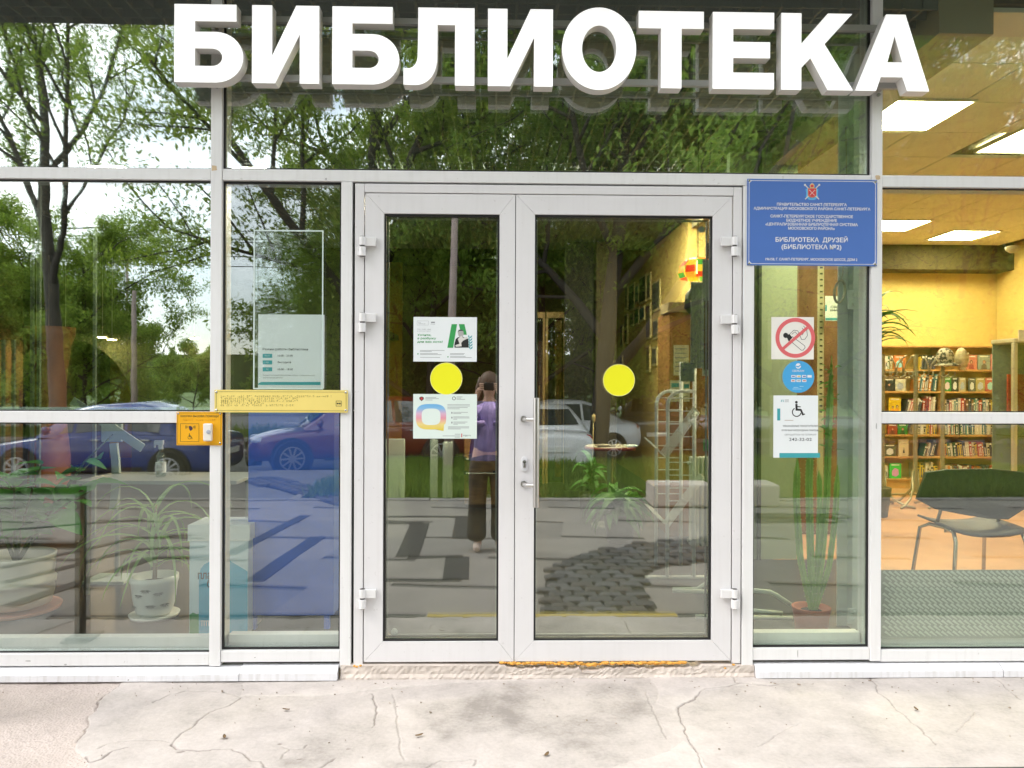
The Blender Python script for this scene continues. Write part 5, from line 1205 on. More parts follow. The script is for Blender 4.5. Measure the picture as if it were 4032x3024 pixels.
# cactus
q = PD(3194, 2503, 4.2); t_ = thing('column_cactus', 'tall ribbed cactus in a terracotta pot behind the narrow window', 'plant', (q.x, q.y, 0))
MB().lathe((0, 0, 0), [(.082, 0), (.092, .09), (.102, .145), (.103, .15), (.092, .15), (.09, .13)], 28).build('pot', mat('terracotta_pot', (.46, .13, .06), .7, var=.12), t_, smooth=True, local=True)
MB().lathe((0, 0, .125), [(.09, 0), (.05, .006), (.005, .008)], 16).build('soil', SOIL, t_, local=True)
CAC = mat('cactus_skin', (.26, .44, .11), .6, var=.25, vscale=9); SPN = mat('cactus_rib', (.42, .50, .22), .7)
def cactus(pts, r_, nm='stem'):
    b = MB(); pts = [Vector(p) for p in pts]; n = 10; m_ = 14
    for k in range(m_ + 1):
        f = k / m_ * (len(pts) - 1); i = min(int(f), len(pts) - 2); c = pts[i].lerp(pts[i + 1], f - i)
        rad = r_ * .74 * (1 if k < m_ - 1 else .55 if k < m_ else .1) * (.8 + .2 * min(1, k / 3))
        for g_ in range(n): a = 2 * math.pi * g_ / n; rq = rad * (1 if g_ % 2 else .55); b.V.append(tuple(c + Vector((math.cos(a) * rq, math.sin(a) * rq, 0))))
    for k in range(m_): b.F += [(k * n + g_, k * n + (g_ + 1) % n, (k + 1) * n + (g_ + 1) % n, (k + 1) * n + g_) for g_ in range(n)]; b.I += [0] * n
    o = b.build(nm, CAC, t_, local=True)
    sp = MB()
    for k in range(26):
        f = .04 + k / 28 * (len(pts) - 1); i = min(int(f), len(pts) - 2); c = pts[i].lerp(pts[i + 1], f - i)
        for g_ in range(1, n, 2):
            a = 2 * math.pi * g_ / n; d_ = Vector((math.cos(a), math.sin(a), .1)); sp.bar(c + d_ * r_ * .66, c + d_ * r_ * .86, .003, .004)
    sp.build('spines', SPN, o, local=True)['kind'] = 'stuff'
cp_ = lambda px, py: PD(px, py, 4.2) - Vector((q.x, q.y, 0))
for pts, r_ in (((( 3195, 2400), (3150, 2200), (3135, 1960), (3140, 1800)), .026), (((3200, 2400), (3190, 2150), (3185, 1900), (3190, 1760)), .028), (((3205, 2400), (3235, 2200), (3255, 1960), (3262, 1700), (3275, 1400)), .026), (((3210, 2400), (3265, 2230), (3290, 2020), (3298, 1830)), .022), (((3200, 2400), (3222, 2150), (3228, 1950), (3225, 1850)), .02)):
    cactus([cp_(*p) for p in pts], r_)
LMs = leaf_mesh('leaf', .05, .018, GL1, .2, .3)
for k in range(46):
    py = rr.uniform(1440, 1800); px_ = 3272 + (py - 1400) * -.03 + rr.uniform(-26, 26); put(LMs, 'leaf', t_, cp_(px_, py), (rr.uniform(-1, 1), rr.uniform(-.8, .4), rr.uniform(0, 6.28)), rr.uniform(.6, 1.2))
for k, (px_, py_, s_) in enumerate(((3100, 2480, .030), (3120, 2496, .018), (3150, 2502, .013), (3275, 2495, .022), (3290, 2502, .014))):
    p = PD(px_, py_ + 6, 4.12); b = MB().ball((p.x, p.y, s_ * .62), s_, 12, (1.2, 1, .62)); tag(b.build('cobble_stone', mat('beige_stone', (.50, .42, .33), .7, var=.2, vscale=30), smooth=True), ('largest beige stone left of the cactus pot', 'small stone touching the cactus pot', 'tiny stone at the foot of the cactus pot', 'beige stone right of the cactus pot', 'smallest stone right of the cactus pot')[k], 'stone', 'stones round the cactus pot')
# ------------------------------------------------------------------ things behind the left windows
a, b = PD(975, 2425, 4.3), PD(1316, 1600, 4.3)
BLB = mat('royal_blue_board', (.05, .17, .80), .4, var=.06)
t_ = thing('blue_book_drop', 'big royal blue book return box on short legs behind the narrow window', 'book box', ((a.x + b.x) / 2, a.y, 0))
zb_ = a.z; box('cabinet', a.x, b.x, a.y, a.y + .32, zb_, 1.22, BLB, t_, bevel=.004)
for x in (a.x + .012, b.x - .055):
    for y in (a.y + .01, a.y + .27): box('leg', x, x + .03, y, y + .03, 0, zb_ - .001, BLB, t_)
a, b = PD(745, 2500, 4.22), PD(985, 2130, 4.22); c = PD(740, 2066, 4.22)
t_ = thing('recycling_box', 'pale blue cardboard collecting box with a white lid and printed town skyline', 'box', ((a.x + b.x) / 2, a.y, 0))
box('body', a.x, b.x - .01, a.y, a.y + .24, .004, b.z, mat('pale_blue_card', (.74, .88, .93), .7), t_)
box('lid', a.x - .008, b.x, a.y - .008, a.y + .248, b.z + .001, c.z, mat('white_card', (.88, .92, .90), .7), t_, bevel=.003)
y = a.y - .001
def bp_(px, py): p = P(px, py, y); return (p.x, p.z)
def bprint(pts, m, nm, dy=0):
    pl = [bp_(*p) for p in pts]; ar = sum(pl[i][0] * pl[(i + 1) % len(pl)][1] - pl[(i + 1) % len(pl)][0] * pl[i][1] for i in range(len(pl)))
    MB().prism(pl if ar > 0 else pl[::-1], y - dy, y - dy + .0004).build(nm, m, t_)
bprint([(783, 2498), (783, 2270), (790, 2240), (805, 2222), (822, 2212), (900, 2205), (975, 2250), (975, 2498)], mat('sky_blue_card', (.10, .50, .74), .6), 'blue_print')
bprint([(746, 2498), (746, 2420), (760, 2412), (775, 2418), (783, 2416), (783, 2498)], GRN, 'green_print')
for k in range(5): bprint([(793 + k * 9, 2465), (797 + k * 9, 2465), (797 + k * 9, 2448), (793 + k * 9, 2448)], WHITE, 'column_print', .0006)
bprint([(790, 2447), (836, 2447), (836, 2443), (790, 2443)], WHITE, 'cornice_print', .0006)
for (tx, x0_, x1_, yb_q, hh) in (('пла', 779, 832, 2280, 26), ('б', 815, 829, 2312, 24)):
    p0, p1 = P(x0_, yb_q, y - .0008), P(x1_, yb_q, y - .0008); text('lettering', tx, p0.x, p1.x, p0.z, hh / 3030 * 4.22 * 1.25, y - .0008, DKG, t_, .02)
# white table with the sanitiser bottle and display stand
a, b = PD(300, 1912, 5.0), PD(845, 1872, 5.3)
t_ = thing('white_table', 'white table behind the leafy plant in the left window', 'table', ((a.x + b.x) / 2, a.y + .2, 0)); tz = .74
box('table_top', a.x, b.x + .25, a.y, a.y + .5, tz - .025, tz, mat('white_laminate', (.40, .42, .39), .35), t_, bevel=.004)
for x in (a.x + .05, b.x + .18):
    for y in (a.y + .04, a.y + .44): MB().cyl((x, y, 0), (x, y, tz - .026), .018, 12).build('leg', MATS['pale_metal'], t_)
q = PD(633, 1875, 5.2); t_ = thing('spray_bottle', 'clear spray bottle with a white trigger on the table', 'bottle', (q.x, q.y, tz))
MB().lathe((0, 0, 0), [(.028, 0), (.033, .01), (.033, .12), (.026, .15), (.012, .175), (.012, .19)], 20).build('bottle_body', glass_mat('clear_plastic', (.80, .86, .84), .10, .1, 8, .05), t_, smooth=True, local=True)
MB().cyl((0, 0, .185), (0, 0, .215), .015, 14).box(-.04, .018, -.011, .011, .215, .245).box(-.046, -.036, -.006, .006, .195, .24).build('trigger', mat('white_plastic', (.74, .76, .74), .4), t_, bevel=.003, local=True)
MB().lathe((0, 0, .03), [(.0335, 0), (.0335, .07)], 20).build('label', WHITE, t_, local=True)
q = PD(470, 1990, 5.4); t_ = thing('display_stand', 'pale display stand with a tilted arm and curved column in the left window', 'stand', (q.x, q.y, 0))
PST = mat('pale_stand', (.55, .62, .55), .5)
pts = [PD(x, y_, 5.4) for x, y_ in ((448, 1745), (455, 1800), (458, 1860), (455, 1940), (448, 2005))]
b = MB()
for p, p2 in zip(pts, pts[1:]): b.bar(p, p2, .05, .03, up=(0, 1, 0))
b.build('column', PST, t_); p = PD(440, 2010, 5.4); box('foot', p.x - .14, p.x + .14, p.y - .12, p.y + .12, 0, .02, PST, t_)
p = PD(400, 1740, 5.4); p2 = PD(481, 1672, 5.4); box('head', p.x, p2.x, p.y - .01, p.y + .02, p.z, p2.z + .1, PST, t_, bevel=.006)
MB().bar(PD(284, 1578, 5.35), PD(562, 1765, 5.35), .012, .06, up=(0, 0, 1)).build('arm', PST, t_)
p = PD(400, 1600, 5.38)
# ------------------------------------------------------------------ hall furniture behind the doors
# reception counter with glass shelves and a mannequin dress
a, b = PD(1828, 1995, 8.5), PD(1995, 1680, 8.5)
WOOD = mat('honey_wood', (.42, .24, .09), .5, var=.25, vscale=3, stretch=(1, 1, 9)); DWD = mat('amber_wood', (.34, .16, .045), .55, var=.25, vscale=2, stretch=(6, 1, 1))
t_ = thing('wooden_counter', 'honey coloured wooden counter behind the narrow door leaf', 'counter', ((a.x + b.x) / 2, a.y, 0))
box('front_panel', a.x, b.x + .3, a.y, a.y + .03, .04, 1.02, WOOD, t_); box('counter_top', a.x - .03, b.x + .33, a.y - .03, a.y + .5, 1.021, 1.05, WOOD, t_, bevel=.004); box('plinth', a.x + .02, b.x + .28, a.y + .03, a.y + .4, 0, .039, BRN, t_)
for zz_ in (PD(0, 1860, 8.5).z, PD(0, 1805, 8.5).z):
    box('glass_ledge', a.x + .02, b.x + .2, a.y - .10, a.y - .003, zz_, zz_ + .008, mat('ledge_glass', (.60, .62, .55), .2), t_)
    for px_ in (1832, 1948): x = PD(px_, 0, 8.5).x; box('bracket', x, x + .035, a.y - .05, a.y - .002, zz_ - .012, zz_ + .022, BLACK, t_)
q = PD(1925, 1810, 8.2); t_ = thing('purple_garment', 'draped purple costume hanging above the wooden counter', 'clothing', (q.x, q.y, .54))
PUR = mat('purple_cloth', (.22, .16, .50), .75, var=.15, vscale=6)
b = MB(); n = 44
for k, (r_, h) in enumerate(((.20, .02), (.185, .2), (.165, .36), (.13, .46), (.15, .52), (.10, .60), (.05, .64))):
    for g_ in range(n):
        a_ = 2 * math.pi * g_ / n; rq = r_ * (1 + (.10 if g_ % 4 < 2 else -.06) * (1 - h)); b.V.append((rq * math.cos(a_), rq * .6 * math.sin(a_), h))
for k in range(6): b.F += [(k * n + g_, k * n + (g_ + 1) % n, (k + 1) * n + (g_ + 1) % n, (k + 1) * n + g_) for g_ in range(n)]; b.I += [0] * n
b.build('skirt', PUR, t_, smooth=True, local=True)
for s_ in (-1, 1): MB().tube([(s_ * .06, 0, .58), (s_ * .17, -.04, .52), (s_ * .16, -.1, .40), (s_ * .05, -.14, .42)], [.05, .06, .05, .03], 10).build('sleeve', PUR, t_, smooth=True, local=True)
# security gates
for k, (x0_, x1_, y0_, y1_) in enumerate(((1512, 1594, 1728, 1845), (1692, 1724, 1730, 1890), (1742, 1782, 1740, 1842))):
    a, b = PD(x0_, y1_, 9.2), PD(x1_, y0_, 9.2); tag(MB().box(a.x, b.x, a.y, a.y + .05, 0.0, b.z).build('gate_panel', PST, bevel=.012), ('widest pale book gate panel, left in the narrow door leaf', 'tall narrow pale book gate post in the middle', 'short pale book gate post right of the middle')[k], 'security gate', 'book security gates')
# inner glass doors with long handles
GDR = glass_mat('inner_glass', (.80, .84, .70), .04, .1)
for k, (x0_, x1_) in enumerate(((2075, 2146), (2150, 2228))):
    a, b = PD(x0_, 1892, 10.6), PD(x1_, 1252, 10.6)
    t_ = thing('inner_door', ('inner glass door with pull bars, left one in the wide leaf', 'inner glass door with pull bars, right one in the wide leaf')[k], 'door', (a.x, a.y, 0))
    box('pane', a.x + .01, b.x - .01, a.y, a.y + .012, .02, b.z, GDR, t_); box('stile', a.x - .01, a.x + .02, a.y - .015, a.y + .03, 0, b.z, mat('stile_wood', (.45, .30, .10), .5), t_); box('stile', b.x - .03, b.x, a.y - .015, a.y + .03, 0, b.z, MATS['stile_wood'], t_)
    box('top_rail', a.x, b.x, a.y - .012, a.y + .028, b.z - .001, b.z + .08, MATS['stile_wood'], t_)
    for px_ in ((2131, 2161) if k == 0 else (2206, 2245)):
        x = PD(px_, 0, 10.4).x; MB().cyl((x, a.y - .07, PD(0, 1690, 10.4).z), (x, a.y - .07, PD(0, 1510, 10.4).z), .010, 10).bar((x, a.y - .07, PD(0, 1532, 10.4).z), (x, a.y, PD(0, 1532, 10.4).z), .012, .012).build('pull_bar', mat('brass', (.55, .40, .16), .3, metal=1), t_)
a, b = PD(2110, 1560, 12.5), PD(2160, 1345, 12.5); tag(MB().box(a.x - .1, b.x, a.y, a.y + .1, 0, b.z).build('brick_pier', mat('brick_red', (.30, .09, .03), .8, var=.4, vscale=12, stretch=(1, 1, 4))), 'rusty red brick pier beyond the inner glass doors', 'pier')
a, b = PD(2185, 1890, 11.3), PD(2212, 1260, 11.3); tag(MB().box(a.x, b.x, a.y, a.y + .1, 0, b.z).build('wooden_post', WOOD, bevel=.004), 'light wooden post between the inner glass doors', 'post')
a, b = PD(2345, 1760, 9.8), PD(2430, 1100, 9.8); tag(MB().box(a.x, b.x, a.y, a.y + .35, 0, 3.2).build('hall_pillar', mat('olive_pillar', (.045, .035, .016), .8, var=.12, vscale=2), bevel=.01), 'broad ochre pillar left of the picture wall', 'pillar')
a = PD(2226, 0, 10); st('recess_shade_panel', a.x, PD(2345, 0, 9.8).x, 6.3, 6.4, 0, 3.2, mat('recess_shade_panel', (.005, .005, .004), .8))  # flat near-black panel; the dark of the recess is put into its colour
# framed pictures along the picture wall
rr = random.Random(21); XW = XB - .052
def onwall(px, py):                           # pixel -> point on the picture wall plane
    d = FW + RT * ((px - 2016) / FP) + UP * ((1512 - py) / FP); return C0 + d * ((XW - C0.x) / d.x)
pics = (((2466, 2476), (1130, 1220), (.16, .15, .08)), ((2480, 2502), (1118, 1225), (.05, .09, .06)), ((2505, 2520), (1120, 1195), (.07, .20, .16)), ((2522, 2548), (1085, 1195), (.03, .03, .03)), ((2552, 2566), (1075, 1180), (.15, .15, .11)), ((2573, 2604), (1105, 1225), (.17, .18, .14)),
        ((2463, 2475), (1235, 1355), (.10, .05, .015)), ((2484, 2500), (1230, 1285), (.13, .12, .06)), ((2503, 2520), (1210, 1280), (.06, .24, .05)), ((2523, 2542), (1205, 1265), (.04, .20, .24)), ((2548, 2566), (1195, 1335), (.24, .18, .16)), ((2576, 2598), (1255, 1335), (.18, .18, .13)),
        ((2447, 2456), (1278, 1365), (.13, .10, .04)), ((2446, 2455), (1400, 1440), (.12, .12, .06)), ((2550, 2563), (1360, 1465), (.26, .15, .09)), ((2572, 2592), (1365, 1440), (.20, .17, .15)))
for k, ((xa2, xb2), (ya2, yb2), c) in enumerate(pics):
    p0, p1 = onwall(xa2, yb2), onwall(xb2, ya2); pm = onwall((xa2 + xb2) / 2, (ya2 + yb2) / 2)
    hz_ = (yb2 - ya2) / 2 * (pm.y + CAMD) / 3030; y0_, y1_ = min(p0.y, p1.y), max(p0.y, p1.y)
    t_ = thing('framed_picture', 'picture %s on the yellow wall, %s' % (('with a thin cream frame', 'in dull olive tones', 'in dark green tones', 'almost black')[k % 4], ('far left of the top row', 'second of the top row', 'turquoise one of the top row', 'black one of the top row', 'narrow one of the top row', 'large grey one of the top row', 'brown one in the middle row', 'second of the middle row', 'green one in the middle row', 'teal one in the middle row', 'tall pink grey one', 'small grey one at right', 'narrow far one low at left', 'lowest far one at left', 'tall tan one low at right', 'grey tan one low at right')[k]), 'picture', (XW, pm.y, pm.z), 'pictures on the yellow wall')
    box('frame', XW - .02, XW, y0_, y1_, pm.z - hz_, pm.z + hz_, mat('cream_frame', (.72, .62, .30), .6), t_); box('image', XW - .023, XW - .0205, y0_ + .04, y1_ - .02, pm.z - hz_ + .03, pm.z + hz_ - .03, mat('picture_%d' % k, c, .5, var=.4, vscale=9), t_)
# wardrobe with notices
a, b = PD(2635, 1900, 6.9), PD(2760, 1195, 6.9)
t_ = thing('brown_wardrobe', 'tall amber brown wardrobe with pale notices on its door', 'wardrobe', (a.x, a.y, 0)); zt_ = PD(0, 1215, 6.9).z
box('carcass', a.x, b.x + .1, a.y, a.y + .5, 0, zt_, DWD, t_, bevel=.004); box('door', a.x + .01, (a.x + b.x) / 2 + .04, a.y - .02, a.y - .001, .06, zt_ - .03, DWD, t_); box('door', (a.x + b.x) / 2 + .046, b.x + .09, a.y - .02, a.y - .001, .06, zt_ - .03, DWD, t_)
for k, (x0_, x1_, y0_, y1_, lb) in enumerate(((2655, 2715, 1358, 1478, 'plain printed notice on the wardrobe'), (2642, 2680, 1498, 1582, 'left health notice with a teal heading on the wardrobe'), (2692, 2720, 1502, 1582, 'right health notice with a teal heading on the wardrobe'))):
    p0, p1 = PD(x0_, y1_, 6.85), PD(x1_, y0_, 6.85); o = tag(box('notice', p0.x, p1.x, a.y - .024, a.y - .021, p0.z, p1.z, mat('aged_paper', (.66, .66, .46), .7)), lb, 'notice')
    if k: box('heading', p0.x + .01, p1.x - .01, a.y - .0252, a.y - .0242, p1.z - .06, p1.z - .025, TEAL, o)
    for j in range(6 if k == 0 else 2): zq = p1.z - .03 - j * .04 - (.06 if k else 0); box('small_print', p0.x + .012, p1.x - .02, a.y - .0252, a.y - .0242, zq - .008, zq, GRY, o)
p0 = PD(2690, 1205, 6.9); tag(MB().box(a.x - .02, b.x + .1, a.y - .03, a.y + .3, zt_ + .002, zt_ + .09).build('cardboard_box', mat('card_brown', (.40, .30, .14), .8), bevel=.003), 'flat cardboard box lying on top of the wardrobe', 'box')
# stained glass lamp
q = PD(2748, 1052, 5.6); t_ = thing('stained_glass_lamp', 'hanging lamp with a red orange and green stained glass shade', 'lamp', (q.x, q.y, q.z))
cols = ((.75, .05, .01), (.85, .35, .02), (.08, .35, .04), (.85, .55, .04))
for k in range(4):
    r0q, r1q, h0, h1 = ((.04, .10, .07, .045), (.10, .14, .045, .0), (.14, .15, 0, -.05), (.15, .135, -.05, -.085))[k]
    for g_ in range(10):
        a0, a1 = 2 * math.pi * (g_ + .06) / 10, 2 * math.pi * (g_ + .94) / 10
        c = cols[(g_ * 3 + k) % 4]; mm = mat('stained_%d' % ((g_ * 3 + k) % 4), c, .3, emit=c, estr=1.1)
        MB().add([(r_ * math.cos(a), r_ * math.sin(a), h) for (r_, h) in ((r0q, h0), (r1q, h1)) for a in (a0, a1)] + [((r_ - .004) * math.cos(a), (r_ - .004) * math.sin(a), h) for (r_, h) in ((r0q, h0), (r1q, h1)) for a in (a0, a1)], [(0, 1, 3, 2), (5, 4, 6, 7), (0, 2, 6, 4), (1, 5, 7, 3), (2, 3, 7, 6), (0, 4, 5, 1)]).build('glass_piece', mm, t_, local=True)
MB().cyl((0, 0, .07), (0, 0, 3.2 - q.z), .004, 8).build('cord', BLACK, t_, local=True); MB().ball((0, 0, 0), .05, 12).build('bulb', mat('warm_bulb', (1, .7, .3), .4, emit=(1, .55, .15), estr=6), t_, local=True)
MB().lathe((0, 0, 0), [(.03, -.12), (.09, -.20), (.10, -.30), (.04, -.36)], 16).build('dark_base', mat('dark_ceramic', (.03, .035, .02), .4), t_, smooth=True, local=True)
# round table, plant in front of it
q = PD(2402, 1757, 7.4); t_ = thing('round_table', 'small round table with a red rim behind the wide door leaf', 'table', (q.x, q.y, 0)); zt_ = q.z
MB().lathe((0, 0, 0), [(.24, zt_ - .03), (.245, zt_ - .015), (.24, zt_ - .001)], 36).build('table_rim', mat('red_rim', (.30, .05, .03), .4), t_, smooth=True, local=True)
MB().lathe((0, 0, 0), [(.236, zt_), (.236, zt_ + .004)], 36).build('table_top', mat('cream_top', (.55, .50, .36), .4), t_, local=True)
MB().cyl((0, 0, .03), (0, 0, zt_ - .031), .028, 14).lathe((0, 0, 0), [(.18, 0), (.18, .02), (.03, .035)], 24).build('pedestal', MATS['pale_metal'], t_, local=True)
p0 = PD(2370, 1742, 7.35); tag(MB().box(p0.x - .06, p0.x + .12, p0.y - .1, p0.y + .04, zt_ + .0045, zt_ + .02).build('magazine', mat('mag_cover', (.25, .22, .16), .4), bevel=.002), 'dark magazine lying on the round table', 'magazine')
p0 = PD(2500, 1742, 7.35); tag(MB().box(p0.x - .10, p0.x + .02, p0.y - .06, p0.y + .06, zt_ + .0045, zt_ + .015).build('leaflet', PAPERG, bevel=.001), 'pale leaflet lying on the round table', 'leaflet')
q = PD(2440, 1985, 6.7); t_ = thing('peace_lily', 'bushy dark green plant with broad leaves before the round table', 'plant', (q.x, q.y, 0))
MB().lathe((0, 0, 0), [(.11, 0), (.14, .2), (.15, .24), (.13, .24), (.12, .2)], 24).build('pot', mat('dark_pot', (.06, .05, .04), .5), t_, smooth=True, local=True); MB().lathe((0, 0, .21), [(.12, 0), (.01, .01)], 14).build('soil', SOIL, t_, local=True)
LP = [strap_mesh('leaf', l, w_, GL3, ri, 7) for l, w_, ri in ((.40, .09, 1.1), (.34, .10, .7), (.46, .08, 1.35))]
for k in range(54): put(LP[k % 3], 'leaf', t_, (rr.uniform(-.05, .05), rr.uniform(-.05, .05), .2 + rr.uniform(0, .14)), (rr.uniform(-.3, .3), rr.uniform(-.3, .2), k * 2.4), rr.uniform(.7, 1.15))
q = PD(2330, 1720, 7.9); t2 = thing('tall_leaf_plant', 'dark leafed plant with one pale flower left of the round table', 'plant', (q.x, q.y, 0)); MB().lathe((0, 0, 0), [(.10, 0), (.13, .25), (.11, .25)], 20).build('pot', MATS['dark_pot'], t2, smooth=True, local=True)
for k in range(16): put(LP[k % 3], 'leaf', t2, (0, 0, .25 + .02 * k), (rr.uniform(-.3, .3), rr.uniform(-.5, 0), k * 2.4), .8)
MB().ball((.02, 0, 1.02), .035, 8, (.6, .4, 1.4)).tube([(0, 0, .3), (.02, 0, 1.0)], .004, 5).build('flower', mat('cream_flower', (.62, .50, .22), .6), t2, smooth=True, local=True)
# white wire brochure racks
WIRE = mat('white_wire', (.90, .93, .90), .35)
def wire_rack(label, d, pts_u, shelves, feet, d2):
    q = PD(2650, 2265, d); t_ = thing('brochure_rack', label, 'rack', (q.x, q.y, 0), 'wire brochure racks')
    for (x0_, x1_, ytop, yb2, dd) in pts_u:
        a, b, c = PD(x0_, yb2, dd), PD(x1_, yb2, dd), PD(x0_, ytop, dd); r_ = .10; zt2 = c.z
        pl = [(a.x, a.y, .012)] + [(a.x + r_ - r_ * math.cos(g_ * math.pi / 12), a.y, zt2 - r_ + r_ * math.sin(g_ * math.pi / 12)) for g_ in range(7)] + [(b.x, a.y, zt2)]
        MB().tube(pl, .0135, 10).build('upright', WIRE, t_, smooth=True); MB().tube([(b.x, a.y, .012), (b.x, a.y, zt2 + .22)], .0135, 10).build('upright', WIRE, t_, smooth=True)
        b2_ = MB()
        for k in range(9): zq = .55 + k * (zt2 - .6) / 8; b2_.cyl((a.x, a.y, zq), (b.x, a.y, zq), .0036, 6)
        b2_.build('cross_wires', WIRE, t_)['kind'] = 'stuff'
    for (pa, pb_, pc, n) in shelves:             # V-shaped wire pocket: front lip, trough, sloping back
        b2_ = MB()
        A, B, C = PD(*pa, d), PD(*pb_, d), PD(*pc, d)
        for k in range(n):
            off = Vector((.016 * k, .03 * k - .08, -.010 * k)); b2_.tube([A + off, B + off, C + off], .0042, 5)
        for Q in (A, B, C, (A + B) / 2, (B + C) / 2): b2_.cyl(Q + Vector((0, -.08, 0)), Q + Vector((.016 * (n - 1), .03 * (n - 1) - .08, -.010 * (n - 1))), .0042, 6)
        b2_.build('wire_pocket', WIRE, t_)
    for (pa, pb_) in feet: A, B = PD(*pa, d), PD(*pb_, d); A.z = B.z = .012; MB().cyl(A, B, .012, 10).build('foot', WIRE, t_)
wire_rack('white wire brochure rack behind the wide door leaf', 5.4, ((2583, 2680, 1540, 2205, 5.75), (2627, 2732, 1540, 2250, 5.4)), (((2530, 1720), (2590, 1780), (2720, 1600), 6), ((2530, 1977), (2600, 2050), (2742, 1860), 6)), (((2540, 2214), (2760, 2214)), ((2580, 2258), (2780, 2258))), 5.7)
a, b = PD(2681, 1502, 5.2), PD(2735, 1428, 5.2); tag(box('leaflet_sign', a.x, b.x, a.y, a.y + .012, a.z, b.z, mat('slate_sign', (.22, .27, .25), .5)), 'small slate coloured sign on top of the wire rack', 'sign')
b = MB(); p = [PD(x, y_, 4.6) for x, y_ in ((2650, 2320), (2745, 2320), (2790, 2290), (2800, 2200))]; t_ = thing('tube_stand', 'pale green tubular stand on the floor beside the rack', 'stand', (p[0].x, p[0].y, 0))
MB().tube(p, .013, 10).build('tube', PST, t_, smooth=True); MB().tube([PD(2650, 2325, 4.55), PD(2800, 2330, 4.55)], .013, 10).build('tube', PST, t_, smooth=True); MB().tube([PD(2740, 2428, 4.4), PD(3120, 2434, 4.4)], .013, 10).build('tube', PST, t_, smooth=True)
MB().tube([PD(2960, 2325, 4.4), PD(3030, 2330, 4.4), PD(3060, 2345, 4.4), PD(3112, 2380, 4.4)], .013, 10).build('tube', PST, t_, smooth=True); MB().tube([PD(2965, 2405, 4.35), PD(3080, 2416, 4.35)], .013, 10).build('tube', PST, t_, smooth=True)
# radiator, standing banner
a, b = PD(2712, 2160, 5.9), PD(2800, 1800, 5.9); t_ = thing('radiator', 'white ribbed radiator at the right edge of the wide door pane', 'radiator', (a.x, a.y, .1))
for k in range(6): x = a.x + .02 + k * .035; MB().box(x, x + .026, a.y, a.y + .09, .12, b.z).build('rib', mat('radiator_white', (.62, .64, .58), .4), t_, bevel=.009)
MB().cyl((a.x, a.y + .045, .16), (a.x + .23, a.y + .045, .16), .014, 10).cyl((a.x, a.y + .045, b.z - .05), (a.x + .23, a.y + .045, b.z - .05), .014, 10).build('pipe', MATS['radiator_white'], t_)
a, b = PD(2766, 1480, 4.9), PD(2830, 1022, 4.9); o = tag(box('standing_banner', a.x, b.x, a.y, a.y + .01, a.z, b.z, mat('banner_grey', (.46, .52, .46), .6)), 'tall grey banner at the right edge of the wide door pane', 'banner')
p0, p1 = PD(2772, 1455, 4.9), PD(2800, 1185, 4.9); box('image', p0.x, p1.x + .03, a.y - .002, a.y - .001, p0.z, p1.z, mat('banner_photo', (.13, .05, .03), .6, var=.5, vscale=12), o)
a, b = PD(2720, 1450, 5.3), PD(2765, 1110, 5.3)
cu_ = MB()
for k in range(9): x = a.x + k * (b.x - a.x) / 8; cu_.V += [(x, a.y + (.02 if k % 2 else 0), a.z), (x, a.y + (.02 if k % 2 else 0), b.z)]
for k in range(8): cu_.F.append((2 * k, 2 * k + 2, 2 * k + 3, 2 * k + 1)); cu_.I.append(0)
o = cu_.build('grey_curtain', mat('grey_curtain', (.58, .62, .55), .8)); md = o.modifiers.new('thick', 'SOLIDIFY'); md.thickness = .004; tag(o, 'pleated grey curtain hanging beside the wardrobe', 'curtain')
a, b = PD(2770, 1775, 5.0), PD(2796, 1730, 5.0); tag(box('green_card', a.x, b.x, a.y, a.y + .01, a.z, b.z, mat('bright_green', (.06, .42, .06), .5)), 'bright green card at the right edge of the wide pane', 'card')
# ------------------------------------------------------------------ behind the narrow right window
a, b = PD(2868, 2400, 6.0), PD(3143, 0, 6.0); st('pale_partition', a.x, b.x, a.y, a.y + .08, 0, 3.2, PGRN)
x = PD(3010, 0, 5.9).x; tag(box('partition_post', x - .012, x + .012, a.y - .03, a.y - .001, 0, 3.2, mat('dark_green_post', (.04, .06, .04), .5)), 'thin dark green post on the pale partition', 'post')
a, b = PD(3143, 1900, 7.0), PD(3318, 985, 7.0); tag(MB().box(a.x, b.x, a.y, a.y + .3, 0, b.z).build('brown_cabinet', mat('walnut', (.22, .115, .045), .55, var=.25, vscale=2, stretch=(5, 1, 1)), bevel=.004), 'tall walnut brown cabinet back behind the cactus', 'cabinet')
a, b = PD(3221, 1640, 6.6), PD(3245, 1000, 6.6); o = tag(box('slotted_strip', a.x, b.x, a.y, a.y + .02, .3, b.z, mat('cream_strip', (.45, .44, .25), .6)), 'cream slotted metal strip standing beside the walnut cabinet', 'strip')
for k in range(26): zq = b.z - .06 - k * .052; box('slot', (a.x + b.x) / 2 - .012, (a.x + b.x) / 2 + .012, a.y - .0016, a.y - .0008, zq - .014, zq, BLACK, o)
CLM = mat('column_paint', (.74, .82, .82), .5, var=.08, vscale=3)
a, b = PD(3312, 1500, 4.3), PD(3352, 1500, 4.3); c = PD(3398, 1500, 4.3)
t_ = thing('steel_column', 'pale grey steel column with bolted plates behind the narrow window', 'column', (b.x, a.y, 0))
box('web', a.x, b.x, a.y + .04, a.y + .05, 0, 3.3, CLM, t_); box('flange', b.x + .001, c.x, a.y - .02, a.y, 0, 3.3, CLM, t_); box('flange', b.x + .001, b.x + .012, a.y + .001, a.y + .16, 0, 3.3, CLM, t_)
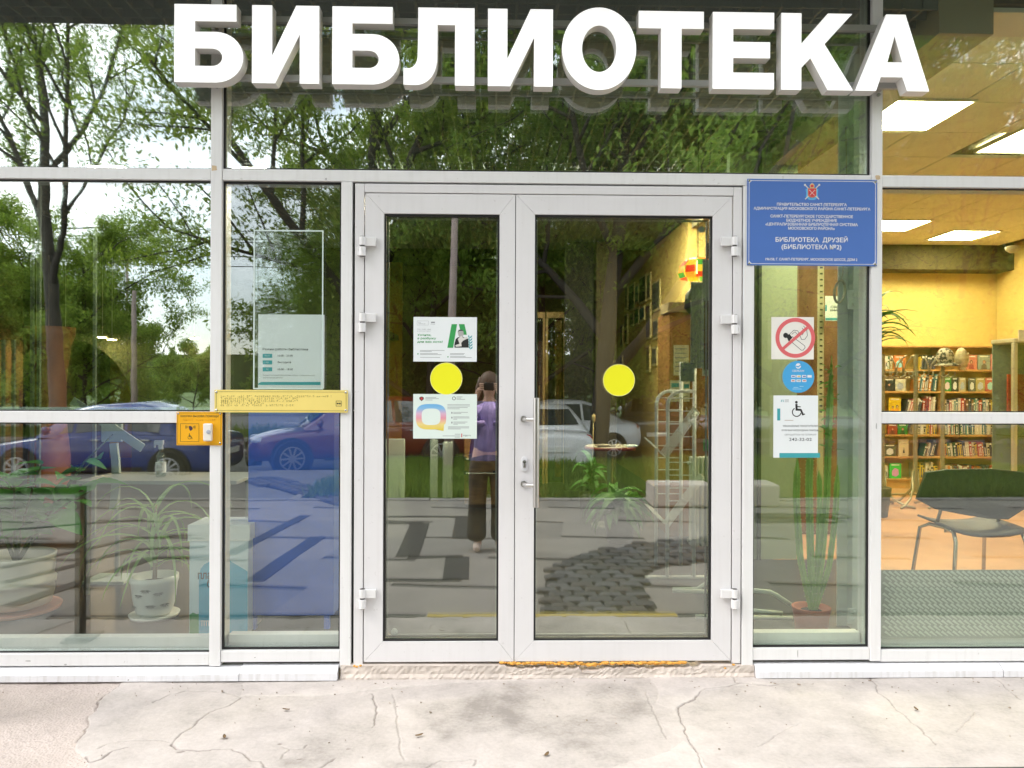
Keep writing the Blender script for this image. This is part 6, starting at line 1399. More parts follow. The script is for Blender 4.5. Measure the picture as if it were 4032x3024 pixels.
for (y0_, y1_) in ((1140, 1215), (2400, 2460)):
    p0, p1 = PD(3345, y1_, 4.25), PD(3400, y0_, 4.25); pl = box('splice_plate', p0.x, p1.x, a.y - .032, a.y - .021, p0.z, p1.z, CLM, t_)
    for k in range(2): zq = p0.z + (p1.z - p0.z) * (.25 + .5 * k); MB().cyl((p0.x + .035, a.y - .042, zq), (p0.x + .035, a.y - .032, zq), .010, 6).build('bolt', CLM, pl)
a, b = PD(3249, 1263, 6.5), PD(3330, 1166, 6.5)
o = tag(box('free_books_notice', a.x, b.x, a.y, a.y + .003, a.z, b.z, PAPERG), 'pale notice with two dark words behind the cable coil', 'notice'); y = a.y - .001
for tx, x0_, yb2 in (('СВОБОДНЫЙ', 3271, 1213), ('КНИГООБМЕН', 3269, 1226)): p0 = P(x0_, yb2, y); text('lettering', tx[:4] if 'СВ' in tx else 'КНИГО', p0.x, P(3312, yb2, y).x, p0.z, 9 / 3030 * 6.5, y, DKG, o, .02)
p0, p1 = P(3250, 1261, y), P(3328, 1252, y); box('teal_band', p0.x, p1.x, y, y + .0006, p0.z, p1.z, TEAL, o); p0, p1 = P(3249, 1225, y), P(3256, 1201, y); box('teal_block', p0.x, p1.x, y, y + .0006, p0.z, p1.z, TEAL, o)
q = PD(3306, 1148, 4.2); t_ = thing('cable_coil', 'coil of pale cable hanging on the steel column', 'cable', (q.x, q.y, q.z))
for k in range(6):
    r_ = rr.uniform(.8, 1.05); MB().tube([(math.sin(g_ * math.pi / 12) * .030 * r_ + .008 * math.cos(g_ * math.pi / 12), -.01 + k * .004, math.cos(g_ * math.pi / 12) * .062 * r_ + rr.uniform(-.002, .002)) for g_ in range(25)], .0028, 6).build('loop', mat('pale_cable', (.55, .54, .45), .5), t_, smooth=True, local=True)
p = PD(3335, 700, 4.15); MB().tube([PD(3330, 500, 4.15), PD(3334, 700, 4.15), PD(3328, 900, 4.15), PD(3318, 1080, 4.15), PD(3312, 1100, 4.18)], .003, 6).build('lead', MATS['pale_cable'], t_, smooth=True)
# ------------------------------------------------------------------ reading room
dS = 10.1; SH = mat('beech_shelf', (.56, .31, .11), .5, var=.15, vscale=3, stretch=(3, 1, 1)); SHB = mat('shelf_back', (.22, .10, .03), .7, var=.1)
ys = dS - CAMD; sx = lambda px: PD(px, 1600, dS).x; sz = lambda py: PD(3720, py, dS).z
t_ = thing('bookcase', 'long beech bookcase full of books behind the right window', 'bookcase', (sx(3720), ys, 0))
xl_, xm_, xr_ = sx(3452), sx(3709), sx(3974); zt_ = sz(1368)
for x, w__ in ((xl_ - .02, .02), (xm_ - .012, .024), (xr_ - .022, .022)): box('side_panel', x, x + w__, ys, ys + .28, 0, zt_, SH, t_)
box('back_panel', xl_ - .02, xr_, ys + .281, ys + .30, 0, zt_, SHB, t_); box('top_board', xl_ - .02, xr_, ys - .003, ys + .28, zt_ + .001, zt_ + .022, SH, t_)
rows = (1455, 1541, 1626, 1712, 1798, 1885); zs_ = [sz(r_) for r_ in rows]
for zq in zs_:
    box('shelf', xl_, xm_ - .0125, ys, ys + .28, zq - .022, zq, SH, t_); box('shelf', xm_ + .0125, xr_ - .0225, ys, ys + .28, zq - .022, zq, SH, t_)
box('plinth', xl_, xr_ - .023, ys + .02, ys + .05, 0, zs_[-1] - .023, SH, t_)
BC = [mat('book_%d' % k, c, .55) for k, c in enumerate(((.62, .55, .40), (.05, .05, .05), (.45, .05, .04), (.60, .22, .04), (.70, .50, .05), (.05, .17, .22), (.04, .12, .06), (.30, .04, .05), (.10, .10, .16), (.66, .60, .50), (.24, .12, .06), (.50, .10, .14), (.16, .22, .28), (.70, .65, .58), (.12, .30, .28)))]
BCN = ('cream', 'black', 'dark red', 'orange', 'yellow', 'petrol blue', 'dark green', 'wine red', 'navy', 'beige', 'brown', 'raspberry', 'slate blue', 'ivory', 'teal')
def book_mesh(k):
    b = MB(); b.box(0, 1, 0, .16, 0, 1); b.i = 1; c = (k * 7 % 10) / 30
    b.box(.08, .92, -.0006, .001, .58 + c, .70 + c); b.i = 2 if k % 3 else 1; b.box(.15, .85, -.0006, .001, .06, .10 + c * .4); b.box(.3, .7, -.0006, .001, .2, .48 + c)
    return raw_mesh('book', b.V, b.F, [BC[k], PAPERW if k % 4 else BLACK, BC[(k * 5 + 3) % 15]], mi=b.I)
bkm = [book_mesh(k) for k in range(15)]
ordn = ('top', 'second', 'third', 'fourth', 'fifth', 'bottom')
CNT = {}
def fill_row(x0_, x1_, r_, bay, hmin, hmax, tilt, pal, wmin=.018, wmax=.04):
    x = x0_; cnt = CNT.setdefault((r_, bay), {})
    while x < x1_ - wmin:
        w__ = rr.uniform(wmin, wmax); h = rr.uniform(hmin, hmax); tl = tilt * rr.uniform(.6, 1.2)
        if x + w__ + abs(math.sin(tl)) * h > x1_: break
        ci = rr.choice(pal); cnt[ci] = cnt.get(ci, 0) + 1; o = bpy.data.objects.new('book', bkm[ci]); COL.objects.link(o)
        o.scale = (w__ * .94, 1, h); o.rotation_euler = (0, tl, 0); o.location = (x, ys + .02 + rr.uniform(0, .03), zs_[r_] + (abs(math.sin(tl)) * w__ if tl > 0 else .0) + .0005)
        tag(o, '%s %s book from the left in the %s row of the %s bookcase bay' % (ORD[cnt[ci] - 1], BCN[ci], ordn[r_], bay), 'book', 'books of the %s row, %s bay' % (ordn[r_], bay)); x += w__ / max(.3, math.cos(tl)) + .0006
mixp = list(range(15)); redp = [2, 7, 11, 10, 3, 0, 13, 8, 7]; darkp_ = [1, 5, 6, 8, 10, 12, 0, 13]
fill_row(sx(3716), sx(3945), 2, 'right', .17, .20, 0, mixp); fill_row(sx(3716), sx(3950), 3, 'right', .15, .20, -.03, [5, 14, 8, 0, 2, 6, 12, 9]); fill_row(sx(3722), sx(3962), 4, 'right', .17, .20, -.10, [5, 1, 4, 4, 9, 0, 8, 3, 6, 2]); fill_row(sx(3735), sx(3955), 5, 'right', .15, .185, -.22, redp)
fill_row(sx(3478), sx(3525), 0, 'left', .16, .22, .05, [0, 9, 13, 6]); fill_row(sx(3625), sx(3700), 0, 'left', .16, .2, .16, [0, 13, 1, 9, 4]); fill_row(sx(3612), sx(3698), 1, 'left', .19, .24, .12, [1, 1, 8, 3, 5, 1]); fill_row(sx(3568), sx(3645), 2, 'left', .16, .2, .30, [13, 9, 11, 1]); fill_row(sx(3640), sx(3700), 2, 'left', .18, .24, .06, [2, 7, 13, 1, 11, 9])
fill_row(sx(3610), sx(3700), 3, 'left', .15, .2, .06, [4, 9, 0, 2, 13, 0]); fill_row(sx(3640), sx(3700), 4, 'left', .15, .23, .22, darkp_); fill_row(sx(3470), sx(3506), 5, 'left', .16, .2, .0, [0, 9, 13]); fill_row(sx(3612), sx(3700), 5, 'left', .16, .22, .0, [4, 4, 2, 0, 9, 13])
covers = ((3808, 3852, 1392, 1450, (.62, .22, .15), 'salmon book cover with a woman in red, top right bay', 'f'), (3857, 3904, 1392, 1450, (.28, .33, .28), 'grey green book cover with a red haired woman, top right bay', 'f'), (3908, 3953, 1390, 1450, (.66, .26, .26), 'pink book cover with a pink haired woman, top right bay', 'f'),
          (3720, 3751, 1483, 1537, (.06, .28, .08), 'green book cover with leaves, second row of the right bay', 'l'), (3753, 3778, 1482, 1537, (.04, .04, .045), 'black book cover, second row of the right bay', 'l'), (3782, 3808, 1483, 1537, (.50, .42, .28), 'beige book cover, second row of the right bay', 'l'), (3820, 3846, 1485, 1538, (.10, .10, .10), 'dark book cover with pale lettering, second row of the right bay', 'l'), (3848, 3884, 1484, 1538, (.40, .33, .14), 'olive book cover, second row of the right bay', 'l'), (3886, 3926, 1484, 1538, (.56, .15, .12), 'bright red and yellow book cover, second row of the right bay', 'l'),
          (3524, 3570, 1396, 1450, (.66, .20, .06), 'orange illustrated book cover, top row of the left bay', 'l'), (3482, 3530, 1488, 1538, (.035, .035, .04), 'black and white book cover behind the coat rack', 'f'), (3528, 3572, 1488, 1538, (.55, .52, .40), 'pale book cover with a blue corner behind the coat rack', 'l'),
          (3505, 3552, 1562, 1621, (.76, .50, .02), 'yellow book cover with two dark haired girls', 'g'), (3500, 3538, 1668, 1709, (.34, .06, .03), 'red brown book cover below the middle rail', 'f'), (3540, 3578, 1668, 1709, (.05, .26, .04), 'green book cover with a dark figure below the middle rail', 'f'),
          (3486, 3532, 1748, 1795, (.13, .13, .06), 'dark olive book cover in the fifth row', 'l'), (3544, 3582, 1729, 1795, (.66, .54, .36), 'cream book cover with a small black tower', 't'), (3508, 3553, 1821, 1880, (.05, .62, .10), 'vivid green book cover in the bottom row', 'l'), (3728, 3746, 1828, 1880, (.70, .60, .46), 'pale paperback leaning at the bottom left of the right bay', 'n'))
for (x0_, x1_, y0_, y1_, c, lb, kd) in covers:
    p0, p1 = PD(x0_, y1_, dS), PD(x1_, y0_, dS); zq = min(zs_, key=lambda z: abs(z - p0.z)); h = p1.z - p0.z; wv_ = p1.x - p0.x; yy = ys + .03
    bk = thing('face_out_book', lb, 'book', (p0.x, yy, zq + .001))
    b = MB().box(0, wv_, 0, .018, 0, h); b.build('cover', mat('cover_%d' % (hash(lb) % 9999 if False else x0_), c, .45), bk, local=True)
    f = lambda pts, m_, nm, yy_=-.0012: MB().prism([(u * wv_, v * h) for u, v in pts], yy_, yy_ + .0008).build(nm, m_, bk, local=True)
    SKIN_ = mat('print_skin', (.62, .38, .24), .6)
    if kd in 'fg':
        for (cx, w__) in (((.5, 1),) if kd == 'f' else ((.32, .7), (.68, .8))):
            f([(cx - .26 * w__, .02), (cx + .26 * w__, .02), (cx + .2 * w__, .30 * w__), (cx + .06 * w__, .38 * w__), (cx - .06 * w__, .38 * w__), (cx - .2 * w__, .30 * w__)], mat('print_torso_%d' % x0_, tuple(min(1, q_ * (.5 if kd == 'f' else 1.0) + .02) for q_ in (c[0], c[1] * .6, c[2] * .5)), .6), 'figure')
            f([(cx + .13 * w__ * math.cos(k * .7), .52 * w__ + .13 * w__ * math.sin(k * .7)) for k in range(9)], mat('print_hair_%d' % x0_, ((.03, .02, .02) if kd == 'g' or x0_ in (3808, 3482) else (.40, .10, .04)), .6), 'hair', -.0018)
            f([(cx + .08 * w__ * math.cos(k * .7), .50 * w__ + .09 * w__ * math.sin(k * .7)) for k in range(9)], SKIN_, 'face', -.0026)
    if kd in 'flg': f([(.15, .86), (.85, .86), (.85, .93), (.15, .93)], PAPERW, 'title')
    if kd == 'l': f([(.2, .2), (.5, .1), (.8, .25), (.75, .6), (.45, .7), (.2, .5)], mat('print_%d' % x0_, tuple(min(.8, .75 - q_ * .7) for q_ in c), .6), 'picture')
    if kd == 't': f([(.42, .2), (.62, .2), (.55, .42), (.52, .55), (.49, .42)], BLACK, 'tower')
# coat rack with two hats
TUB = mat('dull_tube', (.42, .38, .28), .35, metal=.7); dR = 8.6
t_ = thing('coat_rack', 'tubular metal coat rack with curled hooks before the bookcase', 'coat rack', (PD(3600, 0, dR).x, dR - CAMD, 0))
yq = dR - CAMD; rp_ = lambda px, py: PD(px, py, dR)
posts = (3476, 3605, 3712)
for px_ in posts:
    x = rp_(px_, 1600).x; MB().cyl((x, yq, .16), (x, yq, rp_(0, 1380).z), .024, 12).build('post', TUB, t_)
    for s_ in (-1, 1):
        MB().tube([(x + s_ * .028, yq, .40), (x + s_ * .03, yq - .01, .2), (x + s_ * .09, yq - .06, .09), (x + s_ * .19, yq - .14, .03), (x + s_ * .27, yq - .20, .014)], .014, 8).build('leg', TUB, t_, smooth=True)
        MB().tube([(x + s_ * .028, yq, .40), (x + s_ * .03, yq + .02, .2), (x + s_ * .12, yq + .10, .06), (x + s_ * .22, yq + .18, .014)], .014, 8).build('leg', TUB, t_, smooth=True)
for z_q in (rp_(0, 1452).z, rp_(0, 1476).z): MB().cyl((rp_(3476, 0).x, yq, z_q), (rp_(3605, 0).x, yq, z_q), .010, 8).build('cross_bar', TUB, t_)
MB().cyl((rp_(3476, 0).x, yq + .06, .13), (rp_(3712, 0).x, yq + .06, .13), .012, 8).build('cross_bar', TUB, t_)
for px_ in (3476, 3530, 3560, 3605, 3640, 3700, 3725):
    x = rp_(px_, 0).x; z0_ = rp_(0, 1462).z
    for s_ in (-1, 1): MB().tube([(x, yq - .01, z0_), (x + s_ * .05, yq - .03, z0_ - .03), (x + s_ * .09, yq - .05, z0_ + .0), (x + s_ * .085, yq - .05, z0_ + .04)], .007, 6).build('hook', TUB, t_, smooth=True)
for px_ in (3530, 3560, 3660): x = rp_(px_, 0).x; MB().tube([(x, yq - .01, z0_ + .0), (x + .02, yq - .03, z0_ + .12), (x + .07, yq - .05, z0_ + .20), (x + .10, yq - .06, z0_ + .22)], .008, 6).tube([(x, yq - .01, z0_ + .0), (x - .02, yq - .03, z0_ + .12), (x - .07, yq - .05, z0_ + .20)], .008, 6).build('hook', TUB, t_, smooth=True)
q = rp_(3712, 1412); b = MB().ball((q.x - .02, q.y - .08, q.z + .01), .115, 16, (.85, .75, .95)); b.lathe((q.x - .01, q.y - .1, q.z - .05), [(.08, 0), (.135, -.03), (.13, -.036), (.07, -.01)], 18)
tag(b.build('patterned_hat', mat('printed_cotton', (.56, .50, .36), .8, var=.0, vscale=26, vcol2=None), smooth=True), 'cream sun hat with dark print on the coat rack', 'hat')
nt_ = MATS['printed_cotton'].node_tree; nz2 = nt_.nodes.new('ShaderNodeTexNoise'); nz2.inputs['Scale'].default_value = 26; r2 = nt_.nodes.new('ShaderNodeValToRGB'); r2.color_ramp.elements[0].position = .46; r2.color_ramp.elements[0].color = (.62, .56, .42, 1); r2.color_ramp.elements[1].position = .54; r2.color_ramp.elements[1].color = (.07, .06, .05, 1)
tcn = nt_.nodes.new('ShaderNodeTexCoord'); nt_.links.new(tcn.outputs['Object'], nz2.inputs['Vector']); nt_.links.new(nz2.outputs['Fac'], r2.inputs['Fac']); nt_.links.new(r2.outputs['Color'], nt_.nodes['Principled BSDF'].inputs['Base Color'])
q = rp_(3768, 1412); b = MB().ball((q.x, q.y - .08, q.z), .105, 16, (.62, .7, 1.15)); b.prism([(q.x - .03, q.z - .12), (q.x + .02, q.z - .14), (q.x + .07, q.z - .02), (q.x + .06, q.z + .06)], q.y - .12, q.y - .06)
tag(b.build('cream_cap', mat('cream_wool', (.66, .55, .34), .9, bump=.5, bscale=90), smooth=False), 'plain cream cap hanging right of the printed hat', 'hat')
# palm at the mullion
q = PD(3440, 1330, 8.0); t_ = thing('palm_plant', 'spiky palm peeping out right of the mullion', 'plant', (q.x, q.y, 0)); MB().lathe((0, 0, 0), [(.14, 0), (.18, .3), (.16, .3)], 20).build('pot', MATS['dark_pot'], t_, smooth=True, local=True); MB().tube([(0, 0, .28), (.02, 0, .9), (0, 0, 1.95)], [.03, .025, .02], 8).build('stem', MATS['ringed_stem'], t_, smooth=True, local=True)
PM = [strap_mesh('leaf', l, .060, GL3, ri, 7) for l, ri in ((.52, .5), (.46, .9), (.56, .25))]
for k in range(44): put(PM[k % 3], 'leaf', t_, (0, 0, 1.75 + .42 * k / 44), (rr.uniform(-.2, .2), -.55 + rr.uniform(-.45, .65), k * 2.4), rr.uniform(.75, 1.05))
# black chair close to the window
dC = 4.9; q = PD(3830, 2250, dC); t_ = thing('black_chair', 'black plastic chair with bent metal legs close to the right window', 'chair', (q.x, dC - CAMD, 0))
BPL = mat('black_plastic', (.02, .02, .028), .5, spec=.4); MET = mat('chair_metal', (.55, .53, .48), .25, metal=.9)
cx, cyq = PD(3830, 0, dC).x, dC - CAMD
seat = MB(); zsq = .46; n = 8
for i in range(n + 1):
    for j in range(7):
        u, v = i / n - .5, j / 6 - .5; seat.V.append((cx + u * .46, cyq + v * .42, zsq + .035 * (abs(u) * 2) ** 2.5 - .03 * max(0, -v - .3) + .02 * v))
for i in range(n):
    for j in range(6): seat.F.append((i * 7 + j, (i + 1) * 7 + j, (i + 1) * 7 + j + 1, i * 7 + j + 1)); seat.I.append(0)
o = seat.build('seat', BPL, t_, smooth=True); o.modifiers.new('thick', 'SOLIDIFY').thickness = .014
bb = [PD(3608 + 0, 1962, dC), PD(3642, 1862, dC), PD(3720, 1850, dC), PD(3900, 1848, dC), PD(4030, 1862, dC), PD(4062, 1930, dC), PD(4040, 1990, dC), PD(3960, 2040, dC), PD(3880, 2036, dC), PD(3780, 2020, dC), PD(3680, 2000, dC)]
bk = fill('backrest', [[(p.x, p.z) for p in bb]], cyq - .02, .018, BPL, t_, bevel=.006)
for s_ in (-1, 1):
    x = cx + s_ * .20
    MB().tube([(x + s_ * .06, cyq - .24, .012), (x + s_ * .02, cyq - .20, .40), (x + s_ * .015, cyq - .17, .455), (x, cyq - .05, .462), (x, cyq + .12, .455), (x + s_ * .02, cyq + .2, .42), (x + s_ * .05, cyq + .26, .012)], .0125, 10).build('leg', MET, t_, smooth=True)
    MB().tube([(x, cyq + .05, .45), (x, cyq + .0, .56), (x - s_ * .02, cyq + .0, .66)], .011, 8).build('back_support', MET, t_, smooth=True)
MB().cyl((cx - .2, cyq - .05, .44), (cx + .2, cyq - .05, .44), .010, 8).build('cross_tube', MET, t_)
# silver display case at the right edge
dV = 8.4; a, b = PD(3990, 1860, dV), PD(4180, 1350, dV); t_ = thing('display_case', 'silver edged glass display case at the right picture edge', 'display case', ((a.x + b.x) / 2, a.y, 0))
SIL = mat('satin_silver', (.60, .62, .58), .35, metal=.7)
for x in (a.x, b.x - .05): box('corner_post', x, x + .05, a.y, a.y + .05, 0, b.z, SIL, t_, bevel=.012)
box('top_frame', a.x, b.x, a.y - .002, a.y + .4, b.z + .001, b.z + .05, SIL, t_, bevel=.012); box('bottom_frame', a.x + .05, b.x - .05, a.y, a.y + .4, .05, .12, SIL, t_); box('pane', a.x + .05, b.x - .05, a.y + .02, a.y + .026, .12, b.z, GDR, t_); box('back_board', a.x + .02, b.x - .02, a.y + .39, a.y + .4, .12, b.z, mat('case_green', (.26, .33, .27), .6), t_)
box('shelf', a.x + .05, b.x - .05, a.y + .03, a.y + .38, .8, .81, GDR, t_); box('exhibit_board', a.x + .07, b.x - .06, a.y + .2, a.y + .22, 1.05, 1.5, mat('case_red', (.42, .07, .04), .6), t_)
a, b = PD(4011, 1345, 8.2), PD(4060, 1306, 8.2); tag(box('small_card', a.x, b.x, a.y, a.y + .01, PD(0, 1347, 8.4).z + .052, b.z + .02, PAPERW), 'small pale card standing on the display case', 'card')
q = PD(3988, 975, 8.6); tag(MB().lathe((q.x, q.y, q.z - .03), [(.03, -.03), (.07, .0), (.08, .03), (.05, .05)], 20).build('small_spotlight', mat('dull_white', (.50, .44, .28), .5), smooth=True), 'small round spotlight high on the right wall', 'spotlight')
a, b = PD(3960, 1020, 9.0), PD(4032, 960, 9.0); 
# obscured film on the lowest right pane
x0, x1, z0, z1 = RC(3473, 2243, 4032, 2512, .064)
FLM = mat('film_grey', (.34, .345, .31), .45, var=.06, vscale=6); RDG = mat('film_ridge', (.66, .67, .61), .3)
film = tag(box('ribbed_film', mR[1] + .015, XR - .01, .0605, .0625, z0, z1, FLM), 'grey ribbed privacy film across the foot of the right window', 'window film')

rg = MB(); pc, pr_ = .0275, .0262; zr = z1 - .008; i = 0
while zr > z0 + .02:
    xq = x0 + .004 + (i % 2) * pc * .35
    while xq < XR - .05:
        if xq < P(4200, 2400).x:
            a_ = (xq, zr); b_ = (xq + .030, zr - .0215)
            rg.prism([(a_[0] + .0040, a_[1] + .0050), (a_[0] - .0045, a_[1] - .0035), (b_[0] - .0015, b_[1] - .0015), (b_[0] + .0015, b_[1] + .0015)][::-1][::-1], .0585, .0604)
        xq += pc
    zr -= pr_; i += 1
rg.build('ridge', RDG, film)['kind'] = 'stuff'
# ------------------------------------------------------------------ parked cars (seen mirrored)
TYR = mat('tyre', (.02, .02, .02), .8); RIM = mat('alloy', (.50, .51, .52), .3, metal=.9); CGL = mat('car_glass', (.03, .04, .045), .05, spec=.9, coat=1); LMP = mat('lamp_glass', (.62, .65, .68), .08, coat=1); TLR = mat('tail_red', (.40, .015, .012), .2, coat=1); BLKP = mat('black_trim', (.015, .015, .016), .5); PLT = mat('plate_white', (.70, .70, .68), .5)
def make_car(name, label, paint, wagon=False, L_=4.4, W_=1.76, H_=1.47, trim=None):
    t_ = thing(name, label, 'car', (0, 0, 0), 'parked cars across the square'); hl = L_ / 2; hw = W_ / 2; zb = .20 if not wagon else .26; kb_ = H_ / 1.47
    xb_end = hl - .28 if wagon else hl - .62
    prof = [(-hl, .34, .56, .62), (-hl + .05, .24, .66, .80), (-hl + .25, zb, .74, .93), (-hl + .65, zb, .82, .985), (-hl + 1.2, zb, .90, 1), (-.3, zb, .955, 1), (.6, zb, .965, 1), (xb_end, zb, .985, .985), (hl - .22, zb, .96 if not wagon else 1.0, .95), (hl - .04, .28, .90, .86), (hl, .38, .82, .74)]
    b = MB(); n = 12
    for x, z0_, zt, f in prof:
        w_ = hw * f; z0_ *= kb_; zt *= kb_; zm = z0_ + (zt - z0_) * .45
        half = [(0, z0_), (w_ * .82, z0_), (w_ * .97, z0_ + .10), (w_, zm), (w_ * .975, zt - .10), (w_ * .90, zt - .02), (0, zt + .035)]
        ring = half + [(-y, z) for y, z in half[-2:0:-1]]
        b.V += [(x, y, z) for y, z in ring]
    m_ = len(prof)
    for k in range(m_ - 1): b.F += [(k * n + q, (k + 1) * n + q, (k + 1) * n + (q + 1) % n, k * n + (q + 1) % n) for q in range(n)]; b.I += [0] * n
    b.F += [tuple(range(n)), tuple(range((m_ - 1) * n + n - 1, (m_ - 1) * n - 1, -1))]; b.I += [0, 0]
    bd = b.build('body', paint, t_, smooth=True, local=True); ss = bd.modifiers.new('sub', 'SUBSURF'); ss.levels = ss.render_levels = 2
    # cabin
    xr = hl - .12 if wagon else hl - .55
    cab = [(-hl + 1.12, .90, .80, .90), (-.52, 1.36, .72, .90), (-.1, 1.455, .70, .93), (.6, 1.465, .70, .95), (xr - (.35 if wagon else .75), 1.43 if wagon else 1.40, .70, .95), (xr, 1.02 if not wagon else 1.08, .76, .96)]
    sec = lambda x: next(((cab[k][1] + (cab[k + 1][1] - cab[k][1]) * (x - cab[k][0]) / (cab[k + 1][0] - cab[k][0]), cab[k][2] + (cab[k + 1][2] - cab[k][2]) * (x - cab[k][0]) / (cab[k + 1][0] - cab[k][0]), cab[k][3] + (cab[k + 1][3] - cab[k][3]) * (x - cab[k][0]) / (cab[k + 1][0] - cab[k][0])) for k in range(len(cab) - 1) if cab[k][0] <= x <= cab[k + 1][0]), cab[-1][1:])
    b = MB()
    for x, zt, wt, zb_ in cab:
        zt *= kb_; zb_ *= kb_; zt = max(zt, zb_ + .02)
        half = [(hw * .93, zb_ - .05), (hw * (.93 - (.93 - wt) * .9), max(zt - .06, zb_ - .02)), (hw * wt * .86, zt - .008), (0, zt + .012)]
        b.V += [(x, y, z) for y, z in half + [(-y, z) for y, z in half[-2::-1]]]
    for k in range(len(cab) - 1): b.F += [(k * 7 + q, (k + 1) * 7 + q, (k + 1) * 7 + q + 1, k * 7 + q + 1) for q in range(6)]; b.I += [0] * 6
    b.F += [tuple(range(7)), tuple(range(len(cab) * 7 - 1, len(cab) * 7 - 8, -1))]; b.I += [0, 0]
    b.build('roof', paint, t_, smooth=True, local=True)
    def side(x, v, sg):
        zt, wt, zb_ = sec(x); zt *= kb_; zb_ *= kb_; zlo, zhi = zb_ - .05, zt - .06; z = zlo + (zhi - zlo) * v
        return (x, sg * (hw * (.93 - (.93 - wt) * .9 * v) + .006), z)
    spans = [(-hl + 1.42, -.42, .16), (-.37, .50, .12), (.56, xr - (.40 if wagon else .52), .12)] + ([(xr - .36, xr - .12, .12)] if wagon else [])
    for sg in (-1, 1):
        for k, (x0_, x1_, v0) in enumerate(spans):
            b = MB(); m2_ = 6; xs_ = [x0_ + (x1_ - x0_) * i / m2_ for i in range(m2_ + 1)]
            lo = [side(x, v0 + .02, sg) for x in xs_]; hi = [side(x, .93, sg) for x in xs_]
            b.V += lo + hi; b.F += [(i, i + 1, m2_ + 2 + i, m2_ + 1 + i) if sg < 0 else (i + 1, i, m2_ + 1 + i, m2_ + 2 + i) for i in range(m2_)]; b.I += [0] * m2_
            b.build('window', CGL, t_, local=True)
        MB().ball((-hl + 1.40, sg * (hw + .08), .98 * kb_), .10, 10, (.7, 1.1, .8)).build('mirror', paint, t_, smooth=True, local=True)
        for x in (-.05, .85): MB().box(x, x + .16, sg * (hw + .002) - .01, sg * (hw + .002) + .01, .80 * kb_, .825 * kb_).build('door_handle', trim or RIM, t_, local=True, bevel=.006)
        MB().box(-hl + 1.5, hl - 1.35, sg * (hw + .001) - .012, sg * (hw + .001) + .012, .30, .36).build('side_trim', BLKP, t_, local=True, bevel=.008)
        MB().ball((-hl + .25, sg * hw * .70, .64 * kb_), .20, 12, (.85, .85, .42)).build('headlight', LMP, t_, smooth=True, local=True)
        MB().ball((hl - .16, sg * hw * .74, .80 * kb_), .17, 10, (.55, .8, 1.0 if wagon else .6)).build('tail_light', TLR, t_, smooth=True, local=True)
    def glass_end(pts, nm):
        MB().add(pts, [tuple(range(len(pts)))]).build(nm, CGL, t_, local=True)
    z1_, w1_, zb1 = sec(-hl + 1.22); z2_, w2_, _ = sec(-.56)
    f = lambda x, y, dz=.022: (x - .012, y, sec(x)[0] * kb_ + dz)
    glass_end([f(-hl + 1.25, -hw * .74), f(-hl + 1.25, hw * .74), f(-.58, hw * .60), f(-.58, -hw * .60)][::1], 'windscreen')
    xa2, xb2 = xr - (.28 if wagon else .66), xr - .06
    g_ = lambda x, y: (x + .012, y, sec(x)[0] * kb_ + .016)
    glass_end([g_(xb2, -hw * .68), g_(xb2, hw * .68), g_(xa2, hw * .60), g_(xa2, -hw * .60)][::-1], 'rear_window')
    MB().box(-hl - .012, -hl + .10, -.38, .38, .46 * kb_, .62 * kb_).build('grille', BLKP, t_, local=True, bevel=.02); MB().box(-hl - .03, -hl + .02, -.26, .26, .36, .47).build('number_plate', PLT, t_, local=True, bevel=.004); MB().box(hl - .02, hl + .03, -.26, .26, .55, .66).build('number_plate', PLT, t_, local=True, bevel=.004)
    MB().box(-hl - .004, -hl + .30, -hw * .72, hw * .72, .22, .33).build('lower_bumper', BLKP, t_, local=True, bevel=.03)
    wr = .325 if not wagon else .36
    for x in (-hl + .86, hl - .86 - (.05 if wagon else 0)):
        for sg in (-1, 1):
            y = sg * (hw - .10)
            ar = MB().lathe((x, sg * (hw - .05), wr), [(wr * 1.17, -.08), (wr * 1.17, .056)] if sg > 0 else [(wr * 1.17, -.056), (wr * 1.17, .08)], 28, 'y').build('wheel_arch', BLKP, t_, local=True)
            wl = MB().lathe((x, y, wr), [(wr * .66, -.10), (wr * .95, -.10), (wr, -.07), (wr, .07), (wr * .95, .10), (wr * .66, .10)] if True else [], 30, 'y').build('wheel', TYR, t_, smooth=False, local=True)
            rm = MB(); yo = y + sg * .165
            y = y + sg * .06; wl.location.y += sg * .06
            for k in range(10):
                a0 = 2 * math.pi * k / 10; c, s_ = math.cos(a0), math.sin(a0)
                rm.bar((x + .05 * c, y + sg * .108, wr + .05 * s_), (x + wr * .64 * c, y + sg * .104, wr + wr * .64 * s_), .035, .02, up=(0, 1, 0))
            rm.arc(x, wr, wr * .60, wr * .68, 0, 2 * math.pi, y + sg * .098 - .008, y + sg * .098 + .012, 26).disc(x, wr, .07, y + sg * .105 - .01, y + sg * .105 + .01, 14)
            rm.build('rim', RIM, t_, local=True)
    return t_
def park(c, px_front, py_ground, dist, rz=0.0, along=True):
    p = VR(px_front, 1512, dist); c.location = (p.x, p.y, ZR + .003); c.rotation_euler = (0, 0, rz)
CP = lambda n, c: mat(n, c, .28, spec=.6, coat=1.0)
c = make_car('parked_car', 'bright blue saloon car mirrored behind the left window', CP('blue_paint', (.005, .032, .21)), L_=4.42, H_=1.52); park(c, 464, 1870, 14.9, R(1))
c = make_car('parked_estate_car', 'dark red estate car mirrored above the paving in the narrow left window', CP('maroon_paint', (.13, .010, .009)), wagon=True, L_=4.86, H_=1.62, W_=1.86); park(c, 1428, 1850, 17.0, R(-19))
WP = CP('white_paint', (.72, .72, .74))
c = make_car('parked_car', 'white car facing the library, mirrored beside the pull handle', WP, L_=4.3, H_=1.46); park(c, 2110, 1780, 17.2, R(82))
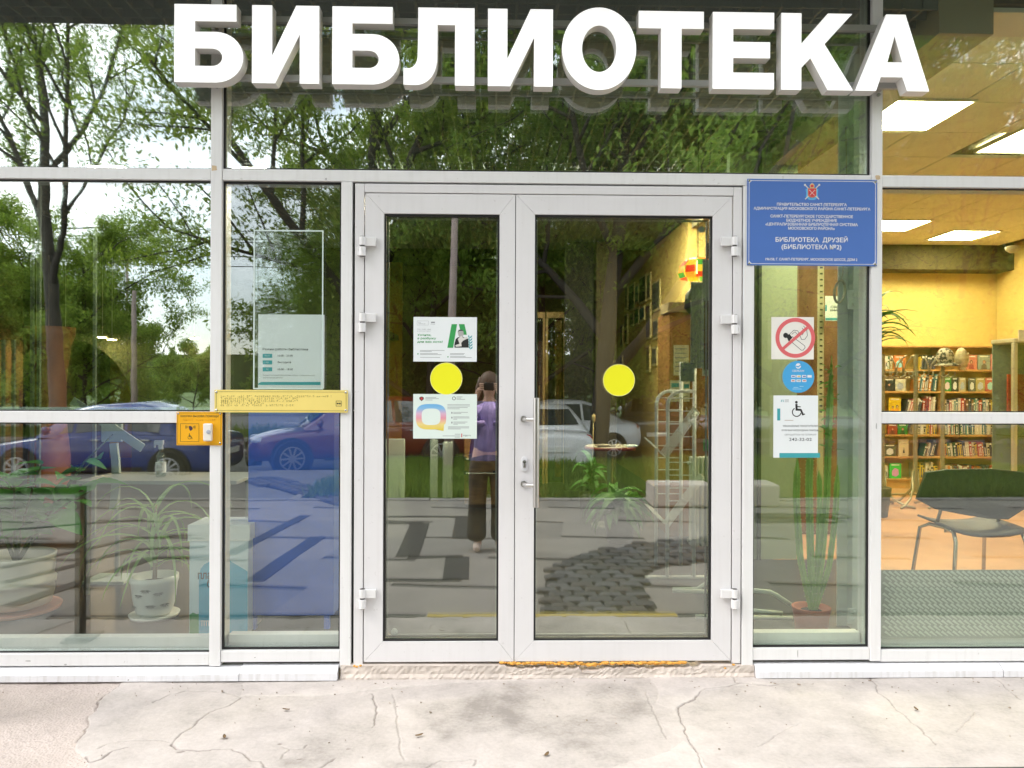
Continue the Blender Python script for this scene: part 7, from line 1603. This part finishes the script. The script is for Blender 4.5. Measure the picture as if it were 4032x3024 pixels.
c = make_car('parked_car', 'white car with the number twelve on its side', WP, L_=4.3, H_=1.50); park(c, 2175, 1760, 19.5, R(-14)); c12 = c
cu = bpy.data.curves.new('tmp', 'FONT'); cu.body = '12'; cu.size = .36; cu.offset = .008
to = bpy.data.objects.new('tmp', cu); COL.objects.link(to); me = bpy.data.meshes.new_from_object(to.evaluated_get(DG())); bpy.data.objects.remove(to)
for v in me.vertices: v.co = (v.co.x, 0, v.co.y)
me.materials.clear(); me.materials.append(BLACK); o = link('number', me, c12, True); o.location = (.42, .895, .50)
c = make_car('parked_car', 'dark grey car facing the library, mirrored left of the wire rack', CP('graphite_paint', (.05, .055, .065)), L_=4.5, H_=1.6, W_=1.85); park(c, 2560, 1740, 22.0, R(97))
c = make_car('parked_car', 'silver car standing far back across the main road', CP('silver_paint', (.42, .43, .45)), L_=4.3); p = VR(2510, 1560, 33); c.location = (p.x, p.y, ZR); c.rotation_euler = (0, 0, R(95))
c = make_car('parked_car', 'grey saloon passing behind the white car', CP('grey_violet_paint', (.16, .15, .18)), L_=4.5); p = VR(2110, 1600, 31); c.location = (p.x, p.y, ZR); c.rotation_euler = (0, 0, R(181))
# ------------------------------------------------------------------ street furniture (seen mirrored)
CPOL = mat('pole_concrete', (.30, .235, .22), .85, var=.15, vscale=3)
def pole(name, px, d, h, r_, label, leanx=0.0, m=CPOL):
    p = VR(px, 1512, d); return tag(MB().tube([(p.x, p.y, ZR - .05), (p.x + leanx * .5, p.y, h * .5), (p.x + leanx, p.y, h)], [r_, r_ * .8, r_ * .6], 12).build(name, m, smooth=True), label, 'pole')
pole('lamp_post', 527, 24, 4.2, .105, 'pale concrete post mirrored right of the arch'); pole('concrete_pole', 1765, 14.6, 4.75, .10, 'leaning concrete pole mirrored in the narrow door leaf', .12)
pole('lamp_post', 498, 40, 9, .09, 'thin far lamp post beside the pale concrete post'); pole('concrete_pole', 1230, 62, 9, .12, 'far pole carrying the overhead wires')
WIR = mat('black_wire', (.02, .02, .02), .6)
for k, (h, y) in enumerate(((6.4, -30), (6.9, -30.4), (8.3, -34), (8.8, -34.5), (9.2, -40))):
    pts = [(-45 + q * 9, y - (q - 4) * .6, h + .05 * (q - 4) ** 2 * .35) for q in range(9)]; tag(MB().tube(pts, .022, 5).build('overhead_wire', WIR), ('lowest overhead wire across the gap in the trees', 'second lowest overhead wire across the gap', 'middle overhead wire across the gap', 'fourth overhead wire across the gap', 'highest overhead wire across the gap')[k], 'wire', 'overhead wires above the street')
BLK = mat('pale_concrete_block', (.50, .44, .41), .85, var=.1, vscale=4, bump=.3)
for (x0_, x1_, yb_q, yt, lb) in ((2960, 3073, 2000, 1922, 'pale concrete block bench mirrored in the narrow right window'), (2572, 2815, 2000, 1925, 'pale pinkish concrete block bench mirrored behind the wire rack')):
    a, b = GR(x0_, yb_q, ZP), GR(x1_, yb_q, ZP); o = MB().box(min(a.x, b.x), max(a.x, b.x), a.y - .5, a.y, ZP + .006, ZP + .31).build('concrete_bench', BLK, bevel=.03); tag(o, lb, 'bench')
# black railing standing left of the window, outside the picture, mirrored in the glass
RAIL = mat('black_railing', (.015, .017, .016), .35)
p = VR(318, 1930, 4.15); t_ = thing('ramp_railing', 'black tube railing mirrored in the lower left window', 'railing', (p.x, p.y, 0)); zt_ = p.z
MB().cyl((p.x, p.y, 0), (p.x, p.y, zt_ + .02), .028, 12).build('post', RAIL, t_, smooth=False); MB().box(p.x - .07, p.x + .07, p.y - .07, p.y + .07, 0, .012).build('base_plate', RAIL, t_)
zm = VR(200, 2148, 4.15).z
MB().cyl((p.x - .02, p.y, zt_), (p.x - 2.6, p.y, zt_), .026, 12).build('top_rail', RAIL, t_); MB().cyl((p.x - .02, p.y, zm), (p.x - 2.6, p.y, zm), .022, 12).build('middle_rail', RAIL, t_); MB().cyl((p.x - 1.6, p.y, 0), (p.x - 1.6, p.y, zt_), .028, 12).build('post', RAIL, t_)
# ------------------------------------------------------------------ the photographer
GZ = ZP + .004; px0, py0 = -.05, -CAMD - .34
SKIN = mat('skin', (.60, .36, .26), .55); HAIR = mat('copper_hair', (.10, .05, .025), .5, bump=.8, bscale=80, stretch=(1, 1, .2)); OLV = mat('olive_trousers', (.03, .027, .02), .8, var=.15, vscale=9); LAV = mat('lavender_cotton', (.10, .085, .16), .8, var=.1, vscale=8); SHO = mat('pale_shoes', (.58, .46, .40), .5)
per = thing('person', 'person in a lavender blouse and wide dark trousers photographing the entrance', 'person', (px0, py0, GZ))
def skin(name, chains, m, lv=2, root=0):
    V = []; E = []; Rr = []
    for ch in chains:
        link_to = ch[0] if isinstance(ch[0], int) else None; pts = ch[1:] if link_to is not None else ch; prev = link_to
        for (x, y, z, r_) in pts:
            V.append((x, y, z)); Rr.append(r_)
            if prev is not None: E.append((prev, len(V) - 1))
            prev = len(V) - 1
    me = bpy.data.meshes.new(name); me.from_pydata(V, E, []); me.materials.append(m)
    o = bpy.data.objects.new('tmp', me); COL.objects.link(o); o.modifiers.new('skin', 'SKIN').use_smooth_shade = True
    for sv, r_ in zip(me.skin_vertices[0].data, Rr): sv.radius = (r_, r_) if not isinstance(r_, tuple) else r_
    me.skin_vertices[0].data[root].use_root = True
    s_ = o.modifiers.new('sub', 'SUBSURF'); s_.levels = s_.render_levels = lv
    mm = bpy.data.meshes.new_from_object(o.evaluated_get(DG())); bpy.data.objects.remove(o); bpy.data.meshes.remove(me)
    mm.name = name; mm.materials.clear(); mm.materials.append(m)
    for p in mm.polygons: p.use_smooth = True
    return link(name, mm, per, True)
# facing +y; arms raised to hold the phone at eye height
hd_ = 1.58
body = [[(0, 0, .95, .15), (0, .0, 1.10, .125), (0, .0, 1.26, .15), (0, .01, 1.40, .12), (0, .01, 1.47, .05), (0, .02, 1.53, .055), (0, .03, 1.61, .082), (0, .02, 1.69, .07)]]
for s_ in (-1, 1): body.append([0, (s_ * .095, 0, .88, .10), (s_ * .10, .01, .52, .062), (s_ * .105, 0, .10, .04), (s_ * .105, .01, .05, .042), (s_ * .11, .14, .035, .032)])
for s_ in (-1, 1): body.append([3, (s_ * .155, .0, 1.40, .058), (s_ * .23, .09, 1.22, .043), (s_ * .17, .24, 1.42, .034), (s_ * .10, .30, 1.55, .026), (s_ * .082, .315, 1.60, .030)])
skin('body', body, SKIN)
skin('trousers', [[(0, 0, .98, .165), (0, 0, .90, .16)], [1, (-.10, 0, .80, .115), (-.11, .0, .50, .092), (-.12, -.01, .20, .105), (-.12, -.01, .07, .115)], [1, (.10, 0, .80, .115), (.11, .0, .50, .092), (.12, -.01, .20, .105), (.12, -.01, .07, .115)]], OLV)
skin('blouse', [[(0, 0, .94, .185), (0, 0, 1.08, .155), (0, 0, 1.26, .175), (0, .01, 1.40, .135), (0, .01, 1.46, .075)], [3, (-.16, 0, 1.40, .085), (-.24, .09, 1.23, .075), (-.18, .23, 1.41, .060), (-.15, .26, 1.46, .05)], [3, (.16, 0, 1.40, .085), (.24, .09, 1.23, .075), (.18, .23, 1.41, .060), (.15, .26, 1.46, .05)]], LAV)
for s_ in (-1, 1): skin('shoe', [[(s_ * .11, -.04, .045, .045), (s_ * .112, .06, .045, .045), (s_ * .115, .17, .035, .034)]], SHO)
MB().ball((0, -.005, 1.645), .112, 20, (.88, .95, 1.08)).build('hair', HAIR, per, smooth=True, local=True)
for s_ in (-1, 1):                            # long hair falling beside the face
    MB().tube([(s_ * .07, .02, 1.70), (s_ * .095, .0, 1.60), (s_ * .10, -.02, 1.50), (s_ * .09, -.02, 1.40)], [.03, .04, .035, .01], 8).build('hair', HAIR, per, smooth=True, local=True)
for s_ in (-1, 1): MB().ball((s_ * .032, .103, 1.645), .012, 8).build('eye', BLACK, per, smooth=True, local=True)
MB().ball((0, .118, 1.61), .014, 8, (.8, 1, 1.3)).build('nose', SKIN, per, smooth=True, local=True); MB().ball((0, .108, 1.575), .02, 8, (1, .4, .3)).build('mouth', mat('lips', (.42, .12, .10), .5), per, smooth=True, local=True)
for s_ in (-1, 1):
    for k in range(4):
        z = 1.575 + k * .019; MB().tube([(s_ * .082, .318, z), (s_ * .084, .342, z + .004), (s_ * .062, .350, z + .006), (s_ * .048, .346, z + .004)], [.009, .0085, .008, .006], 7).build('finger', SKIN, per, smooth=True, local=True)
    MB().tube([(s_ * .085, .312, 1.575), (s_ * .070, .306, 1.60), (s_ * .05, .312, 1.625)], [.011, .010, .007], 7).build('thumb', SKIN, per, smooth=True, local=True)
zc = GZ + 1.61
ph = MB().box(px0 - .078, px0 + .078, py0 + .326, py0 + .334, zc - .037, zc + .037).build('phone', mat('phone_black', (.02, .02, .022), .25), bevel=.004); tag(ph, 'dark phone held up sideways by the photographer', 'phone')
